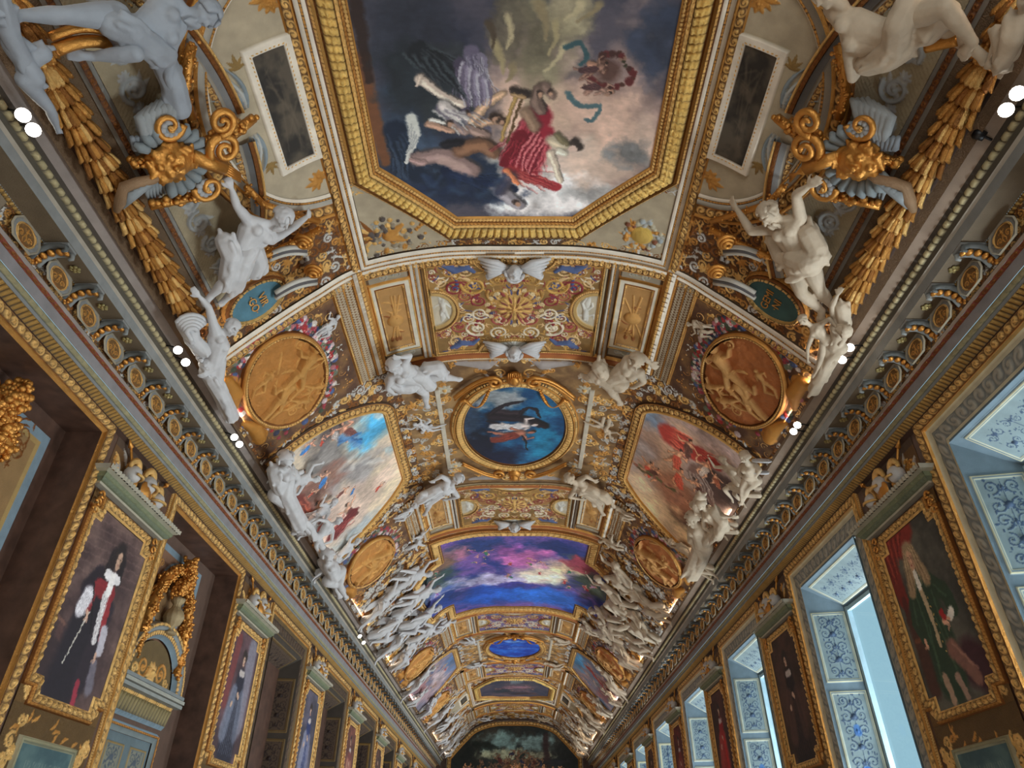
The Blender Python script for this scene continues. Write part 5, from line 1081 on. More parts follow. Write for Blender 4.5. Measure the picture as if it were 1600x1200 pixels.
def side_panel(sx, yc, near, var=0):
    """small panel with a trophy in gold relief, white inner frame"""
    S = lambda a, b, h: vault(sx * a, b, h); r = thing('trophy_relief', 'x', 'panel', vault(sx * T(1.8), yc, 0)); res = .009 if near else .025
    a0, a1, y0, y1 = T(1.56), T(2.10), yc - .82, yc + .82
    w = Sheet(S, a0, y0 - .22, a1, y1 + .22, res, (.58, .53, .45, .1), .012)
    for s in (-1, 1): w.spiral(a0 + .15, yc + s * .92, .06, 0, 1.5, s, .013, (.62, .60, .55, .1)); w.spiral(a0 + .36, yc + s * .92, .07, 2, 1.5, -s, .013, (.62, .60, .55, .1)); w.leaf(a0 + .1, yc + s * .9, .2, .3, .018, (.64, .6, .5, .2), s)
    ins = np.abs(w.B - yc) < .80; w.C[ins] = (.80, .76, .68, 0); w.H[ins] = .04
    ins = (np.abs(w.B - yc) < .69) & (w.A > a0 + .11) & (w.A < a1 - .09); w.C[ins] = (.72, .54, .32, .5); w.H[ins] = .02; w.h0 = .02
    cx = (a0 + a1) / 2 + .01; rs = random.Random(var + (3 if sx > 0 else 0)); PG2 = (.82, .62, .36, .8); DG2 = (.60, .36, .18, .7)
    w.ball(cx + rs.uniform(-.02, .02), yc + rs.uniform(-.1, .1), .13, .5, PG2); w.ball(cx, yc, .07, .8, (.74, .52, .28, .8))
    for q in range(4):
        a = 1.57 + rs.uniform(-.5, .5); w.seg((cx - .5 * math.cos(a), yc - .5 * math.sin(a)), (cx + .5 * math.cos(a), yc + .5 * math.sin(a)), .014, .014, 1, PG2); w.leaf(cx + .42 * math.cos(a), yc + .42 * math.sin(a), a, .14, .03, DG2)
    for q in range(10): w.leaf(cx + rs.uniform(-.08, .08), yc + rs.uniform(-.4, .4), rs.uniform(0, 6), .16, .02, rs.choice([PG2, DG2]), 1)
    mk('relief', w.mb(), M['smooth'], r)
    m = MB(); sweep(S, rect(a0 + .11, yc - .69, a1 - .09, yc + .69), [(.03, .03, .05, 'egg', .014, .035, PGOLD, DGOLD), (.015, .05, .04, 'flat', 0, 0, DGOLD)], True, .012 if near else .04, m, -1)
    sweep(S, rect(a0, y0 + .02, a1, y1 - .02), [(.02, .045, .05, 'flat', 0, 0, PGOLD), (.02, .05, .0, 'flat', 0, 0, GOLD)], True, .02 if near else .05, m, -1)
    mk('frame', m, M['smooth'], r); return r
def pilaster(sx, yc, near):
    S = lambda a, b, h: vault(sx * a, b, h); m = MB()
    sweep(S, [(T(1.38), yc - 1.12), (T(1.38), yc + 1.12)], [(.025, 0, .05, 'flat', 0, 0, GOLD), (.045, .05, .05, 'flat', 0, 0, (.76, .72, .66, 0)), (.03, .04, .04, 'bead', .012, .04, GOLD, UMB), (.045, .05, .05, 'flat', 0, 0, (.72, .68, .62, 0)), (.02, .05, .0, 'flat', 0, 0, GOLD)], False, .012 if near else .04, m, -1); return m
def lattice(sx, yc, near, hl=1.25):
    """broad gilded band of interlaced knots along the shoulder of the vault"""
    S = lambda a, b, h: vault(sx * a, b, h); m = MB()
    sweep(S, [(T(2.13), yc - hl), (T(2.13), yc + hl)], [(.03, .0, .06, 'leaf', .01, .05, PGOLD, LEAFG), (.03, .06, .06, 'flat', 0, 0, GOLD), (.06, .06, .07, 'egg', .02, .05, PGOLD, DGOLD), (.06, .07, .07, 'flat', 0, 0, W1), (.04, .06, .04, 'rope', .015, .04, GOLD, DGOLD),
          (.13, .03, .03, 'guil', .03, .11, (.74, .68, .58, .2), (.52, .34, .16, .5)), (.02, .04, .04, 'flat', 0, 0, GOLD), (.13, .03, .03, 'guil', .03, .11, (.72, .66, .56, .2), (.52, .34, .16, .5)), (.04, .04, .05, 'bead', .015, .04, PGOLD, DGOLD), (.02, .04, 0, 'flat', 0, 0, GOLD)], False, .011 if near else .035, m, -1); return m
def roundel(sx, yc, near, var=0, plain=False):
    """oval medallion carved with figures on the cove"""
    S = lambda a, b, h: vault(sx * a, b, h); tc = T(3.33); ra, rb = .60, .88; res = .009 if near else .02
    r = thing('cove_medallion', 'x', 'medallion', vault(sx * tc, yc, 0)); br_ = (.76, .52, .26, .75) if sx < 0 else (.70, .42, .22, .7)
    w = Sheet(S, tc - ra, yc - rb, tc + ra, yc + rb, res, br_, .06); e = ((w.A - tc) / ra) ** 2 + ((w.B - yc) / rb) ** 2; w.mask = e < 1.03; w.H += .03 * np.clip(1 - e, 0, 1)
    f = fbm(w.H.shape, .12 / w.da, 3, np.random.RandomState(var)); w.H += .035 * f; w.h0 = .085; c1 = (.84, .62, .34, .8) if sx < 0 else (.80, .60, .36, .7)
    rs = random.Random(var + 2 * sx)
    if not plain:
        for q in range(5):
            w.body(tc + (-.22, .2, .0, -.3, .3)[q], yc + (-.1, .15, .45, .4, -.35)[q], math.pi + rs.uniform(-.7, .7), (1.0, .9, .6, .55, .5)[q], c1, var * 5 + q, 1.0, .012 * (5 - q))
        for q in range(6): w.leaf(tc + rs.uniform(-.4, .3), yc + rs.uniform(-.6, .6), rs.uniform(0, 6), .34, .035, c1, 1, 1.); w.spiral(tc + rs.uniform(-.4, .3), yc + rs.uniform(-.6, .6), .09, rs.uniform(0, 6), 1.3, 1, .02, c1, 1.)
        if sx < 0: w.seg((tc - .1, yc - .65), (tc + .2, yc - .1), .02, .02, 1, c1); w.seg((tc - .35, yc - .4), (tc + .05, yc + .1), .02, .015, 1, c1)
    mk('relief', w.mb(), M['relief'] if near else M['smooth'], r)
    m = MB(); sweep(S, ell(tc, yc, ra, rb, 90), [(.025, .05, .09, 'flat', 0, 0, DGOLD), (.035, .09, .10, 'bead', .018, .045, PGOLD, DGOLD), (.035, .10, .07, 'tor', .015, 0, GOLD), (.02, .06, 0, 'flat', 0, 0, DGOLD)], True, .011 if near else .035, m, -1); mk('frame', m, M['smooth'], r)
    return r
def flower_field(sx, yc, near, hy=1.12):
    """the painted flowers around the medallion"""
    S = lambda a, b, h: vault(sx * a, b, h); res = .011 if near else .03; a0, a1 = T(2.52), T(3.90)
    w = Sheet(S, a0, yc - hy, a1, yc + hy + .1, res, (.62, .44, .22, .3), .018); w.fbmc((.50, .36, .22), (.34, .22, .15), .2, seed=3); tc = T(3.33)
    rs = random.Random(int(yc) + (0 if sx < 0 else 7)); pal = [(.62, .16, .16), (.74, .66, .66), (.28, .34, .50), (.20, .20, .27), (.66, .40, .42), (.42, .44, .36), (.56, .20, .24), (.80, .74, .70), (.24, .27, .20)]
    for i in range(460 if near else 150):
        a = rs.uniform(2.3, 5.4) if rs.random() < .8 else rs.uniform(0, 6.3); q = rs.uniform(1.12, 1.42); x, y = tc + .62 * q * math.cos(a) * .98, yc + .9 * q * math.sin(a); c = rs.choice(pal)
        w.ball(x, y, rs.uniform(.03, .065), .35, tuple(c) + (0,)); w.brush([(x, y)] * 2, .016, .016, tuple(np.clip(np.array(c) * 1.35, 0, 1)), .8)
    w.C[..., 3] = np.minimum(w.C[..., 3], .3)
    # curling beast / shell forms toward the cornice
    for s in (-1, 1):
        w.mstroke([(tc + .72, yc + s * .75), (tc + .70, yc + s * .45), (tc + .80, yc + s * .2)], [.10, .12, .05], .8, (.76, .52, .22, .7)); w.spiral(tc + .68, yc + s * .68, .13, 0, 1.5, s, .03, (.74, .50, .22, .7)); w.leaf(tc + .62, yc + s * .5, s * 2.2, .35, .05, (.70, .46, .2, .7), s)
    return w.mb()
def transverse(y, near, cols=None, hw=None):
    m = MB(); hw = hw or T(3.93); ts = np.linspace(-hw, hw, 60)
    sweep(VS, [(a, y) for a in ts], cols or [(.03, 0, .05, 'flat', 0, 0, GOLD), (.05, .05, .05, 'flat', 0, 0, (.62, .34, .18, .4)), (.06, .05, .07, 'flat', 0, 0, (.68, .40, .20, .5)), (.03, .07, .06, 'bead', .012, .04, PGOLD, DGOLD), (.04, .07, .05, 'flat', 0, 0, W1), (.02, .05, 0, 'flat', 0, 0, GOLD)], False, .012 if near else .035, m, 1); return m
GB = [(YG1, 'nearest the viewer', 0), (YG2, 'second from the viewer', 1), (25.2, 'third from the viewer', 1), (32.45, 'fourth from the viewer', 1), (41.3, 'last before the end wall', 1)]
srcs = {}
for i, (yc, wh, lo) in enumerate(GB):
    near = lo == 0
    if i < 2 or i == 2:
        g = grotesque(yc, near, blue=(i == 2))
    else: g = dup(g3 if i == 3 else g2, yc - (25.2 if i == 3 else YG2))
    if i == 1: g2 = g
    if i == 2: g3 = g
    g['label'] = 'painted and gilded grotesque panel with central rosette on the ridge, ' + wh; g['group'] = 'grotesque panels'
    for sx in (-1, 1):
        def rep(key, fn, dyc=0):
            k = (key, sx)
            if i < 2: srcs[k] = (fn(), yc); return srcs[k][0]
            o, y0 = srcs[k]; return dup(o, yc - y0)
        o = rep('side', lambda: side_panel(sx, yc, near, i)); o['label'] = 'small white-framed trophy panel %s of the grotesque panel %s' % (SIDES[sx], wh); o['group'] = 'trophy panels'
        o = rep('pil', lambda: mk('pilaster_strip', pilaster(sx, yc, near), M['smooth'], origin=vault(sx * T(1.45), yc, 0))); tag(o, 'white and gold pilaster strip %s of the grotesque panel %s' % (SIDES[sx], wh), 'pilaster', 'pilaster strips')
        o = rep('lat', lambda: mk('lattice_band', lattice(sx, yc, near, 1.2), M['smooth'], origin=vault(sx * T(2.4), yc, 0))); tag(o, 'gilded band of interlaced knots, %s shoulder of the vault, bay %s' % (SIDES[sx], wh), 'moulding', 'lattice bands')
        if i < 4:
            o = rep('rou', lambda: roundel(sx, yc, near, i, plain=False)); o['label'] = 'oval %s medallion with carved figures on the %s cove, %s' % ('gold' if sx < 0 else 'copper-gold', SIDES[sx], wh); o['group'] = 'cove medallions'
            o = rep('flo', lambda: mk('flower_field', flower_field(sx, yc, near), M['smooth'], origin=vault(sx * T(3.2), yc, 0))); tag(o, 'painted flower wreath behind the %s cove medallion, %s' % (SIDES[sx], wh), 'painting', 'painted wreaths')
RB = [(7.0, None), (9.36, None), (14.35, None), (16.66, None), (24.0, None), (26.35, None), (31.2, None), (33.6, None), (40.1, None), (42.5, None)]
for i, (y, _) in enumerate(RB):
    o = mk('transverse_rib', transverse(y, y < 12, WB if i == 0 else None, T(2.15) if i else T(3.93)), M['smooth'], origin=vault(0, y, 0)); tag(o, 'gilded rib crossing the vault, number %s counted from the viewer' % ['one', 'two', 'three', 'four', 'five', 'six', 'seven', 'eight', 'nine', 'ten'][i], 'moulding', 'transverse ribs')

# ---------------------------------------------------------------- oval painting bays
def oval_bay(yc, near, paint):
    r = thing('oval_painting', 'x', 'painting', vault(0, yc, 0)); ra, rb = 1.0, 1.5; res = .010 if near else .025
    w = Sheet(VS, -ra, yc - rb, ra, yc + rb, res, (.1, .3, .5, 0), .04); w.mask = ((w.A / ra) ** 2 + ((w.B - yc) / rb) ** 2) < 1.03; paint(w); w.warp(.022, .2, 5); mk('canvas', w.mb(), M['paint'], r)
    m = MB(); sweep(VS, ell(0, yc, ra, rb, 110), [(.02, .04, .07, 'flat', 0, 0, DGOLD), (.03, .07, .08, 'bead', .014, .04, PGOLD, DGOLD), (.14, .08, .10, 'husk', .05, .085, PGOLD, (.5, .33, .15, .6)), (.03, .10, .10, 'tor', .02, 0, GOLD), (.04, .08, .06, 'egg', .02, .05, PGOLD, UMB), (.03, .05, 0, 'flat', 0, 0, GOLD)], True, .011 if near else .03, m, -1)
    mk('frame', m, M['smooth'], r)
    # scrolled pediments and hanging chains at both ends
    for s in (-1, 1):
        for q in (-1, 1):
            m = MB(); pts = []; n = 34
            for i in range(n):
                f = i / (n - 1)
                if f < .55: a = f / .55; pts.append(vault(q * (1.12 - .78 * a), yc + s * (1.30 + .62 * math.sin(a * 1.5)), .12 + .03 * a))
                else: a = (f - .55) / .45 * 8; rr = .16 * (1 - a / 10); pts.append(vault(q * (.34 + .02 + rr * (math.cos(a + 1.6) * .9)), yc + s * (1.76 + rr * math.sin(a + 1.6) * 1.0), .15))
            tube(m, pts, .035, PGOLD, 7); tube(m, [p - np.array((0, s * .09, 0)) for p in pts[:20]], .02, GOLD, 6); mk('scrolled_pediment', m, M['gold'], r)
    for s in (-1, 1):
        m = MB(); box_ = vault(0, yc + s * 1.82, .1); ball(m, box_, (.15, .20, .10), (.66, .62, .54, .2), 12, 8); ball(m, vault(0, yc + s * 1.86, .19), (.09, .13, .06), PGOLD, 10, 7)
        for q in range(-3, 4): ball(m, vault(q * .035, yc + s * 1.98, .16), (.018, .10, .03), PGOLD, 7, 5)
        mk('console', m, M['gold'], r)
    if near or True:
        for s in (-1,) if near else (-1, 1):
            for q in (-1, 1):
                m = MB()
                n = 26 if near else 14
                for i in range(n):
                    f = i / (n - 1); ball(m, vault(q * (.45 + .55 * f), yc + s * (1.52 - .42 * math.sin(math.pi * min(1, f * 1.15)) - .35 * f), .14), .026 + .014 * math.sin(f * 9), [PGOLD, DGOLD][i % 2], 6, 5)
                mk('flower_chain', m, M['gold'], r)
    return r
def paint_oval_near(w):
    w.fbmc((.07, .24, .40), (.16, .42, .58), .5, seed=2); x = Px(w)
    x.cloud(770, 620, 60, 20, (.62, .60, .58), .8, 1); x.cloud(745, 690, 42, 50, (.07, .08, .14), .95, 2); x.cloud(780, 712, 50, 20, (.08, .10, .20), .95, 3); x.cloud(735, 650, 20, 30, (.16, .22, .30), .9, 4); x.cloud(850, 690, 30, 40, (.12, .50, .64), .7, 5)
    dk = (.11, .08, .10); x.b([(768, 648), (800, 650), (830, 656), (850, 664)], 14, dk, 8); x.b([(775, 640), (810, 642)], 10, (.17, .13, .15), 8); x.b([(765, 645), (780, 632), (800, 628), (815, 625)], 5, dk, 3); x.b([(805, 650), (822, 634), (838, 640), (844, 650)], 4, dk, 2); x.b([(775, 660), (760, 655)], 6, dk, 3)
    x.who(800, 663, 836, 660, (.80, .74, .72), (.76, .74, .74), 2); x.who(795, 676, 830, 672, (.66, .42, .34), (.46, .20, .16), 3); x.b([(815, 678), (825, 700)], 2, (.1, .08, .08), 2)
def paint_oval_far(w):
    w.fbmc((.05, .20, .60), (.14, .42, .82), .6, seed=3); yc = float(w.b.mean()); w.cloud(0, yc - .9, .7, .2, (.45, .62, .86), .8, 1); w.cloud(.1, yc + .1, .8, .12, (.40, .52, .80), .6, 2); w.brush([(-.7, yc - .15), (.6, yc - .1)], .03, .02, (.55, .65, .85), .7)
ov = oval_bay(YOV, True, paint_oval_near); ov['label'] = 'oval blue painting with dark rider and pale figure on the ridge of the vault'
ov2 = oval_bay(28.8, False, paint_oval_far); ov2['label'] = 'small bright blue oval painting farther down the ridge'
def oval_ground(yc, near):
    res = .011 if near else .03; hx = T(2.02); w = Sheet(VS, -hx, yc - 2.4, hx, yc + 2.4, res, (.62, .50, .34, .3), .012); w.mask = ((w.A / 1.2) ** 2 + ((w.B - yc) / 1.7) ** 2) > 1
    w.fbmc((.64, .50, .32), (.46, .34, .22), .3, seed=6); rs = random.Random(4)
    ins = (np.abs(w.A) > 1.38) & (np.abs(w.A) < 1.46) & (np.abs(w.B - yc) < 1.5); w.H[ins] += .04; w.C[ins] = (.74, .70, .63, 0)
    for q in range(80):
        x, y = -rs.uniform(1.25, hx - .05), yc + rs.uniform(-1.9, 1.9)
        if q < 12: x, y = -rs.uniform(.1, 1.2), yc + rs.choice([-1, 1]) * rs.uniform(1.85, 2.3)
        w.spiral(x, y, rs.uniform(.05, .12), rs.uniform(0, 6), 1.5, rs.choice([-1, 1]), .018, rs.choice([GOLD, PGOLD, (.68, .66, .62, .1)]), 1.0); w.leaf(x, y, rs.uniform(0, 6), .18, .025, rs.choice([GOLD, (.70, .68, .66, .0)]), rs.uniform(-2, 2))
    for s in (-1, 1): w.rosette(-1.28, yc + s * 1.45, .15, 8, (.74, .70, .62, .3), PGOLD); w.mstroke([(-1.0, yc + s * 2.2), (-.5, yc + s * 2.12), (-.35, yc + s * 2.2)], [.05, .12, .05], .5, (.62, .58, .56, .05))
    w.sym(); return w.mb()
o = mk('oval_surround', oval_ground(YOV, True), M['smooth'], origin=vault(0, YOV, 0)); tag(o, 'gilded relief ground of scrolls and rosettes around the near oval painting', 'relief'); 
o = mk('oval_surround', oval_ground(28.8, False), M['smooth'], origin=vault(0, 28.8, 0)); tag(o, 'gilded relief ground around the far bright blue oval', 'relief')
# side lunette paintings
def lunette_poly(yc): 
    P = [(T(2.18), yc - 1.32), (T(2.18), yc + 1.34)]
    for f in np.linspace(0, 1, 18)[1:]: P.append((T(2.18) + (T(3.9) - T(2.18)) * f ** 1.25, yc + 1.34 + 1.0 * math.sin(min(1, f * 1.12) * math.pi / 2) ** .85))
    Q = [(a, 2 * yc - b) for a, b in P[2:]][::-1]; return Q + P
def side_painting(sx, yc, near, paint):
    S = lambda a, b, h: vault(sx * a, b, h); r = thing('cove_painting', 'x', 'painting', vault(sx * T(3.0), yc, 0)); P = lunette_poly(yc)
    w = Sheet(VS, min(sx * T(2.16), sx * T(3.92)), yc - 3.15, max(sx * T(2.16), sx * T(3.92)), yc + 3.15, .012 if near else .03, (.6, .6, .6, 0), .02); w.mask = inpoly(np.abs(w.A), w.B, [(a + .0, b) for a, b in P]); paint(w, sx, yc); w.C[..., :3] = np.clip(w.C[..., :3] * 1.12 + .02, 0, 1); w.warp(.03 if near else .06, .22, 4, .10); mk('canvas', w.mb(), M['paint'], r)
    m = MB(); sweep(S, P, [(.02, .02, .05, 'flat', 0, 0, (.30, .2, .12, .3)), (.02, .05, .05, 'flat', 0, 0, GOLD), (.13, .04, .05, 'scroll', .03, .12, PGOLD, LEAFG), (.03, .06, .07, 'tor', .02, 0, PGOLD), (.035, .06, .05, 'bead', .015, .04, PGOLD, DGOLD), (.02, .05, 0, 'flat', 0, 0, GOLD)], False, .012 if near else .03, m, -1)
    mk('arched_frame', m, M['smooth'], r); return r
def paint_side_near(w, sx, yc):
    x = Px(w)
    if sx < 0:
        w.fbmc((.78, .70, .60), (.66, .60, .55), .6, seed=2); x.cloud(595, 660, 60, 32, (.28, .60, .76), 1, 1, .5); x.cloud(635, 690, 30, 30, (.36, .62, .74), .9, 2, .5); x.cloud(520, 665, 50, 30, (.30, .26, .26), .9, 3); x.cloud(505, 720, 45, 45, (.42, .40, .39), .9, 4)
        x.cloud(560, 735, 40, 26, (.52, .50, .50), .8, 5); x.cloud(600, 745, 50, 35, (.84, .76, .63), .9, 6, .5); x.cloud(480, 780, 50, 34, (.42, .28, .24), .9, 7); x.cloud(545, 790, 60, 36, (.66, .57, .52), .8, 8); x.cloud(560, 840, 40, 30, (.52, .57, .60), .7, 9); x.cloud(600, 640, 22, 10, (.7, .66, .62), .7, 10)
        for i, (u, v) in enumerate([(478, 700), (500, 690), (520, 680), (540, 676), (470, 740), (485, 770), (500, 800), (530, 770), (550, 765), (470, 800), (520, 820), (545, 800), (505, 750), (590, 760)]): x.who(u, v, u + random.uniform(-9, 12), v - random.uniform(6, 14), (.76, .54, .44) if i < 4 else (.74, .56, .46), [(.20, .40, .62), (.62, .24, .18), (.6, .56, .54), (.38, .22, .2)][i % 4], i)
        for i in range(5): x.b([(530, 692 - 3 * i), (562, 674 + 6 * i)], 5, [(.16, .38, .60), (.36, .50, .64), (.12, .22, .4)][i % 3], 3, .8, .8)
        for i in range(7): x.b([(530 + 7 * i, 735 - 2 * i), (555 + 7 * i, 706 + 2 * i)], 7, [(.70, .68, .66), (.40, .38, .38), (.58, .56, .55)][i % 3], 3, .7, .9)
        x.drape(455, 790, 500, 830, 16, (.74, .40, .30), (.40, .18, .15), 5); x.drape(520, 835, 550, 800, 10, (.68, .30, .28), (.36, .12, .12), 6)
    else:
        w.fbmc((.76, .62, .52), (.62, .52, .48), .6, seed=6); x.cloud(1000, 640, 50, 24, (.44, .50, .58), .95, 1); x.cloud(985, 700, 40, 40, (.66, .62, .62), .8, 2); x.cloud(1080, 660, 60, 20, (.70, .60, .58), .8, 3); x.cloud(980, 760, 50, 40, (.80, .70, .58), .9, 4, .5); x.cloud(1130, 765, 40, 28, (.22, .15, .13), .95, 5); x.cloud(1090, 830, 40, 40, (.26, .18, .13), .9, 6); x.cloud(1060, 770, 40, 40, (.58, .36, .26), .7, 7); x.cloud(1030, 800, 40, 30, (.84, .72, .56), .8, 8)
        x.drape(1050, 680, 1085, 705, 20, (.86, .40, .30), (.62, .20, .16), 1, 9); x.drape(1095, 705, 1120, 725, 12, (.80, .34, .26), (.55, .16, .13), 2); x.drape(1090, 735, 1110, 790, 12, (.78, .72, .66), (.44, .32, .28), 3)
        for i, (u, v) in enumerate([(1055, 715), (1075, 700), (1100, 730), (1120, 750), (1060, 745), (1090, 760), (1105, 800), (1140, 735), (1010, 730), (1022, 738), (1080, 790)]): x.who(u, v, u + random.uniform(-8, 10), v - random.uniform(6, 13), (.82, .58, .44), [(.80, .34, .26), (.36, .22, .18), (.70, .62, .56), (.56, .3, .2)][i % 4], i + 3)
        x.b([(985, 715), (1005, 735), (1025, 745), (1045, 760), (1065, 770)], 2.5, (.36, .30, .20), 2.5)
        for i in range(16): x.b([(985 + 5.2 * i, 716 + 3.6 * i + random.uniform(-3, 3))] * 2, 3.2, random.choice([(.60, .36, .30), (.40, .38, .24), (.74, .56, .46)]), None, .9)
def paint_side_far(w, sx, yc):
    if sx < 0: w.fbmc((.40, .38, .44), (.58, .48, .50), .7, seed=3); w.cloud(-T(2.4), yc, .7, 1.2, (.26, .36, .50), .9, 1); w.cloud(-T(3.0), yc + .4, .5, 1.4, (.68, .60, .60), .8, 2); w.cloud(-T(3.6), yc - .6, .5, 1.5, (.50, .34, .34), .8, 3)
    else: w.fbmc((.30, .34, .42), (.50, .40, .40), .7, seed=4); w.cloud(T(2.4), yc, .6, 1.2, (.24, .46, .62), .95, 1); w.cloud(T(3.5), yc, .5, 1.6, (.42, .20, .18), .85, 2); w.drape(T(2.8), yc - .6, 1.3, .16, .5, (.76, .30, .26), (.46, .14, .14), 7, 3); w.drape(T(2.9), yc + .1, 1.0, .10, .4, (.7, .68, .64), (.3, .3, .3), 6, 4)
    for i in range(12): w.person(sx * (T(2.7) + random.uniform(0, 1.1)), yc + random.uniform(-1.5, 1.7), random.uniform(0, 6), .5, (.64, .48, .42), random.choice([(.5, .2, .2), (.3, .34, .46), (.5, .46, .44)]), i)
for sx in (-1, 1):
    o = side_painting(sx, YOV, True, paint_side_near); o['label'] = {-1: 'large arched painting with blue sky and cloud-borne figures on the left cove', 1: 'large arched painting with red-caped figures on a pink sky on the right cove'}[sx]
    o = side_painting(sx, 28.8, False, paint_side_far); o['label'] = {-1: 'far smaller arched painting in grey and violet on the left cove', 1: 'far smaller arched painting with red streak on the right cove'}[sx]

# ---------------------------------------------------------------- central bay: cross-shaped painting
def cross_poly(yc):
    a, b = T(1.95), T(2.62); return [(-a, yc - 3.05), (a, yc - 3.05), (a, yc - 1.75), (b, yc - 1.35), (b + .12, yc), (b, yc + 2.0), (a, yc + 2.0), (a, yc + 3.05), (-a, yc + 3.05), (-a, yc + 2.0), (-b, yc + 2.0), (-b - .12, yc), (-b, yc - 1.35), (-a, yc - 1.75)]
def central():
    yc = YCE; r = thing('ceiling_painting', 'broad cross-shaped painting of blue and violet clouds glowing in the middle of the vault', 'painting', vault(0, yc, 0)); P = cross_poly(yc)
    b = T(2.8); w = Sheet(VS, -b, yc - 3.1, b, yc + 3.1, .016, (.3, .3, .6, 0), .05); w.mask = inpoly(w.A, w.B, P); w.fbmc((.16, .22, .50), (.46, .34, .62), .9, seed=7, lo=.4, hi=.6); x = Px(w)
    x.cloud(730, 853, 70, 14, (.14, .22, .42), .95, 1); x.cloud(860, 850, 60, 14, (.16, .22, .44), .9, 2); x.cloud(700, 865, 40, 14, (.74, .46, .54), .85, 3); x.cloud(790, 858, 30, 12, (.60, .34, .62), .9, 4); x.cloud(825, 870, 50, 20, (.78, .42, .66), .9, 5); x.cloud(850, 895, 60, 16, (.92, .84, .74), .95, 6, .5); x.cloud(890, 885, 40, 12, (.94, .82, .64), .9, 7, .5)
    x.cloud(740, 905, 80, 12, (.78, .76, .86), .8, 8); x.cloud(760, 930, 110, 16, (.14, .34, .72), .95, 9); x.cloud(860, 930, 70, 14, (.16, .40, .76), .9, 10); x.cloud(670, 905, 26, 34, (.22, .30, .28), .95, 11); x.cloud(690, 880, 20, 12, (.50, .36, .28), .8, 12); x.cloud(920, 905, 30, 36, (.28, .32, .26), .95, 13); x.cloud(905, 880, 30, 14, (.60, .22, .28), .85, 14); x.cloud(810, 912, 40, 6, (.22, .22, .52), .9, 15); x.cloud(700, 930, 40, 16, (.10, .22, .50), .9, 16)
    for i in range(26):
        u, v = random.choice([(random.uniform(680, 760), random.uniform(850, 885)), (random.uniform(880, 930), random.uniform(870, 930)), (random.uniform(655, 690), random.uniform(890, 930)), (random.uniform(790, 850), random.uniform(860, 900))]); x.who(u, v, u + random.uniform(-5, 5), v - random.uniform(1.5, 4), (.86, .60, .52), random.choice([(.64, .2, .24), (.5, .3, .6), (.2, .44, .34), (.7, .5, .6)]), i)
    w.warp(.07, .35, 6, .14); mk('canvas', w.mb(), M['paint'], r); m = MB()
    sweep(VS, P, [(.02, .05, .08, 'flat', 0, 0, GOLD), (.04, .08, .09, 'bead', .02, .06, PGOLD, DGOLD), (.22, .09, .09, 'husk', .07, .14, PGOLD, (.5, .32, .14, .6)), (.04, .09, .07, 'rope', .02, .06, GOLD, DGOLD), (.03, .06, 0, 'flat', 0, 0, DGOLD)], True, .025, m, -1); mk('frame', m, M['smooth'], r)
central()
# far octagon bay
oc2 = oct_painting(36.4, False); oc2['label'] = 'far dark octagonal painting near the end of the vault'
tag(mk('stucco_border', oct_border(36.4, .035), M['smooth'], origin=vault(0, 36.4, 0)), 'white and gold stucco border around the far dark octagon', 'moulding')
for sx in (-1, 1):
    o = arch_panel(sx, 36.4, False); o['label'] = 'half-round panel beside the far dark octagon, %s side' % SIDES[sx]
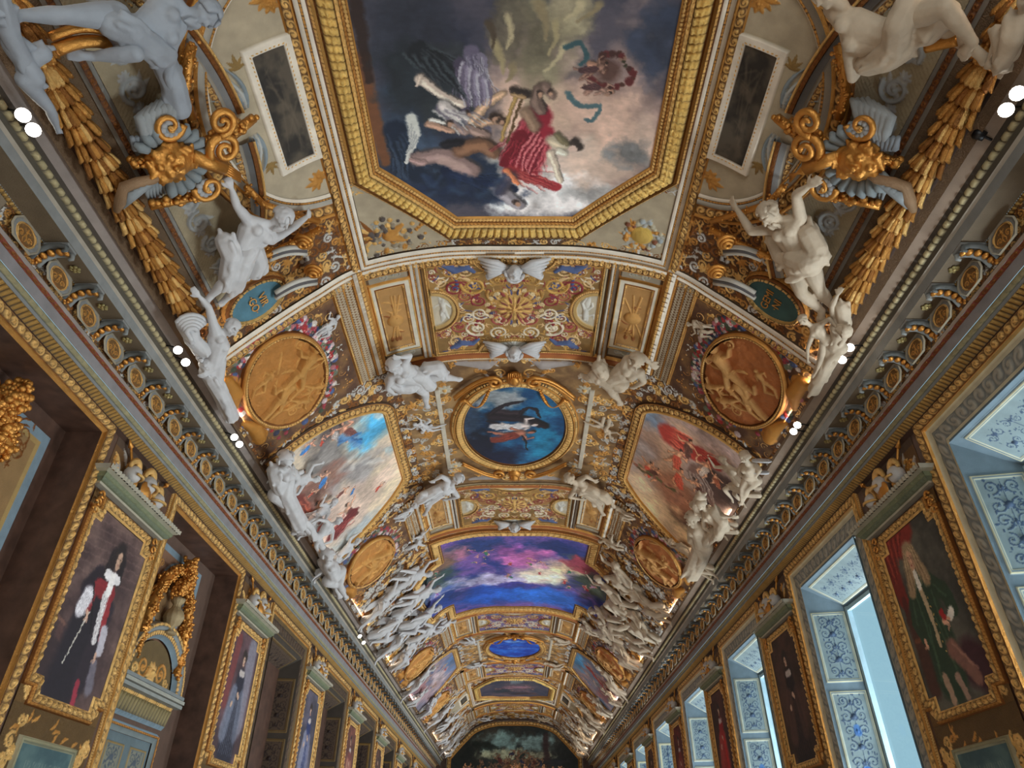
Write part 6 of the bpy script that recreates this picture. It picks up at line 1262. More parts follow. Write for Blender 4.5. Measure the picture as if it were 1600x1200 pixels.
# far end: lunette painting under a gilded arch
def end_lunette():
    S = plane((0, YE - .02, CZ), (1, 0, 0), (0, 0, 1)); r = thing('end_painting', 'dark green figure painting filling the arched end wall', 'painting', (0, YE - .02, CZ + 3.2))
    w = Sheet(S, -3.75, 1.2, 3.75, 6.85, .03, (.1, .14, .14, 0), .06); zz = w.B
    prof = np.interp(np.abs(w.A), PR[:, 0], PR[:, 1]) - .42; w.mask = (zz < prof) & (np.abs(w.A) < 3.62)
    w.fbmc((.12, .15, .15), (.22, .21, .18), .8, seed=1)
    w.cloud(-.9, 5.95, 1.7, .6, (.46, .58, .58), .95, 1); w.cloud(1.3, 5.95, 1.2, .55, (.44, .54, .54), .95, 2); w.cloud(-.6, 5.35, 2.0, .35, (.70, .72, .60), .8, 3); w.cloud(1.4, 5.3, 1.2, .25, (.60, .60, .50), .7, 9)
    w.cloud(-2.7, 5.3, .9, 1.2, (.08, .11, .10), .95, 4); w.cloud(2.8, 5.3, .9, 1.2, (.10, .11, .10), .95, 5); w.brush([(1.75, 6.3), (1.8, 4.8)], .22, .26, (.20, .13, .13), .9); w.brush([(1.0, 4.9), (3.2, 4.95)], .12, .12, (.14, .14, .16), .8)
    for i in range(9): w.brush([(-2.4 + .1 * i, 5.9), (-2.2 + .18 * i, 5.6)], .16, .06, (.07, .10, .08), .8, 1.)
    rs = random.Random(9)
    for i in range(60): f = rs.gauss(0, .9); w.person(f, 4.55 + .55 * math.exp(-f * f) + rs.uniform(-.5, .35), math.pi / 2 + rs.uniform(-.9, .9), rs.uniform(.45, .75), (.50, .37, .28), rs.choice([(.30, .14, .12), (.14, .15, .24), (.36, .32, .26), (.34, .24, .14), (.12, .16, .14)]), i)
    for i in range(40): w.person(rs.uniform(-2.9, 2.9), rs.uniform(3.7, 4.6), math.pi / 2 + rs.uniform(-.9, .9), rs.uniform(.5, .9), (.84, .60, .42), rs.choice([(.60, .22, .16), (.24, .24, .4), (.66, .60, .5), (.60, .42, .2), (.2, .28, .24)]), i)
    w.warp(.05, .3, 7, .14); mk('canvas', w.mb(), M['paint'], r)
    m = MB(); P = [(x, z - .42) for x, z in PR[(PR[:, 0] >= 0) & (PR[:, 0] < 3.62)][::5]]; P = [(-x, z) for x, z in P[::-1]] + P[1:]
    P = [(-3.62, 1.2)] + P + [(3.62, 1.2)]
    sweep(S, P, [(.06, .05, .12, 'flat', 0, 0, GOLD), (.16, .12, .12, 'scroll', .05, .2, PGOLD, LEAFG), (.05, .12, .06, 'flat', 0, 0, W1)], False, .04, m, 1); mk('frame', m, M['smooth'], r)
end_lunette()
# ================================================================ stucco figures: one continuous remeshed body each, drapery and hair as parts
def capsule(mb, p, q, r0, r1, ns=10):
    p = np.array(p, float); q = np.array(q, float); d = q - p; L = np.linalg.norm(d)
    if L < 1e-5: d = np.array((0, 0, 1.)); L = 1e-5
    d = d / L if L > 1e-4 else d; a = np.cross(d, (.3, .5, .81)); a /= np.linalg.norm(a); b = np.cross(d, a); ph = np.linspace(0, 2*np.pi, ns, endpoint=False)
    rings = []
    for th in np.linspace(-np.pi/2, 0, 4): rings.append((p + d * r0 * math.sin(th), r0 * math.cos(th)))
    for th in np.linspace(0, np.pi/2, 4): rings.append((q + d * r1 * math.sin(th), r1 * math.cos(th)))
    G = np.array([c + max(r, 1e-4) * (np.cos(ph)[:, None] * a + np.sin(ph)[:, None] * b) for c, r in rings]); mb.grid(G, STU, closed_v=True); return mb
def caps_closed(mb):
    pass
def remesh(mb, vox, smooth=3):
    V = np.concatenate(mb.v); Q = np.concatenate(mb.q); me = bpy.data.meshes.new('tmp'); me.from_pydata(V.tolist(), [], Q.tolist())
    o = bpy.data.objects.new('tmp', me); COL.objects.link(o); md = o.modifiers.new('r', 'REMESH'); md.mode = 'VOXEL'; md.voxel_size = vox; md.use_smooth_shade = True
    if smooth: sm = o.modifiers.new('s', 'SMOOTH'); sm.factor = .5; sm.iterations = smooth
    dg = bpy.context.evaluated_depsgraph_get(); ev = o.evaluated_get(dg); m2 = ev.to_mesh(); n = len(m2.vertices); co_ = np.empty(n * 3); m2.vertices.foreach_get('co', co_)
    lt = np.array([p.loop_total for p in m2.polygons]); vi = np.empty(len(m2.loops), np.int32); m2.loops.foreach_get('vertex_index', vi)
    out = MB(); co_ = co_.reshape(-1, 3)
    if (lt == 4).all(): out.add(co_, vi.reshape(-1, 4), None, STU)
    else:
        st0 = np.concatenate([[0], np.cumsum(lt)[:-1]]); q = st0[lt == 4]; t = st0[lt == 3]
        out.add(co_, np.stack([vi[q + i] for i in range(4)], 1) if len(q) else None, np.stack([vi[t + i] for i in range(3)], 1) if len(t) else None, STU)
    ev.to_mesh_clear(); bpy.data.objects.remove(o); bpy.data.meshes.remove(me); return out
def V3(*a): return np.array(a, float)
def unit(v): return v / (np.linalg.norm(v) + 1e-9)
def hand(mb, w, d, n, s, curl=.5):
    """palm, four fingers of unequal length and a thumb leaving its side; d = pointing direction, n = back of the hand"""
    d = unit(d); n = unit(n - d * (n @ d)); b = np.cross(d, n)
    for k in (-1, -.33, .33, 1): capsule(mb, w, w + d * .085 * s + b * .030 * k * s, .020 * s, .017 * s, 7)
    for k, L in ((-1, .062), (-.33, .078), (.33, .082), (1, .070)):
        r = w + d * .085 * s + b * .032 * k * s; e = unit(d * math.cos(curl * .6) - n * math.sin(curl * .6) + b * .14 * k); m = r + e * L * .5 * s; e2 = unit(d * math.cos(curl * 1.7) - n * math.sin(curl * 1.7) + b * .1 * k)
        capsule(mb, r, m, .0115 * s, .0105 * s, 6); capsule(mb, m, m + e2 * L * .5 * s, .0105 * s, .009 * s, 6)
    r = w + d * .03 * s - b * .028 * s; m = r - b * .035 * s + d * .03 * s - n * .012 * s; capsule(mb, r, m, .014 * s, .012 * s, 6); capsule(mb, m, m + d * .035 * s - b * .008 * s - n * .008 * s, .012 * s, .010 * s, 6)
def head(mb, hb, c, up, face, s, beard=False):
    up = unit(up); face = unit(face - up * (face @ up)); sd = np.cross(up, face); fr = np.array([sd, face, up])
    ball(mb, c + up * .02 * s, (.078*s, .097*s, .095*s), STU, 16, 10, fr); ball(mb, c - up * .045*s + face * .03*s, (.056*s, .062*s, .062*s), STU, 14, 8, fr)
    capsule(mb, c + face*.092*s + up*.022*s, c + face*.117*s - up*.018*s, .012*s, .017*s, 7)                                # nose
    capsule(mb, c + face*.085*s + up*.036*s - sd*.045*s, c + face*.085*s + up*.036*s + sd*.045*s, .014*s, .014*s, 7)      # brow
    capsule(mb, c + face*.084*s - up*.048*s - sd*.018*s, c + face*.084*s - up*.048*s + sd*.018*s, .011*s, .011*s, 7)      # mouth
    ball(mb, c + face*.074*s - up*.085*s, .022*s, STU, 8, 6)                                                              # chin
    for k in (-1, 1):
        ball(mb, c + sd*.078*s*k + up*.0*s, (.012*s, .022*s, .032*s), STU, 8, 6, fr); ball(mb, c + face*.076*s + sd*.031*s*k + up*.014*s, .0135*s, STU, 8, 6); ball(mb, c + face*.066*s + sd*.04*s*k - up*.025*s, .022*s, STU, 8, 6)
    rs = random.Random(int(c[0] * 100))
    for i in range(46):                                                                                                    # locks of hair
        a = rs.uniform(0, 6.283); e = rs.uniform(-.15, 1.5); dr = unit(sd * math.cos(a) * math.cos(e) + face * math.sin(a) * math.cos(e) + up * math.sin(e))
        if dr @ face > .55 and dr @ up < .62: continue
        p = c + up*.025*s + dr * .098 * s; capsule(hb, p, p + unit(np.cross(dr, V3(rs.uniform(-1, 1), rs.uniform(-1, 1), rs.uniform(-1, 1)))) * .04 * s, .026*s, .018*s, 7)
    if beard:
        for i in range(22): p = c + face * rs.uniform(.05, .095)*s - up * rs.uniform(.05, .13)*s + sd * rs.uniform(-.05, .05)*s; capsule(hb, p, p - up*.03*s + sd*rs.uniform(-.02, .02)*s, .019*s, .013*s, 7)
def body3(J, s, vox, face, nrm, beard=False, curl=.5):
    m = MB(); hb = MB(); up = J['head'] - J['neck']; spine = unit(J['neck'] - J['pelvis']); sd = unit(np.cross(spine, nrm)); 
    capsule(m, J['neck'] - spine*.02*s, J['head'] - unit(up)*.05*s, .056*s, .052*s); head(m, hb, J['head'], up, face, s, beard)
    ch = J['chest']; wa = J['waist']; pe = J['pelvis']; sh = [J['sl'], J['sr']]; 
    for k in (0, 1):
        o = (sh[k] - ch); capsule(m, ch + o*.45 - spine*.06*s, wa + o*.22, .108*s, .088*s); capsule(m, ch + o*.4, sh[k], .10*s, .066*s); capsule(m, J['neck'], sh[k], .05*s, .055*s)
    capsule(m, ch, wa, .12*s, .10*s); capsule(m, wa, pe, .105*s, .125*s)
    for k in (0, 1): ball(m, ch + (sh[k]-ch)*.42 + nrm*.085*s - spine*.01*s, .062*s, STU, 10, 8)
    for a, b_, c_, sgn in (('sl', 'el', 'hl', 1), ('sr', 'er', 'hr', -1)):
        if J.get(c_) is None: continue
        S_, E, H_ = J[a], J[b_], J[c_]; mid = (S_ + E) / 2; capsule(m, S_, mid, .060*s, .056*s); capsule(m, mid, E, .056*s, .043*s); m2 = E + (H_ - E) * .3; capsule(m, E, m2, .043*s, .045*s); capsule(m, m2, H_, .045*s, .028*s)
        hand(m, H_, unit(H_ - E), nrm, s, curl)
    for a, b_, c_, d_ in (('pl', 'kl', 'al', 'tl'), ('pr', 'kr', 'ar', 'tr')):
        if J.get(b_) is None: continue
        Hp, K, A = J[a], J[b_], J[c_]; mid = (Hp + K) / 2; capsule(m, pe, Hp, .12*s, .105*s); capsule(m, Hp, mid, .105*s, .088*s); capsule(m, mid, K, .088*s, .062*s); m2 = K + (A - K)*.3; capsule(m, K, m2, .060*s, .064*s); capsule(m, m2, A, .064*s, .036*s)
        T_ = J[d_]; capsule(m, A, A + (T_ - A)*.5, .04*s, .036*s)
        w_ = unit(np.cross(unit(T_ - A), nrm))
        for k in (-2, -1, 0, 1, 2): capsule(m, A + (T_-A)*.55 + w_*.014*k*s, T_ + w_*.017*k*s - unit(T_-A)*abs(k+1)*.008*s, .024*s, .014*s, 7)
    return remesh(m, vox), (remesh(hb, vox * .9, 2) if hb.n else None)
def cloth(lines, r, vox, seed=0, n=6, wd=.10):
    """hanging cloth as merged folds running along each 3-D line"""
    rs = np.random.RandomState(seed); m = MB()
    for ln in lines:
        P = np.array(ln, float)
        for k in range(n):
            off = rs.uniform(-1, 1, 3) * wd; off2 = rs.uniform(-1, 1, 3) * wd; rr = r * rs.uniform(.55, 1.1); N = 9; f = np.linspace(0, len(P) - 1, N); pts = []
            for q in f:
                i = min(int(q), len(P) - 2); pts.append(P[i] + (P[i+1] - P[i]) * (q - i) + off + (off2 - off) * q / (len(P) - 1) + rs.uniform(-1, 1, 3) * wd * .12)
            for a, b_ in zip(pts[:-1], pts[1:]): capsule(m, a, b_, rr, rr * .95, 7)
        for a, b_ in zip(P[:-1], P[1:]): capsule(m, a, b_, wd * .9, wd * .9, 8)
    return remesh(m, vox, 1)
def fig(name, label, J, s=1.1, vox=.013, face=None, nrm=None, mt='statue', drape=(), dr=.022, dw=.10, beard=False, cat='sculpture', group=None, curl=.5, dn=8, bone=None):
    s = float(np.clip(np.linalg.norm(J['neck'] - J['pelvis']) / .50, .55, 1.25)); base = J['pelvis']; r = thing(name, label, cat, base, group)
    mt = 'warm_lit' if (mt == 'statue' and base[0] > .3) else mt; nrm = unit(nrm if nrm is not None else V3(-np.sign(base[0]) * .7, 0, -.7)); face = nrm if face is None else unit(face)
    b, h = body3(J, s, vox, face, nrm, beard, curl); mk('body', b, M[mt], r)
    if h: mk('hair', h, M[mt], r)
    if drape: mk('drapery', cloth(drape, max(.02, .030 * s), vox * 1.15, 3, 11, .115 * s), M[mt], r)
    return r
def JP(d, h=.3):
    """joints measured in the photograph: (u, v) or (u, v, height off the vault)"""
    J = {k: P3(*(q if len(q) == 3 else (q[0], q[1], h))) for k, q in d.items() if q is not None}
    sp = J['neck'] - J['pelvis']
    if 'chest' not in J: J['chest'] = J['pelvis'] + sp * .72
    if 'waist' not in J: J['waist'] = J['pelvis'] + sp * .35
    nr = unit(V3(-np.sign(J['pelvis'][0]) * .7, 0, -.7)); side = unit(np.cross(unit(sp), nr)); Lr = np.linalg.norm(sp)
    if 'pl' not in J: J['pl'] = J['pelvis'] + side * .17 * Lr * (1 if (J.get('kl', J['pelvis']) - J['pelvis']) @ side >= (J.get('kr', J['pelvis']) - J['pelvis']) @ side else -1)
    if 'pr' not in J: J['pr'] = 2 * J['pelvis'] - J['pl']
    return J
def Q(*pts): return [P3(*p) for p in pts]
# the pair straining against the arches
fig('atlas_figure', 'white stucco figure reaching up with both arms beside the left blue-green plaque', JP({'head': (440, 340, .50), 'neck': (424, 352, .42), 'chest': (402, 360, .36), 'waist': (384, 382, .34), 'pelvis': (374, 404, .32), 'sl': (386, 342, .36), 'el': (370, 322, .42), 'hl': (362, 296, .40),
     'sr': (424, 374, .34), 'er': (454, 358, .40), 'hr': (478, 340, .26), 'kl': (352, 440, .38), 'al': (330, 462, .28), 'tl': (316, 478, .26), 'kr': (372, 448, .22), 'ar': (352, 468, .14), 'tr': (342, 478, .12)}), 1.12, .012, face=V3(.5, .5, -.6), beard=True,
     drape=[Q((352, 378, .34), (362, 400, .42), (358, 425, .40), (356, 442, .34)), Q((392, 388, .36), (380, 410, .44), (372, 430, .40), (368, 446, .3)), Q((398, 392, .3), (404, 410, .3), (398, 424, .26))], dw=.065, dr=.02, curl=.9)
fig('atlas_figure', 'white stucco bearded figure with one hand behind his head beside the right green plaque', JP({'head': (1204, 334, .48), 'neck': (1220, 346, .40), 'chest': (1234, 362, .36), 'waist': (1244, 388, .34), 'pelvis': (1252, 412, .32), 'sl': (1208, 358, .34), 'el': (1174, 362, .42), 'hl': (1152, 328, .30),
     'sr': (1250, 340, .34), 'er': (1244, 304, .44), 'hr': (1262, 292, .46), 'kl': (1252, 458, .42), 'al': (1284, 486, .30), 'tl': (1282, 506, .30), 'kr': (1280, 452, .30), 'ar': (1302, 480, .22), 'tr': (1312, 492, .2)}), 1.12, .012, face=V3(-.7, .3, -.5), beard=True,
     drape=[Q((1212, 372, .28), (1222, 398, .30), (1238, 408, .36)), Q((1262, 366, .34), (1276, 390, .36), (1268, 416, .42), (1246, 420, .42)), Q((1240, 404, .42), (1262, 412, .46), (1280, 402, .36))], dw=.05, dr=.018, curl=.2)
# reclining captives over the near cornice
fig('reclining_figure', 'large grey reclining stucco man cut by the top left edge, legs stretched to the left', JP({'head': (318, 20, .5), 'neck': (292, 24, .45), 'chest': (258, 34, .42), 'waist': (222, 48, .40), 'pelvis': (188, 44, .40), 'sl': (268, -6, .4), 'el': (230, -40, .4), 'hl': (200, -60, .4),
     'sr': (264, 76, .44), 'er': (262, 118, .42), 'hr': (276, 158, .34), 'kl': (104, 24, .5), 'al': (28, 24, .4), 'tl': (8, 44, .36), 'kr': (212, 84, .62), 'ar': (146, 88, .38), 'tr': (104, 84, .34)}), 1.22, .014, face=V3(.8, .3, -.3), beard=True, mt='pale',
     drape=[Q((176, 40, .5), (206, 50, .55), (240, 74, .5), (256, 84, .45)), Q((256, 96, .36), (270, 130, .34), (280, 168, .28))], dw=.07, dr=.02)
fig('reclining_figure', 'pale stucco torso with hip drapery reclining at the top right, arm raised out of frame', JP({'head': (1292, -14, .5), 'neck': (1312, 10, .45), 'chest': (1340, 44, .42), 'waist': (1380, 52, .42), 'pelvis': (1412, 46, .42), 'sl': (1300, 14, .42), 'el': (1296, -30, .42), 'hl': (1300, -70, .4),
     'sr': (1330, 84, .40), 'er': (1332, 122, .34), 'hr': (1350, 96, .30), 'kl': (1478, 12, .55), 'al': (1520, 66, .42), 'tl': (1500, 92, .38), 'kr': (1470, 40, .36), 'ar': (1530, 84, .3), 'tr': (1546, 100, .3)}), 1.24, .014, face=V3(-.8, .2, -.4), mt='statue',
     drape=[Q((1420, 10, .48), (1404, 40, .55), (1400, 70, .48), (1372, 92, .40)), Q((1440, 20, .4), (1450, 48, .4), (1476, 24, .4)), Q((1356, 98, .36), (1388, 90, .42), (1412, 74, .42))], dw=.06, dr=.02)
fig('draped_figure', 'grey draped figure at the top left corner leaning in over the gilt roll', JP({'head': (-30, 30, .5), 'neck': (-14, 50, .45), 'pelvis': (0, 120, .45), 'sl': (10, 50, .45), 'el': (56, 78, .42), 'hl': (92, 74, .38), 'sr': (-30, 70, .4), 'er': (-40, 100, .4), 'hr': (-20, 130, .4), 'kl': (-30, 170, .4), 'al': (-40, 200, .3), 'tl': (-44, 210, .3)}), 1.2, .016, mt='pale',
     drape=[Q((0, 0, .5), (10, 50, .5), (30, 90, .46), (20, 120, .42)), Q((8, 70, .42), (40, 96, .40), (66, 84, .42)), Q((0, 110, .4), (10, 130, .36))], dw=.08, dr=.024)
fig('draped_figure', 'pale draped figure at the top right corner above the gilt roll', JP({'head': (1600, 0, .5), 'neck': (1596, 26, .45), 'pelvis': (1588, 84, .45), 'sl': (1582, 30, .45), 'el': (1556, 60, .42), 'hl': (1545, 92, .38), 'sr': (1620, 50, .4), 'er': (1630, 90, .4), 'hr': (1610, 110, .4), 'kl': (1575, 110, .5), 'al': (1552, 106, .4), 'tl': (1536, 104, .36)}), 1.15, .016,
     drape=[Q((1580, 30, .46), (1575, 60, .5), (1570, 90, .46)), Q((1596, 30, .46), (1592, 64, .5), (1586, 100, .46)), Q((1560, 50, .4), (1566, 80, .42), (1580, 104, .4))], dw=.06, dr=.022)
# trophy groups at the foot of the near piers
fig('trophy_figure', 'white stucco youth with armour and grapes under the left plaque', JP({'head': (360, 512, .42), 'neck': (346, 522, .36), 'pelvis': (332, 566, .30), 'sl': (334, 508, .34), 'el': (326, 480, .36), 'hl': (312, 464, .34), 'sr': (352, 540, .32), 'er': (344, 568, .36), 'hr': (326, 580, .36), 'kl': (340, 604, .34), 'al': (348, 640, .26), 'tl': (352, 650, .26), 'kr': (322, 600, .28), 'ar': (334, 640, .2), 'tr': (340, 650, .2)}), .95, .012, face=V3(.7, .5, -.4),
     drape=[Q((326, 590, .3), (338, 620, .3), (350, 650, .2)), Q((312, 580, .26), (326, 610, .24), (346, 648, .16)), Q((296, 500, .24), (300, 530, .3), (318, 548, .3))], dw=.06, dr=.02)
t = thing('armour_trophy', 'white stucco cuirass with ringed grapes beneath the left youth', 'trophy', P3(305, 540, .2)); m = MB()
for k in range(5): tube(m, [P3(300 + 30 * math.cos(a) * (1 - k * .17), 522 + 30 * math.sin(a) * (1 - k * .17), .28 + .03 * k) for a in np.linspace(1.8, 5.6, 14)], .03, STU, 7)
mk('cuirass', m, M['statue'], t); m = MB(); rs = random.Random(2)
for i in range(60): ball(m, P3(318 + rs.gauss(0, 9), 572 + rs.gauss(0, 12), .30 + rs.uniform(-.04, .05)), .03, STU, 7, 5)
mk('grapes', m, M['statue'], t)
fig('trophy_figure', 'white stucco child bending under the foot of the right bearded figure', JP({'head': (1256, 500, .44), 'neck': (1268, 510, .38), 'pelvis': (1292, 532, .34), 'sl': (1270, 522, .36), 'el': (1262, 544, .36), 'hl': (1262, 562, .34), 'sr': (1284, 506, .34), 'er': (1296, 498, .4), 'hr': (1306, 510, .4), 'kl': (1284, 556, .36), 'al': (1276, 580, .3), 'tl': (1268, 590, .3), 'kr': (1302, 552, .3), 'ar': (1296, 576, .24), 'tr': (1290, 586, .24)}), .80, .011, face=V3(-.6, .5, -.5))
fig('trophy_figure', 'white stucco woman gripping the scroll above the right cornice lamps', JP({'head': (1326, 515, .40), 'neck': (1316, 506, .34), 'pelvis': (1306, 540, .30), 'sl': (1304, 498, .32), 'el': (1300, 478, .36), 'hl': (1308, 462, .34), 'sr': (1322, 520, .3), 'er': (1318, 540, .34), 'hr': (1304, 552, .34), 'kl': (1296, 562, .3), 'al': (1282, 596, .22), 'tl': (1278, 606, .22), 'kr': (1304, 568, .26), 'ar': (1290, 596, .18), 'tr': (1284, 606, .18)}), .95, .012,
     drape=[Q((1314, 480, .3), (1320, 505, .32), (1312, 530, .3)), Q((1296, 550, .26), (1286, 580, .24), (1274, 610, .14)), Q((1306, 556, .2), (1292, 590, .18))], dw=.06, dr=.02)
# small figures seated at the corners of the oval painting
def putto(lab, pts, s, drp, mirror=False, vox=.014, fc=None):
    J = JP(pts, .3); return fig('seated_figure', lab, J, s, vox, face=fc, nrm=V3(0, -.2, -1), drape=drp, dw=.07, dr=.024)
pL = {'head': (616, 572, .42), 'neck': (624, 582, .36), 'pelvis': (660, 596, .30), 'sl': (612, 590, .34), 'el': (606, 606, .34), 'hl': (614, 614, .3), 'sr': (632, 566, .32), 'er': (640, 556, .34), 'hr': (628, 558, .4), 'kl': (690, 588, .36), 'al': (712, 592, .24), 'tl': (722, 594, .24), 'kr': (664, 614, .34), 'ar': (666, 630, .24), 'tr': (668, 638, .22)}
pL['chest'] = (634, 586, .34)
putto('white draped figure seated upper left of the near oval painting', pL, .85, [Q((612, 596, .3), (626, 604, .32), (648, 600, .34)), Q((640, 584, .32), (660, 590, .36), (672, 602, .34)), Q((668, 576, .3), (684, 574, .3), (690, 584, .3))])
pR = {'head': (994, 564, .42), 'neck': (986, 574, .36), 'pelvis': (950, 596, .30), 'sl': (1000, 582, .34), 'el': (1006, 596, .34), 'hl': (992, 604, .3), 'sr': (980, 562, .32), 'er': (1002, 556, .36), 'hr': (1014, 566, .36), 'kl': (924, 592, .34), 'al': (912, 588, .24), 'tl': (904, 586, .24), 'kr': (956, 612, .34), 'ar': (966, 624, .24), 'tr': (970, 634, .22), 'chest': (976, 584, .34)}
putto('white half-bare figure seated upper right of the near oval painting', pR, .85, [Q((930, 588, .3), (950, 596, .34), (972, 600, .34)), Q((936, 574, .3), (944, 584, .32))])
qL = {'head': (716, 748, .42), 'neck': (706, 756, .36), 'pelvis': (676, 770, .30), 'sl': (708, 766, .34), 'el': (716, 776, .34), 'hl': (700, 780, .3), 'sr': (700, 750, .32), 'er': (690, 744, .34), 'hr': (680, 750, .34), 'kl': (660, 772, .34), 'al': (650, 786, .24), 'tl': (646, 794, .24), 'kr': (672, 786, .3), 'ar': (666, 800, .24), 'tr': (662, 806, .2), 'chest': (694, 764, .34)}
putto('white draped figure lower left of the near oval painting', qL, 1.0, [Q((700, 758, .3), (680, 766, .36), (656, 780, .3)), Q((690, 770, .3), (670, 784, .3))])
qR = {k: (1606 - v[0],) + v[1:] for k, v in qL.items()}
putto('white draped figure lower right of the near oval painting', qR, 1.0, [Q((906, 758, .3), (926, 766, .36), (950, 780, .3)), Q((916, 770, .3), (936, 784, .3))])
# statues along the foot of the big cove paintings
fig('standing_figure', 'grey draped woman standing at the lower left edge of the blue-sky painting', JP({'head': (446, 718, .42), 'neck': (444, 730, .36), 'pelvis': (440, 768, .30), 'sl': (436, 734, .34), 'el': (426, 748, .36), 'hl': (434, 758, .36), 'sr': (454, 734, .32), 'er': (466, 748, .34), 'hr': (460, 762, .34), 'kl': (446, 796, .3), 'al': (452, 826, .22), 'tl': (458, 832, .22), 'kr': (438, 796, .22), 'ar': (444, 822, .16), 'tr': (450, 828, .14)}), 1.15, .016,
     drape=[Q((430, 736, .3), (426, 756, .34), (440, 790, .3)), Q((450, 740, .36), (446, 770, .4), (454, 820, .26)), Q((436, 750, .36), (438, 790, .3), (446, 826, .16))], dw=.09, dr=.028)
gl_ = {'head': (528, 814, .42), 'neck': (518, 820, .36), 'pelvis': (496, 840, .34), 'sl': (510, 814, .34), 'el': (498, 812, .36), 'hl': (486, 818, .34), 'sr': (520, 830, .32), 'er': (518, 846, .34), 'hr': (506, 850, .34), 'kl': (474, 826, .36), 'al': (468, 836, .3), 'tl': (464, 842, .28), 'kr': (484, 852, .34), 'ar': (492, 862, .24), 'tr': (496, 870, .2)}
fig('reclining_figure', 'white stucco figure reclining under the blue-sky painting on the left', JP(gl_), 1.15, .016, drape=[Q((470, 815, .3), (484, 822, .36), (492, 840, .36)), Q((496, 840, .3), (504, 856, .3), (512, 866, .2))], dw=.09, dr=.026)
fig('standing_figure', 'white stucco nude standing beside the left copper roundel', JP({'head': (512, 868, .42), 'neck': (512, 876, .36), 'pelvis': (516, 900, .30), 'sl': (506, 880, .34), 'el': (498, 890, .36), 'hl': (504, 898, .36), 'sr': (520, 880, .32), 'er': (528, 888, .34), 'hr': (526, 900, .34), 'kl': (524, 914, .3), 'al': (530, 930, .22), 'tl': (534, 936, .22), 'kr': (516, 914, .22), 'ar': (522, 930, .16), 'tr': (526, 934, .14)}), 1.1, .018, drape=[Q((506, 878, .2), (508, 900, .2), (518, 925, .1))], dw=.08, dr=.026)
fig('putto_figure', 'small winged stucco child sitting on the right cornice before the red-caped painting', JP({'head': (1164, 714, .44), 'neck': (1168, 724, .38), 'pelvis': (1176, 748, .30), 'sl': (1160, 728, .34), 'el': (1154, 738, .36), 'hl': (1160, 744, .4), 'sr': (1178, 726, .32), 'er': (1188, 734, .34), 'hr': (1186, 744, .34), 'kl': (1160, 760, .38), 'al': (1162, 784, .26), 'tl': (1154, 788, .28), 'kr': (1174, 764, .36), 'ar': (1176, 782, .24), 'tr': (1170, 788, .24)}), .95, .014, face=V3(-.7, -.2, -.5))
t = thing('butterfly_wing', 'small round butterfly wings behind the seated child on the right cornice', 'wing', P3(1190, 735, .2)); m = MB()
for (u, v, r_) in ((1190, 720, .13), (1198, 738, .12)):
    for q in (.3, .6, 1): tube(m, [P3(u, v, .26) + V3(math.cos(a) * r_ * q, math.sin(a) * r_ * q * .8, math.sin(a) * r_ * q * .6) for a in np.linspace(0, 6.283, 18)], .018, STU, 6)
mk('wing_rings', m, M['statue'], t)
fig('reclining_figure', 'white stucco woman leaning with veiled head above the right cornice', JP({'head': (1096, 788, .5), 'neck': (1102, 796, .42), 'pelvis': (1128, 824, .34), 'sl': (1112, 796, .38), 'el': (1126, 806, .4), 'hl': (1142, 808, .34), 'sr': (1100, 808, .36), 'er': (1100, 824, .4), 'hr': (1110, 832, .4), 'kl': (1124, 836, .46), 'al': (1106, 852, .3), 'tl': (1100, 858, .3), 'kr': (1136, 820, .34), 'ar': (1142, 826, .3), 'tr': (1138, 832, .28)}), 1.15, .016, face=V3(-.5, -.1, -.8),
     drape=[Q((1094, 776, .46), (1088, 790, .4), (1096, 800, .36)), Q((1116, 800, .4), (1130, 816, .42), (1124, 838, .38)), Q((1118, 830, .34), (1104, 846, .32), (1098, 870, .2))], dw=.07, dr=.024)
fig('draped_figure', 'white stucco man with raised arm crouching beside the veiled woman on the right', JP({'head': (1082, 810, .46), 'neck': (1086, 818, .38), 'pelvis': (1096, 850, .30), 'sl': (1080, 826, .34), 'el': (1078, 846, .38), 'hl': (1086, 834, .4), 'sr': (1096, 822, .32), 'er': (1104, 836, .34), 'hr': (1098, 846, .34), 'kl': (1098, 872, .36), 'al': (1084, 892, .22), 'tl': (1078, 896, .22), 'kr': (1104, 866, .26), 'ar': (1092, 886, .2), 'tr': (1084, 892, .2)}), 1.1, .016, face=V3(-.6, -.2, -.6), beard=True,
     drape=[Q((1094, 846, .3), (1088, 868, .32), (1076, 896, .2)), Q((1104, 852, .26), (1096, 876, .26), (1084, 900, .14))], dw=.09, dr=.028)

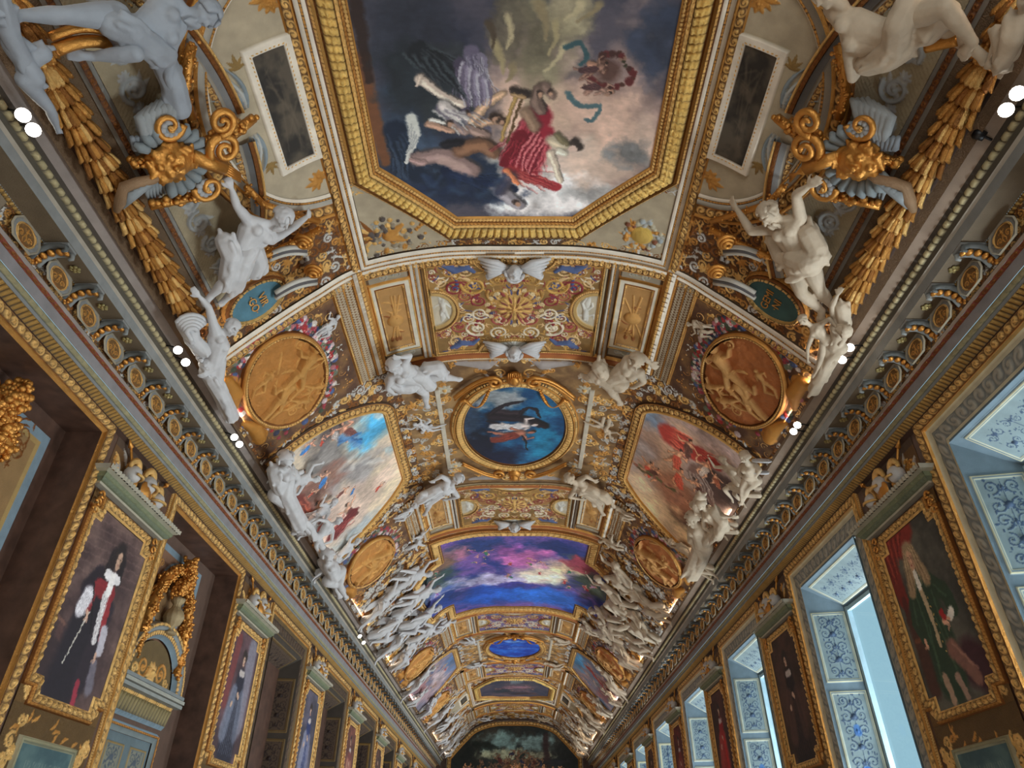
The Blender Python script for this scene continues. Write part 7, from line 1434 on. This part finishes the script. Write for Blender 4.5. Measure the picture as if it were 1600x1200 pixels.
# ---- figures of the middle and far bays: four modelled poses, placed with their own turn
def proto(kind):
    """local frame: x up the vault, y along it, z off the surface"""
    P = {'sit': dict(head=(.62, .05, .34), neck=(.46, .02, .30), chest=(.34, 0, .28), waist=(.18, 0, .26), pelvis=(0, 0, .25), sl=(.42, .2, .28), el=(.30, .42, .34), hl=(.46, .58, .36), sr=(.42, -.19, .28), er=(.2, -.34, .36), hr=(.04, -.24, .42), kl=(-.06, .38, .5), al=(-.44, .30, .34), tl=(-.56, .34, .38), kr=(-.2, -.28, .48), ar=(-.56, -.2, .26), tr=(-.66, -.26, .3)),
         'lie': dict(head=(.5, -.52, .38), neck=(.38, -.40, .32), chest=(.28, -.28, .30), waist=(.14, -.12, .28), pelvis=(0, 0, .27), sl=(.42, -.18, .3), el=(.62, .06, .34), hl=(.80, -.1, .36), sr=(.18, -.42, .3), er=(-.06, -.56, .34), hr=(-.2, -.4, .36), kl=(.12, .44, .46), al=(-.14, .78, .3), tl=(-.2, .9, .32), kr=(-.14, .38, .4), ar=(-.42, .66, .24), tr=(-.54, .72, .26)),
         'stand': dict(head=(.78, .03, .36), neck=(.62, .0, .30), chest=(.48, 0, .28), waist=(.28, 0, .26), pelvis=(.08, 0, .25), sl=(.56, .2, .28), el=(.72, .42, .3), hl=(.98, .36, .34), sr=(.56, -.2, .28), er=(.32, -.36, .3), hr=(.12, -.24, .36), kl=(-.36, .16, .36), al=(-.78, .1, .26), tl=(-.84, .18, .34), kr=(-.38, -.12, .24), ar=(-.8, -.16, .2), tr=(-.86, -.2, .28)),
         'fly': dict(head=(.35, .62, .40), neck=(.26, .48, .34), chest=(.2, .34, .30), waist=(.1, .18, .28), pelvis=(0, 0, .27), sl=(.1, .5, .3), el=(-.1, .66, .32), hl=(-.04, .9, .34), sr=(.36, .36, .3), er=(.6, .42, .34), hr=(.78, .6, .36), kl=(-.24, -.34, .36), al=(-.2, -.76, .3), tl=(-.24, -.88, .28), kr=(.08, -.4, .42), ar=(.18, -.8, .34), tr=(.2, -.92, .32))}[kind]
    J = {k: V3(*v) for k, v in P.items()}; J['pl'] = J['pelvis'] + V3(-.03, .1, 0); J['pr'] = J['pelvis'] + V3(-.03, -.1, 0)
    b, h = body3(J, 1.0, .022, V3(.1, -.3, .9), V3(0, 0, 1.), kind == 'sit'); p = lambda *q: V3(*q)
    c = cloth([[p(.05, .22, .34), p(-.1, .1, .42), p(-.35, .12, .34), p(-.6, 0, .14)], [p(.1, -.2, .28), p(-.2, -.15, .30), p(-.5, -.25, .12)], [p(.3, -.1, .16), p(0, .1, .16), p(-.3, .3, .1)]], .03, .026, 4, 7, .10)
    return b, h, c
PROTO = {k: [(lambda q: (mk('tmp', q, M['statue']).data if q else None))(q) for q in proto(k)] for k in ('sit', 'lie', 'stand', 'fly')}
for o in [o for o in COL.objects if o.name.startswith('tmp')]: bpy.data.objects.remove(o)
from mathutils import Matrix, Vector
WARM_LIT = {}
def place(kind, sx, xx, y, rot, s, label, group, h=.0, name='stucco_figure', mt=None, sym='statue'):
    t = sx * T(xx); c = vault(t, y, h - .03) * (XS, 1, 1); n = unit(vault(t, y, 1.) - vault(t, y, 0.)); up = unit(vault(t - sx * .1, y, 0.) - vault(t, y, 0.)); yy = np.cross(n, up)
    r = thing(name, label, 'sculpture', (0, 0, 0), group); B = Matrix((list(up) , list(yy), list(n))).transposed().to_4x4(); r.matrix_world = Matrix.Translation(Vector(c)) @ B @ Matrix.Rotation(rot, 4, 'Z') @ Matrix.Diagonal((s * .78, s * .78, s * .62, 1))
    for nm, me in zip(('body', 'hair', 'drapery'), PROTO[kind]):
        if me and sx > 0:
            if me.name not in WARM_LIT: m2 = me.copy(); m2.materials.clear(); m2.materials.append(M['warm_lit']); WARM_LIT[me.name] = m2  # right-hand copies carry the warm light in their colour
            me = WARM_LIT[me.name]
        if me: o = bpy.data.objects.new(nm, me); COL.objects.link(o); o.parent = r
    return r
PN_ = {'sit': 'seated', 'lie': 'reclining', 'stand': 'standing', 'fly': 'flying'}
# middle bay: crowds of white figures flanking the cross-shaped painting
rs = random.Random(12); cnt = 0
for sx in (-1, 1):
    for (xx, y, kd, s) in [(2.85, 17.7, 'lie', 1.3), (3.5, 17.8, 'stand', 1.25), (2.9, 19.2, 'lie', 1.45), (3.55, 19.4, 'sit', 1.35), (2.95, 20.9, 'sit', 1.45), (3.55, 21.0, 'stand', 1.3), (2.95, 22.4, 'lie', 1.3), (3.55, 22.7, 'sit', 1.3), (2.5, 23.6, 'lie', .95)]:
        place(kd, sx, xx, y, rs.uniform(-.6, .6), s, 'white stucco %s figure %s of the cross-shaped painting, %s' % (PN_[kd], SIDES[sx], 'near its far end' if y > 21 else ('at its middle' if y > 18.4 else 'near its front edge')), 'crowd of stucco figures around the middle painting')
    for (xx, y, kd, s) in [(3.78, 13.9, 'stand', .9), (3.75, 11.9, 'sit', .9), (2.45, 16.4, 'fly', .7), (2.5, 14.6, 'sit', .6)]:
        place(kd, sx, xx, y, rs.uniform(-.3, .3), s, 'small white %s figure, %s cove, near the second medallion, %s' % (PN_[kd], SIDES[sx], 'low by the cornice' if xx > 3 else 'high on the shoulder'), 'figures near the second medallions')
    for (xx, y, kd, s) in [(3.6, 26.6, 'stand', 1.2), (1.7, 26.9, 'lie', .8), (1.7, 30.8, 'lie', .8), (3.75, 28.4, 'sit', .9), (3.6, 30.9, 'sit', 1.2), (3.5, 34.0, 'stand', 1.3), (3.4, 36.4, 'lie', 1.3), (3.5, 38.8, 'sit', 1.3), (3.5, 41.6, 'stand', 1.3), (1.6, 43.6, 'fly', .9), (3.6, 43.8, 'sit', 1.0)]:
        place(kd, sx, xx, y, rs.uniform(-.5, .5), s, 'distant white stucco %s figure, %s side, %s' % (PN_[kd], SIDES[sx], 'beside the far blue oval' if y < 32 else ('beside the far dark octagon' if y < 40 else 'around the end wall arch')), 'distant stucco figures')
# small white busts and bird-like relief on the shoulders of the near bays
for sx, lab in ((-1, 'left'), (1, 'right')):
    place('sit', sx, 2.72, 7.75, .3, .42, 'small white figurine perched above the near %s medallion' % lab, None)
    place('fly', sx, 1.72, 11.5, 1.2, .55, 'white winged figure in the niche %s of the near oval painting' % lab, None)
    place('lie', sx, 3.75, 10.4, 0, .85, 'white stucco figure lying at the near foot of the large %s cove painting' % lab, None)

# ================================================================ cartouches with masks, volutes and wings in the near pediments
def mir(sx, u): return u if sx < 0 else 2 * 805 - u
for sx in (-1, 1):
    q = lambda u, v, h=.2: P3(mir(sx, u), v, h)
    side = SIDES[sx]; t = thing('mask_cartouche', 'gilded mask in a blue-grey shell with volutes in the near %s pediment' % side, 'ornament', q(268, 250, .1))
    n = unit(V3(-sx * .7, 0, -.7)); c = q(268, 252, .34); m = MB()
    up = unit(q(300, 248, .34) - c); sd = unit(np.cross(up, n)); fr = np.array([sd, n, up])
    ball(m, c, (.17, .12, .21), STU, 18, 12, fr); capsule(m, c + n*.11 + up*.05, c + n*.16 - up*.03, .022, .032); capsule(m, c + n*.10 + up*.06 - sd*.08, c + n*.10 + up*.06 + sd*.08, .024, .024)
    capsule(m, c + n*.10 - up*.09 - sd*.045, c + n*.10 - up*.09 + sd*.045, .018, .018); ball(m, c + n*.09 - up*.15, .04, STU, 8, 6)
    for k in (-1, 1): ball(m, c + n*.105 + sd*.06*k + up*.025, .026, STU, 8, 6); ball(m, c + n*.085 + sd*.08*k - up*.05, .05, STU, 8, 6)
    rs = random.Random(4)
    for i in range(46): a = rs.uniform(0, 6.28); p = c + (sd * math.cos(a) * .17 + up * math.sin(a) * .21) + n * rs.uniform(-.04, .07); capsule(m, p, p + unit(rs.uniform(-1, 1) * sd + rs.uniform(-1, 1) * up) * .06, .034, .02, 7)
    mk('mask', remesh(m, .013, 2), M['gold'], t)
    m = MB()
    for i in range(15):
        a = -2.6 + i * .30; d = unit(sd * math.sin(a) + up * math.cos(a)); tube(m, [c - n*.10 + d*.12, c - n*.02 + d*.26, c + n*.01 + d*.33, c - n*.02 + d*.38], [.02, .045, .05, .02], (.50, .53, .54, 0), 8)
    mk('shell', m, M['smooth'], t)
    def volute(cu, cv, r_, turns, w_, col, a0, dr, h=.36, pre=()):
        c0 = q(cu, cv, h); e1 = unit(q(cu + (8 if sx < 0 else 8), cv, h) - c0); e2 = unit(np.cross(n, e1)); e2 = e2 if (q(cu, cv + 6, h) - c0) @ e2 > 0 else -e2; pts = list(pre); rad = [w_] * len(pre)
        if sx > 0: e1 = -e1 if False else e1
        for i in range(30): f = i / 29; a = a0 + dr * turns * 6.283 * f; rr = r_ * (1 - .86 * f); pts.append(c0 + e1 * rr * math.cos(a) + e2 * rr * math.sin(a) + n * .05 * f); rad.append(w_ * (1 - .5 * f))
        mm = MB(); tube(mm, pts, rad, col, 9); return mm
    mk('volute', volute(345, 190, .14, 1.7, .042, PGOLD, 1.6, -1, .42), M['gold'], t); mk('volute', volute(350, 232, .16, 1.7, .045, (.55, .36, .2, .8), 2.4, 1, .40), M['gold'], t)
    mk('volute', volute(262, 195, .15, 1.3, .035, GOLD, 0, 1, .36), M['gold'], t); mk('volute', volute(325, 292, .15, 1.3, .035, GOLD, 3, -1, .36), M['gold'], t)
    for (u, v) in ((265, 200), (320, 294)):
        m = MB(); c0 = q(u, v, .36)
        for i in range(9): a = i * .7; ball(m, c0 + unit(sd * math.cos(a) + up * math.sin(a)) * .065, .038, (.62, .62, .62, 0), 8, 6)
        ball(m, c0 + n * .03, .035, PGOLD, 8, 6); mk('rosette', m, M['smooth'], t)
    m = MB()     # wing fanned away from the mask
    for i in range(7):
        f = i / 6; p0 = q(228 + 4 * i, 222, .26); p1 = q(218 + 9 * i, 185 - 4 * i, .32); p2 = q(232 + 8 * i, 158 - 2 * i + 3 * abs(i - 3), .28); tube(m, [p0, (p0 + p1) / 2 + n * .03, p1, p2], [.03, .05, .05, .02], (.57, .58, .58, 0), 7)
    for i in range(8): tube(m, [q(212 + 6 * i, 232, .25), q(206 + 8 * i, 214, .3)], [.04, .02], (.47, .49, .51, 0), 7)
    mk('wing', m, M['smooth'], t)
    m = MB()     # grey acanthus below
    for i in range(6): p0 = q(258, 268, .25); p1 = q(240 - 7 * i, 276 + 6 * i, .34); p2 = q(222 - 6 * i, 290 + 7 * i, .24); tube(m, [p0, p1, p2], [.03, .05, .015], (.54, .56, .57, 0), 7)
    for i in range(7): tube(m, [q(256 - 5 * i, 272 + 3 * i, .3), q(262 - 5 * i, 300 + 2 * i, .22)], [.035, .012], (.53, .55, .56, 0), 7)
    mk('acanthus', m, M['smooth'], t)
    m = MB(); tube(m, [q(258, 268, .36), q(240, 280, .36), q(215, 285, .34), q(195, 292, .30), q(188, 315, .26), (q(182, 330, .22))], [.03, .045, .05, .055, .055, .03], (.58, .46, .34, .4), 9); mk('scroll_arm', m, M['smooth'], t)
    m = MB(); a_, b_ = q(300, 245, .38), q(350, 262, .38); tube(m, [a_, b_], [.07, .08], GOLD, 6)
    for i in range(5): tube(m, [b_ + sd * .03 * (i - 2), q(376, 272 + 3 * i, .34)], [.016, .012], (.72, .68, .58, .5), 5)
    mk('quiver', m, M['gold'], t)
    rs = random.Random(6)
    for (ua, ub, va, vb) in ((300, 345, 205, 240), (200, 255, 235, 262), (360, 400, 180, 215), (230, 320, 300, 325)):
        m = MB(); tube(m, [q(ua + 4, vb - 4, .2), q((ua + ub) / 2, (va + vb) / 2, .24), q(ub - 4, va + 4, .2)], .05, DGOLD, 8)
        for i in range(34): f = rs.random(); ball(m, q(ua + 4 + (ub - ua - 8) * f + rs.uniform(-7, 7), vb - 4 - (vb - va - 8) * f + rs.uniform(-7, 7), rs.uniform(.18, .3)), rs.uniform(.02, .042), rs.choice([GOLD, DGOLD, PGOLD]), 7, 5)
        mk('garland', m, M['gold'], t)
    # shield or crescent pieces beside the reclining figure
    t = thing('crescent_shield', 'curved gilded shield rim beside the near %s reclining figure' % side, 'ornament', q(130, 60, .2)); m = MB()
    if sx < 0: pts = [P3(78 + 11 * i, 58 - 14 * math.sin(i / 10 * 3.14), .36) for i in range(11)]
    else: pts = [P3(1455 + 5 * i, 54 - 1.2 * i, .36) for i in range(11)]
    tube(m, pts, .035, GOLD, 8); tube(m, [p - V3(0, -.09, .02) for p in pts], .05, UMB, 8); mk('rim', m, M['gold'], t)

# ---- garlands of gilt fruit running above the figures
for sx in (-1, 1):
    for (pts, w, lab) in (([(300, 70), (292, 110), (288, 150), (300, 185)], 'beside the reclining figure'), ([(392, 300), (420, 322), (470, 345), (500, 345)], 'over the reaching figure'), ([(500, 358), (460, 380), (430, 392), (400, 400)], 'under the reaching figure')) if False else (([(300, 70), (292, 110), (288, 150), (300, 185)], .085, 'beside the near reclining figure'), ([(385, 292), (410, 318), (450, 332), (498, 346)], .07, 'over the arm of the near standing figure'), ([(500, 358), (462, 378), (432, 392), (405, 402)], .08, 'under the arm of the near standing figure')):
        m = MB(); garland(m, [P3(mir(sx, u), v, .16) for u, v in pts], w, 90, [GOLD, DGOLD, PGOLD, (.5, .32, .2, .8)], 4)
        o = mk('fruit_garland', m, M['gold'], origin=P3(mir(sx, pts[0][0]), pts[0][1], .1)); tag(o, 'gilded fruit garland %s on the %s cove' % (lab, SIDES[sx]), 'garland')

# ---- lettered plaques with their consoles
def lettering(txt, c, ex, ey, size, parent):
    n = unit(np.cross(ex, ey))
    for k, ln in enumerate(txt):
        cu = bpy.data.curves.new('lettering', 'FONT'); cu.body = ln; cu.size = size; cu.extrude = .004; cu.align_x = 'CENTER'; cu.align_y = 'CENTER'
        o = bpy.data.objects.new('lettering', cu); COL.objects.link(o); dg = bpy.context.evaluated_depsgraph_get(); me = bpy.data.meshes.new_from_object(o.evaluated_get(dg)); bpy.data.objects.remove(o)
        V = np.array([v.co[:] for v in me.vertices]); W = c + V[:, :1] * ex + (V[:, 1:2] + size * (.5 - k) * .95) * ey + (V[:, 2:] + .01) * n
        loc = np.array(root_of(parent).location); W = W * (XS, 1, 1) - loc
        for v, w_ in zip(me.vertices, W): v.co = w_
        me.materials.clear(); linkup('lettering', me, M['gold'], parent)
for sx in (-1, 1):
    S = lambda a, b, h: vault(sx * a, b, h); tc, yc = inv(395 if sx < 0 else 1215, 465); tc = abs(tc); ra, rb = .36, .24
    t = thing('lettered_plaque', {-1: 'blue-green oval plaque with gold letters VIR GO', 1: 'dark green oval plaque with gold letters GEMI NI'}[sx], 'plaque', vault(sx * tc, yc, 0))
    w = Sheet(S, tc - ra, yc - rb, tc + ra, yc + rb, .01, (.30, .46, .52, 0) if sx < 0 else (.22, .34, .33, 0), .10); w.mask = ((w.A - tc) / ra) ** 2 + ((w.B - yc) / rb) ** 2 < 1.03; w.fbmc(w.C[0, 0, :3] * .93, w.C[0, 0, :3] * 1.07, .2, seed=1); mk('field', w.mb(), M['paint'], t)
    m = MB(); sweep(S, ell(tc, yc, ra, rb, 70), [(.02, .10, .13, 'flat', 0, 0, PGOLD), (.03, .13, .12, 'egg', .015, .035, PGOLD, UMB), (.03, .11, .08, 'tor', .015, 0, DGOLD), (.03, .08, .02, 'leaf', .015, .05, GOLD, UMB)], True, .012, m, -1); mk('frame', m, M['smooth'], t)
    c = S(tc, yc, .11); ey = unit(S(tc - .1, yc, .11) - c); ex = V3(0, -sx, 0) * 1.0
    lettering(['VIR', '\u00b7GO\u00b7'] if sx < 0 else ['GEMI', '\u00b7NI'], c, ex if np.dot(np.cross(ex, ey), V3(-sx, 0, -1)) > 0 else -ex, ey, .145, t)
    # white scrolled consoles holding the plaque
    for k, (u0, v0, u1, v1) in enumerate(((420, 402, 478, 392), (430, 462, 494, 438))):
        o = thing('scroll_console', 'white fluted scroll console %s the %s plaque' % (('above', 'below')[k], SIDES[sx]), 'console', P3(mir(sx, u0), v0, .05)); m = MB()
        for j in (-1, 0, 1):
            pts = [P3(mir(sx, u0 + (u1 - u0) * f), v0 + (v1 - v0) * f + 4.5 * j - 5 * math.sin(f * 3.14), .16 + .06 * math.sin(f * 3.14)) for f in np.linspace(0, 1, 10)]; tube(m, pts, .030, (.74, .72, .68, 0) if j else (.34, .32, .32, 0), 7)
        mk('flutes', m, M['smooth'], o); m = MB(); c0 = P3(mir(sx, u1 - 4), v1 - 14, .22)
        for i in range(3): tube(m, [c0 + V3(math.cos(a) * .10 * (1 - i * .3), math.sin(a) * .10 * (1 - i * .3), .0) + V3(0, 0, -.03 * i) for a in np.linspace(0, 6.283, 16)], .026, DGOLD, 7)
        mk('volute', m, M['gold'], o)

# ---- spirals and winged shell ornaments on the ridge
for (y, lab) in ((9.22, 'at the far edge of the nearest grotesque panel'), (7.3, 'at the near edge of the nearest grotesque panel'), (16.5, 'at the far edge of the second grotesque panel')):
    t = thing('winged_head', 'white winged shell with a small head %s' % lab, 'ornament', vault(0, y, 0)); m = MB()
    for s in (-1, 1):
        for i in range(6): tube(m, [vault(s * .08, y, .10), vault(s * (.25 + .03 * i), y - .18 + .06 * i, .16), vault(s * (.52 - .03 * i), y - .20 + .075 * i, .10)], [.03, .05, .02], STU, 7)
    mk('wing', m, M['statue'], t); m = MB(); hb = MB(); head(m, hb, vault(0, y, .16), V3(0, 1, 0), V3(0, 0, -1), 1.3); mk('head', remesh(m, .012), M['statue'], t); mk('hair', remesh(hb, .014, 1), M['statue'], t)

# ---- cornice lamps
def lamp_pair(u0, v0, u1, v1, lab, sx, h=.15):
    for j, (u, v) in enumerate(((u0, v0), (u1, v1))):
        # the head hangs in the air just in front of the cornice edge (x = 3.97), its arm reaches back to the ledge
        r_ = (PY - v) / F; q_ = (u - PX) / F; p = (ct - r_ * st) / (st + r_ * ct); ratio = abs(q_) * (p * ct + st); z = 3.99 / ratio; yy = p * z; xx = sx * 3.99 / XS; hd = V3(xx, yy, CZ + z); ft = V3(sx * 4.11, yy + .02, CZ + 5.11)
        t = thing('cornice_lamp', 'small lit spotlight on the %s cornice, %s, %s of its pair' % (SIDES[sx], lab, ('nearer', 'farther')[j]), 'lamp', ft, 'cornice spotlights'); m = MB()
        tube(m, [ft, (ft + hd) / 2 + V3(0, 0, .02), hd], .010, (.05, .05, .05, 0), 6); mk('arm', m, M['black'], t)
        ax = unit(V3(-sx * .50, -.50, -.70)); b1 = unit(np.cross(ax, (0, 0, 1))); fr = np.array([b1, np.cross(ax, b1), ax]); m = MB(); k_ = .85 if yy < 6 else .75; lathe(m, hd, [(0, -.06 * k_), (.04 * k_, -.06 * k_), (.062 * k_, -.01), (.068 * k_, .008)], (.05, .05, .05, 0), 14, fr); mk('housing', m, M['black'], t)
        m = MB(); lathe(m, hd, [(.066 * k_, .006), (.05 * k_, .016), (0, .022)], (1, 1, 1, 0), 14, fr); mk('lens', m, M['lamp'], t)
for a in ((36, 180, 52, 203, 'nearest the viewer', -1), (278, 547, 290, 566, 'by the armour group', -1), (366, 683, 374, 694, 'under the near roundel', -1), (427, 772, 434, 784, 'under the large painting', -1), (562, 994, 568, 1004, 'far down the hall', -1), (1590, 146, 1572, 172, 'nearest the viewer', 1), (1328, 543, 1316, 562, 'by the gripping woman', 1), (1246, 664, 1240, 674, 'under the near roundel', 1), (1054, 950, 1048, 960, 'half way down', 1), (980, 1066, 975, 1074, 'far down the hall', 1)): lamp_pair(*a)
t = thing('dark_spotlight', 'small unlit black spotlight leaning on the right cornice', 'lamp', (3.98, 4.3, CZ + 5.2)); m = MB()
c0 = P3(1530, 210, -.02); lathe(m, c0, [(0, -.05), (.04, -.05), (.05, .03), (.03, .05), (0, .05)], (.05, .05, .06, 0), 14, np.array([(0, 1, 0), (.7, 0, .7), (-.7, 0, .7)])); mk('housing', m, M['black'], t); m = MB(); tube(m, [c0, c0 + V3(.10, .02, -.05)], .012, (.05, .05, .05, 0), 6); mk('arm', m, M['black'], t)

# ================================================================ dense gilded stucco ground between the main pieces
def ground(name, label, sx, a0, a1, y0, y1, res, cell, maskf=None, pw=.28, seed=1, group='gilded stucco grounds', gcol=(.36, .24, .15, .2), k=1.):
    S = lambda a, b, h: vault(sx * a, b, h); w = Sheet(S, a0, y0, a1, y1, res, UMB, .004); carpet(w, cell, pw=pw, seed=seed, ground=gcol, k=k)
    if maskf is not None: w.mask = maskf(w.A, w.B)
    o = mk(name, w.mb(), M['smooth'], origin=vault(sx * (a0 + a1) / 2, (y0 + y1) / 2, 0)); tag(o, label, 'relief', group); return o
def m_oct(yc):
    def f(A, B):
        arch = ((A - T(2.24)) / (T(3.02) - T(2.24) + .30)) ** 2 + ((B - yc) / 1.6) ** 2 > 1; e = T(2.96) + .62 * (np.clip(np.abs(B - yc) / 1.9, 0, 1)) ** 2.2
        return arch & ~((A > e + .05) & (np.abs(B - yc) < 1.9))
    return f
def m_ov(yc):
    P = lunette_poly(yc); return lambda A, B: ~inpoly(A, B, [(a * 1.0 , b) for a, b in P])
for sx in (-1, 1):
    ground('stucco_relief', 'dense gilded foliage ground around the near %s half-round panel' % SIDES[sx], sx, T(2.26), T(3.92), 1.4, 6.98, .011, .15, m_oct(4.35), .12, 3)
    ground('stucco_relief', 'gilded ground around the arched painting on the near %s cove' % SIDES[sx], sx, T(2.0), T(3.93), 9.45, 14.4, .013, .16, m_ov(YOV), .3, 5)
    ground('stucco_relief', 'gilded and white relief ground of the %s cove beside the cross-shaped painting' % SIDES[sx], sx, T(2.75), T(3.93), 16.75, 24.0, .022, .24, None, .45, 6, k=1.3)
    for (y0, y1) in ((16.75, 18.6), (22.4, 24.1)): ground('stucco_relief', 'gilded corner relief %s of the cross-shaped painting, %s end' % (SIDES[sx], 'near' if y0 < 20 else 'far'), sx, T(2.0), T(2.76), y0, y1, .02, .18, None, .2, 8)
    ground('stucco_relief', 'distant gilded ground around the far arched painting, %s side' % SIDES[sx], sx, T(2.0), T(3.93), 26.3, 31.3, .03, .26, m_ov(28.8), .45, 9)
    ground('stucco_relief', 'distant gilded and white ground beside the far octagon, %s side' % SIDES[sx], sx, T(2.26), T(3.93), 33.6, 40.1, .03, .26, m_oct(36.4), .5, 10)
    ground('stucco_relief', 'gilded and white ground of the last bay, %s side' % SIDES[sx], sx, T(2.2), T(3.93), 40.1, 44.9, .03, .26, None, .5, 11)
    for yc, wh in ((YG1, 'nearest'), (YG2, 'second'), (25.2, 'third'), (32.45, 'fourth')):
        ground('stucco_relief', 'gilded edge relief around the %s %s cove medallion' % (wh, SIDES[sx]), sx, T(2.62), T(3.93), yc - 1.2, yc + 1.2, .011 if yc < 10 else (.016 if yc < 20 else .03), .13 if yc < 10 else .2, (lambda yc: lambda A, B: (((A - T(3.33)) / .86) ** 2 + ((B - yc) / 1.16) ** 2 > 1))(yc), .15, 12)
ground('stucco_relief', 'gilded ceiling ground before the end wall', 1, -T(2.2), T(2.2), 42.6, 44.9, .03, .26, None, .3, 13)
ground('stucco_relief', 'gilded ground between octagon frame and border, nearest bay', 1, -T(2.1), T(2.1), 1.7, 6.9, .012, .12, lambda A, B: (np.abs(A) > 1.72) & (np.abs(B - 4.3) < 1.5) | (np.abs(B - 4.3) > 2.5), .2, 14)
ground('stucco_relief', 'gilded ground around the far dark octagon frame', 1, -T(2.1), T(2.1), 33.8, 39.0, .03, .2, lambda A, B: ~inpoly(A, B, octo(36.4)), .3, 15)

# frieze of gilt foliage between medallions
def frieze(sx):
    S = lambda a, b, h: np.stack([sx * (4.50 - .03 * (b - 0) / .21 - h + 0 * a), a, CZ + 4.66 + b + 0 * a], -1)
    return S
for sx in (-1, 1):
    S = frieze(sx); w = Sheet(S, 4.1, .0, 9.95, .21, .009, (.30, .22, .15, .2), .002); carpet(w, .075, pw=.1, seed=3, k=1.2, ground=(.34, .26, .18, .2))
    first = mk('frieze_foliage', w.mb(), M['smooth'], origin=(sx * 4.5, 7, CZ + 4.7)); tag(first, 'gilt leaf ground of the %s frieze behind the medallions, nearest length' % SIDES[sx], 'relief', 'frieze foliage')
    for k in range(1, 7):
        o = dup(first, 5.85 * k); o['label'] = 'gilt leaf ground of the %s frieze behind the medallions, length %s' % (SIDES[sx], ['', 'second', 'third', 'fourth', 'fifth', 'sixth', 'seventh'][k] + ' from the viewer')
# marbled wall band between opening frames and cornice
for sx in (-1, 1):
    S = wall(sx); w = Sheet(S, 2.0, 4.36 - .0, 12, 4.40, .03, BRN, .002)
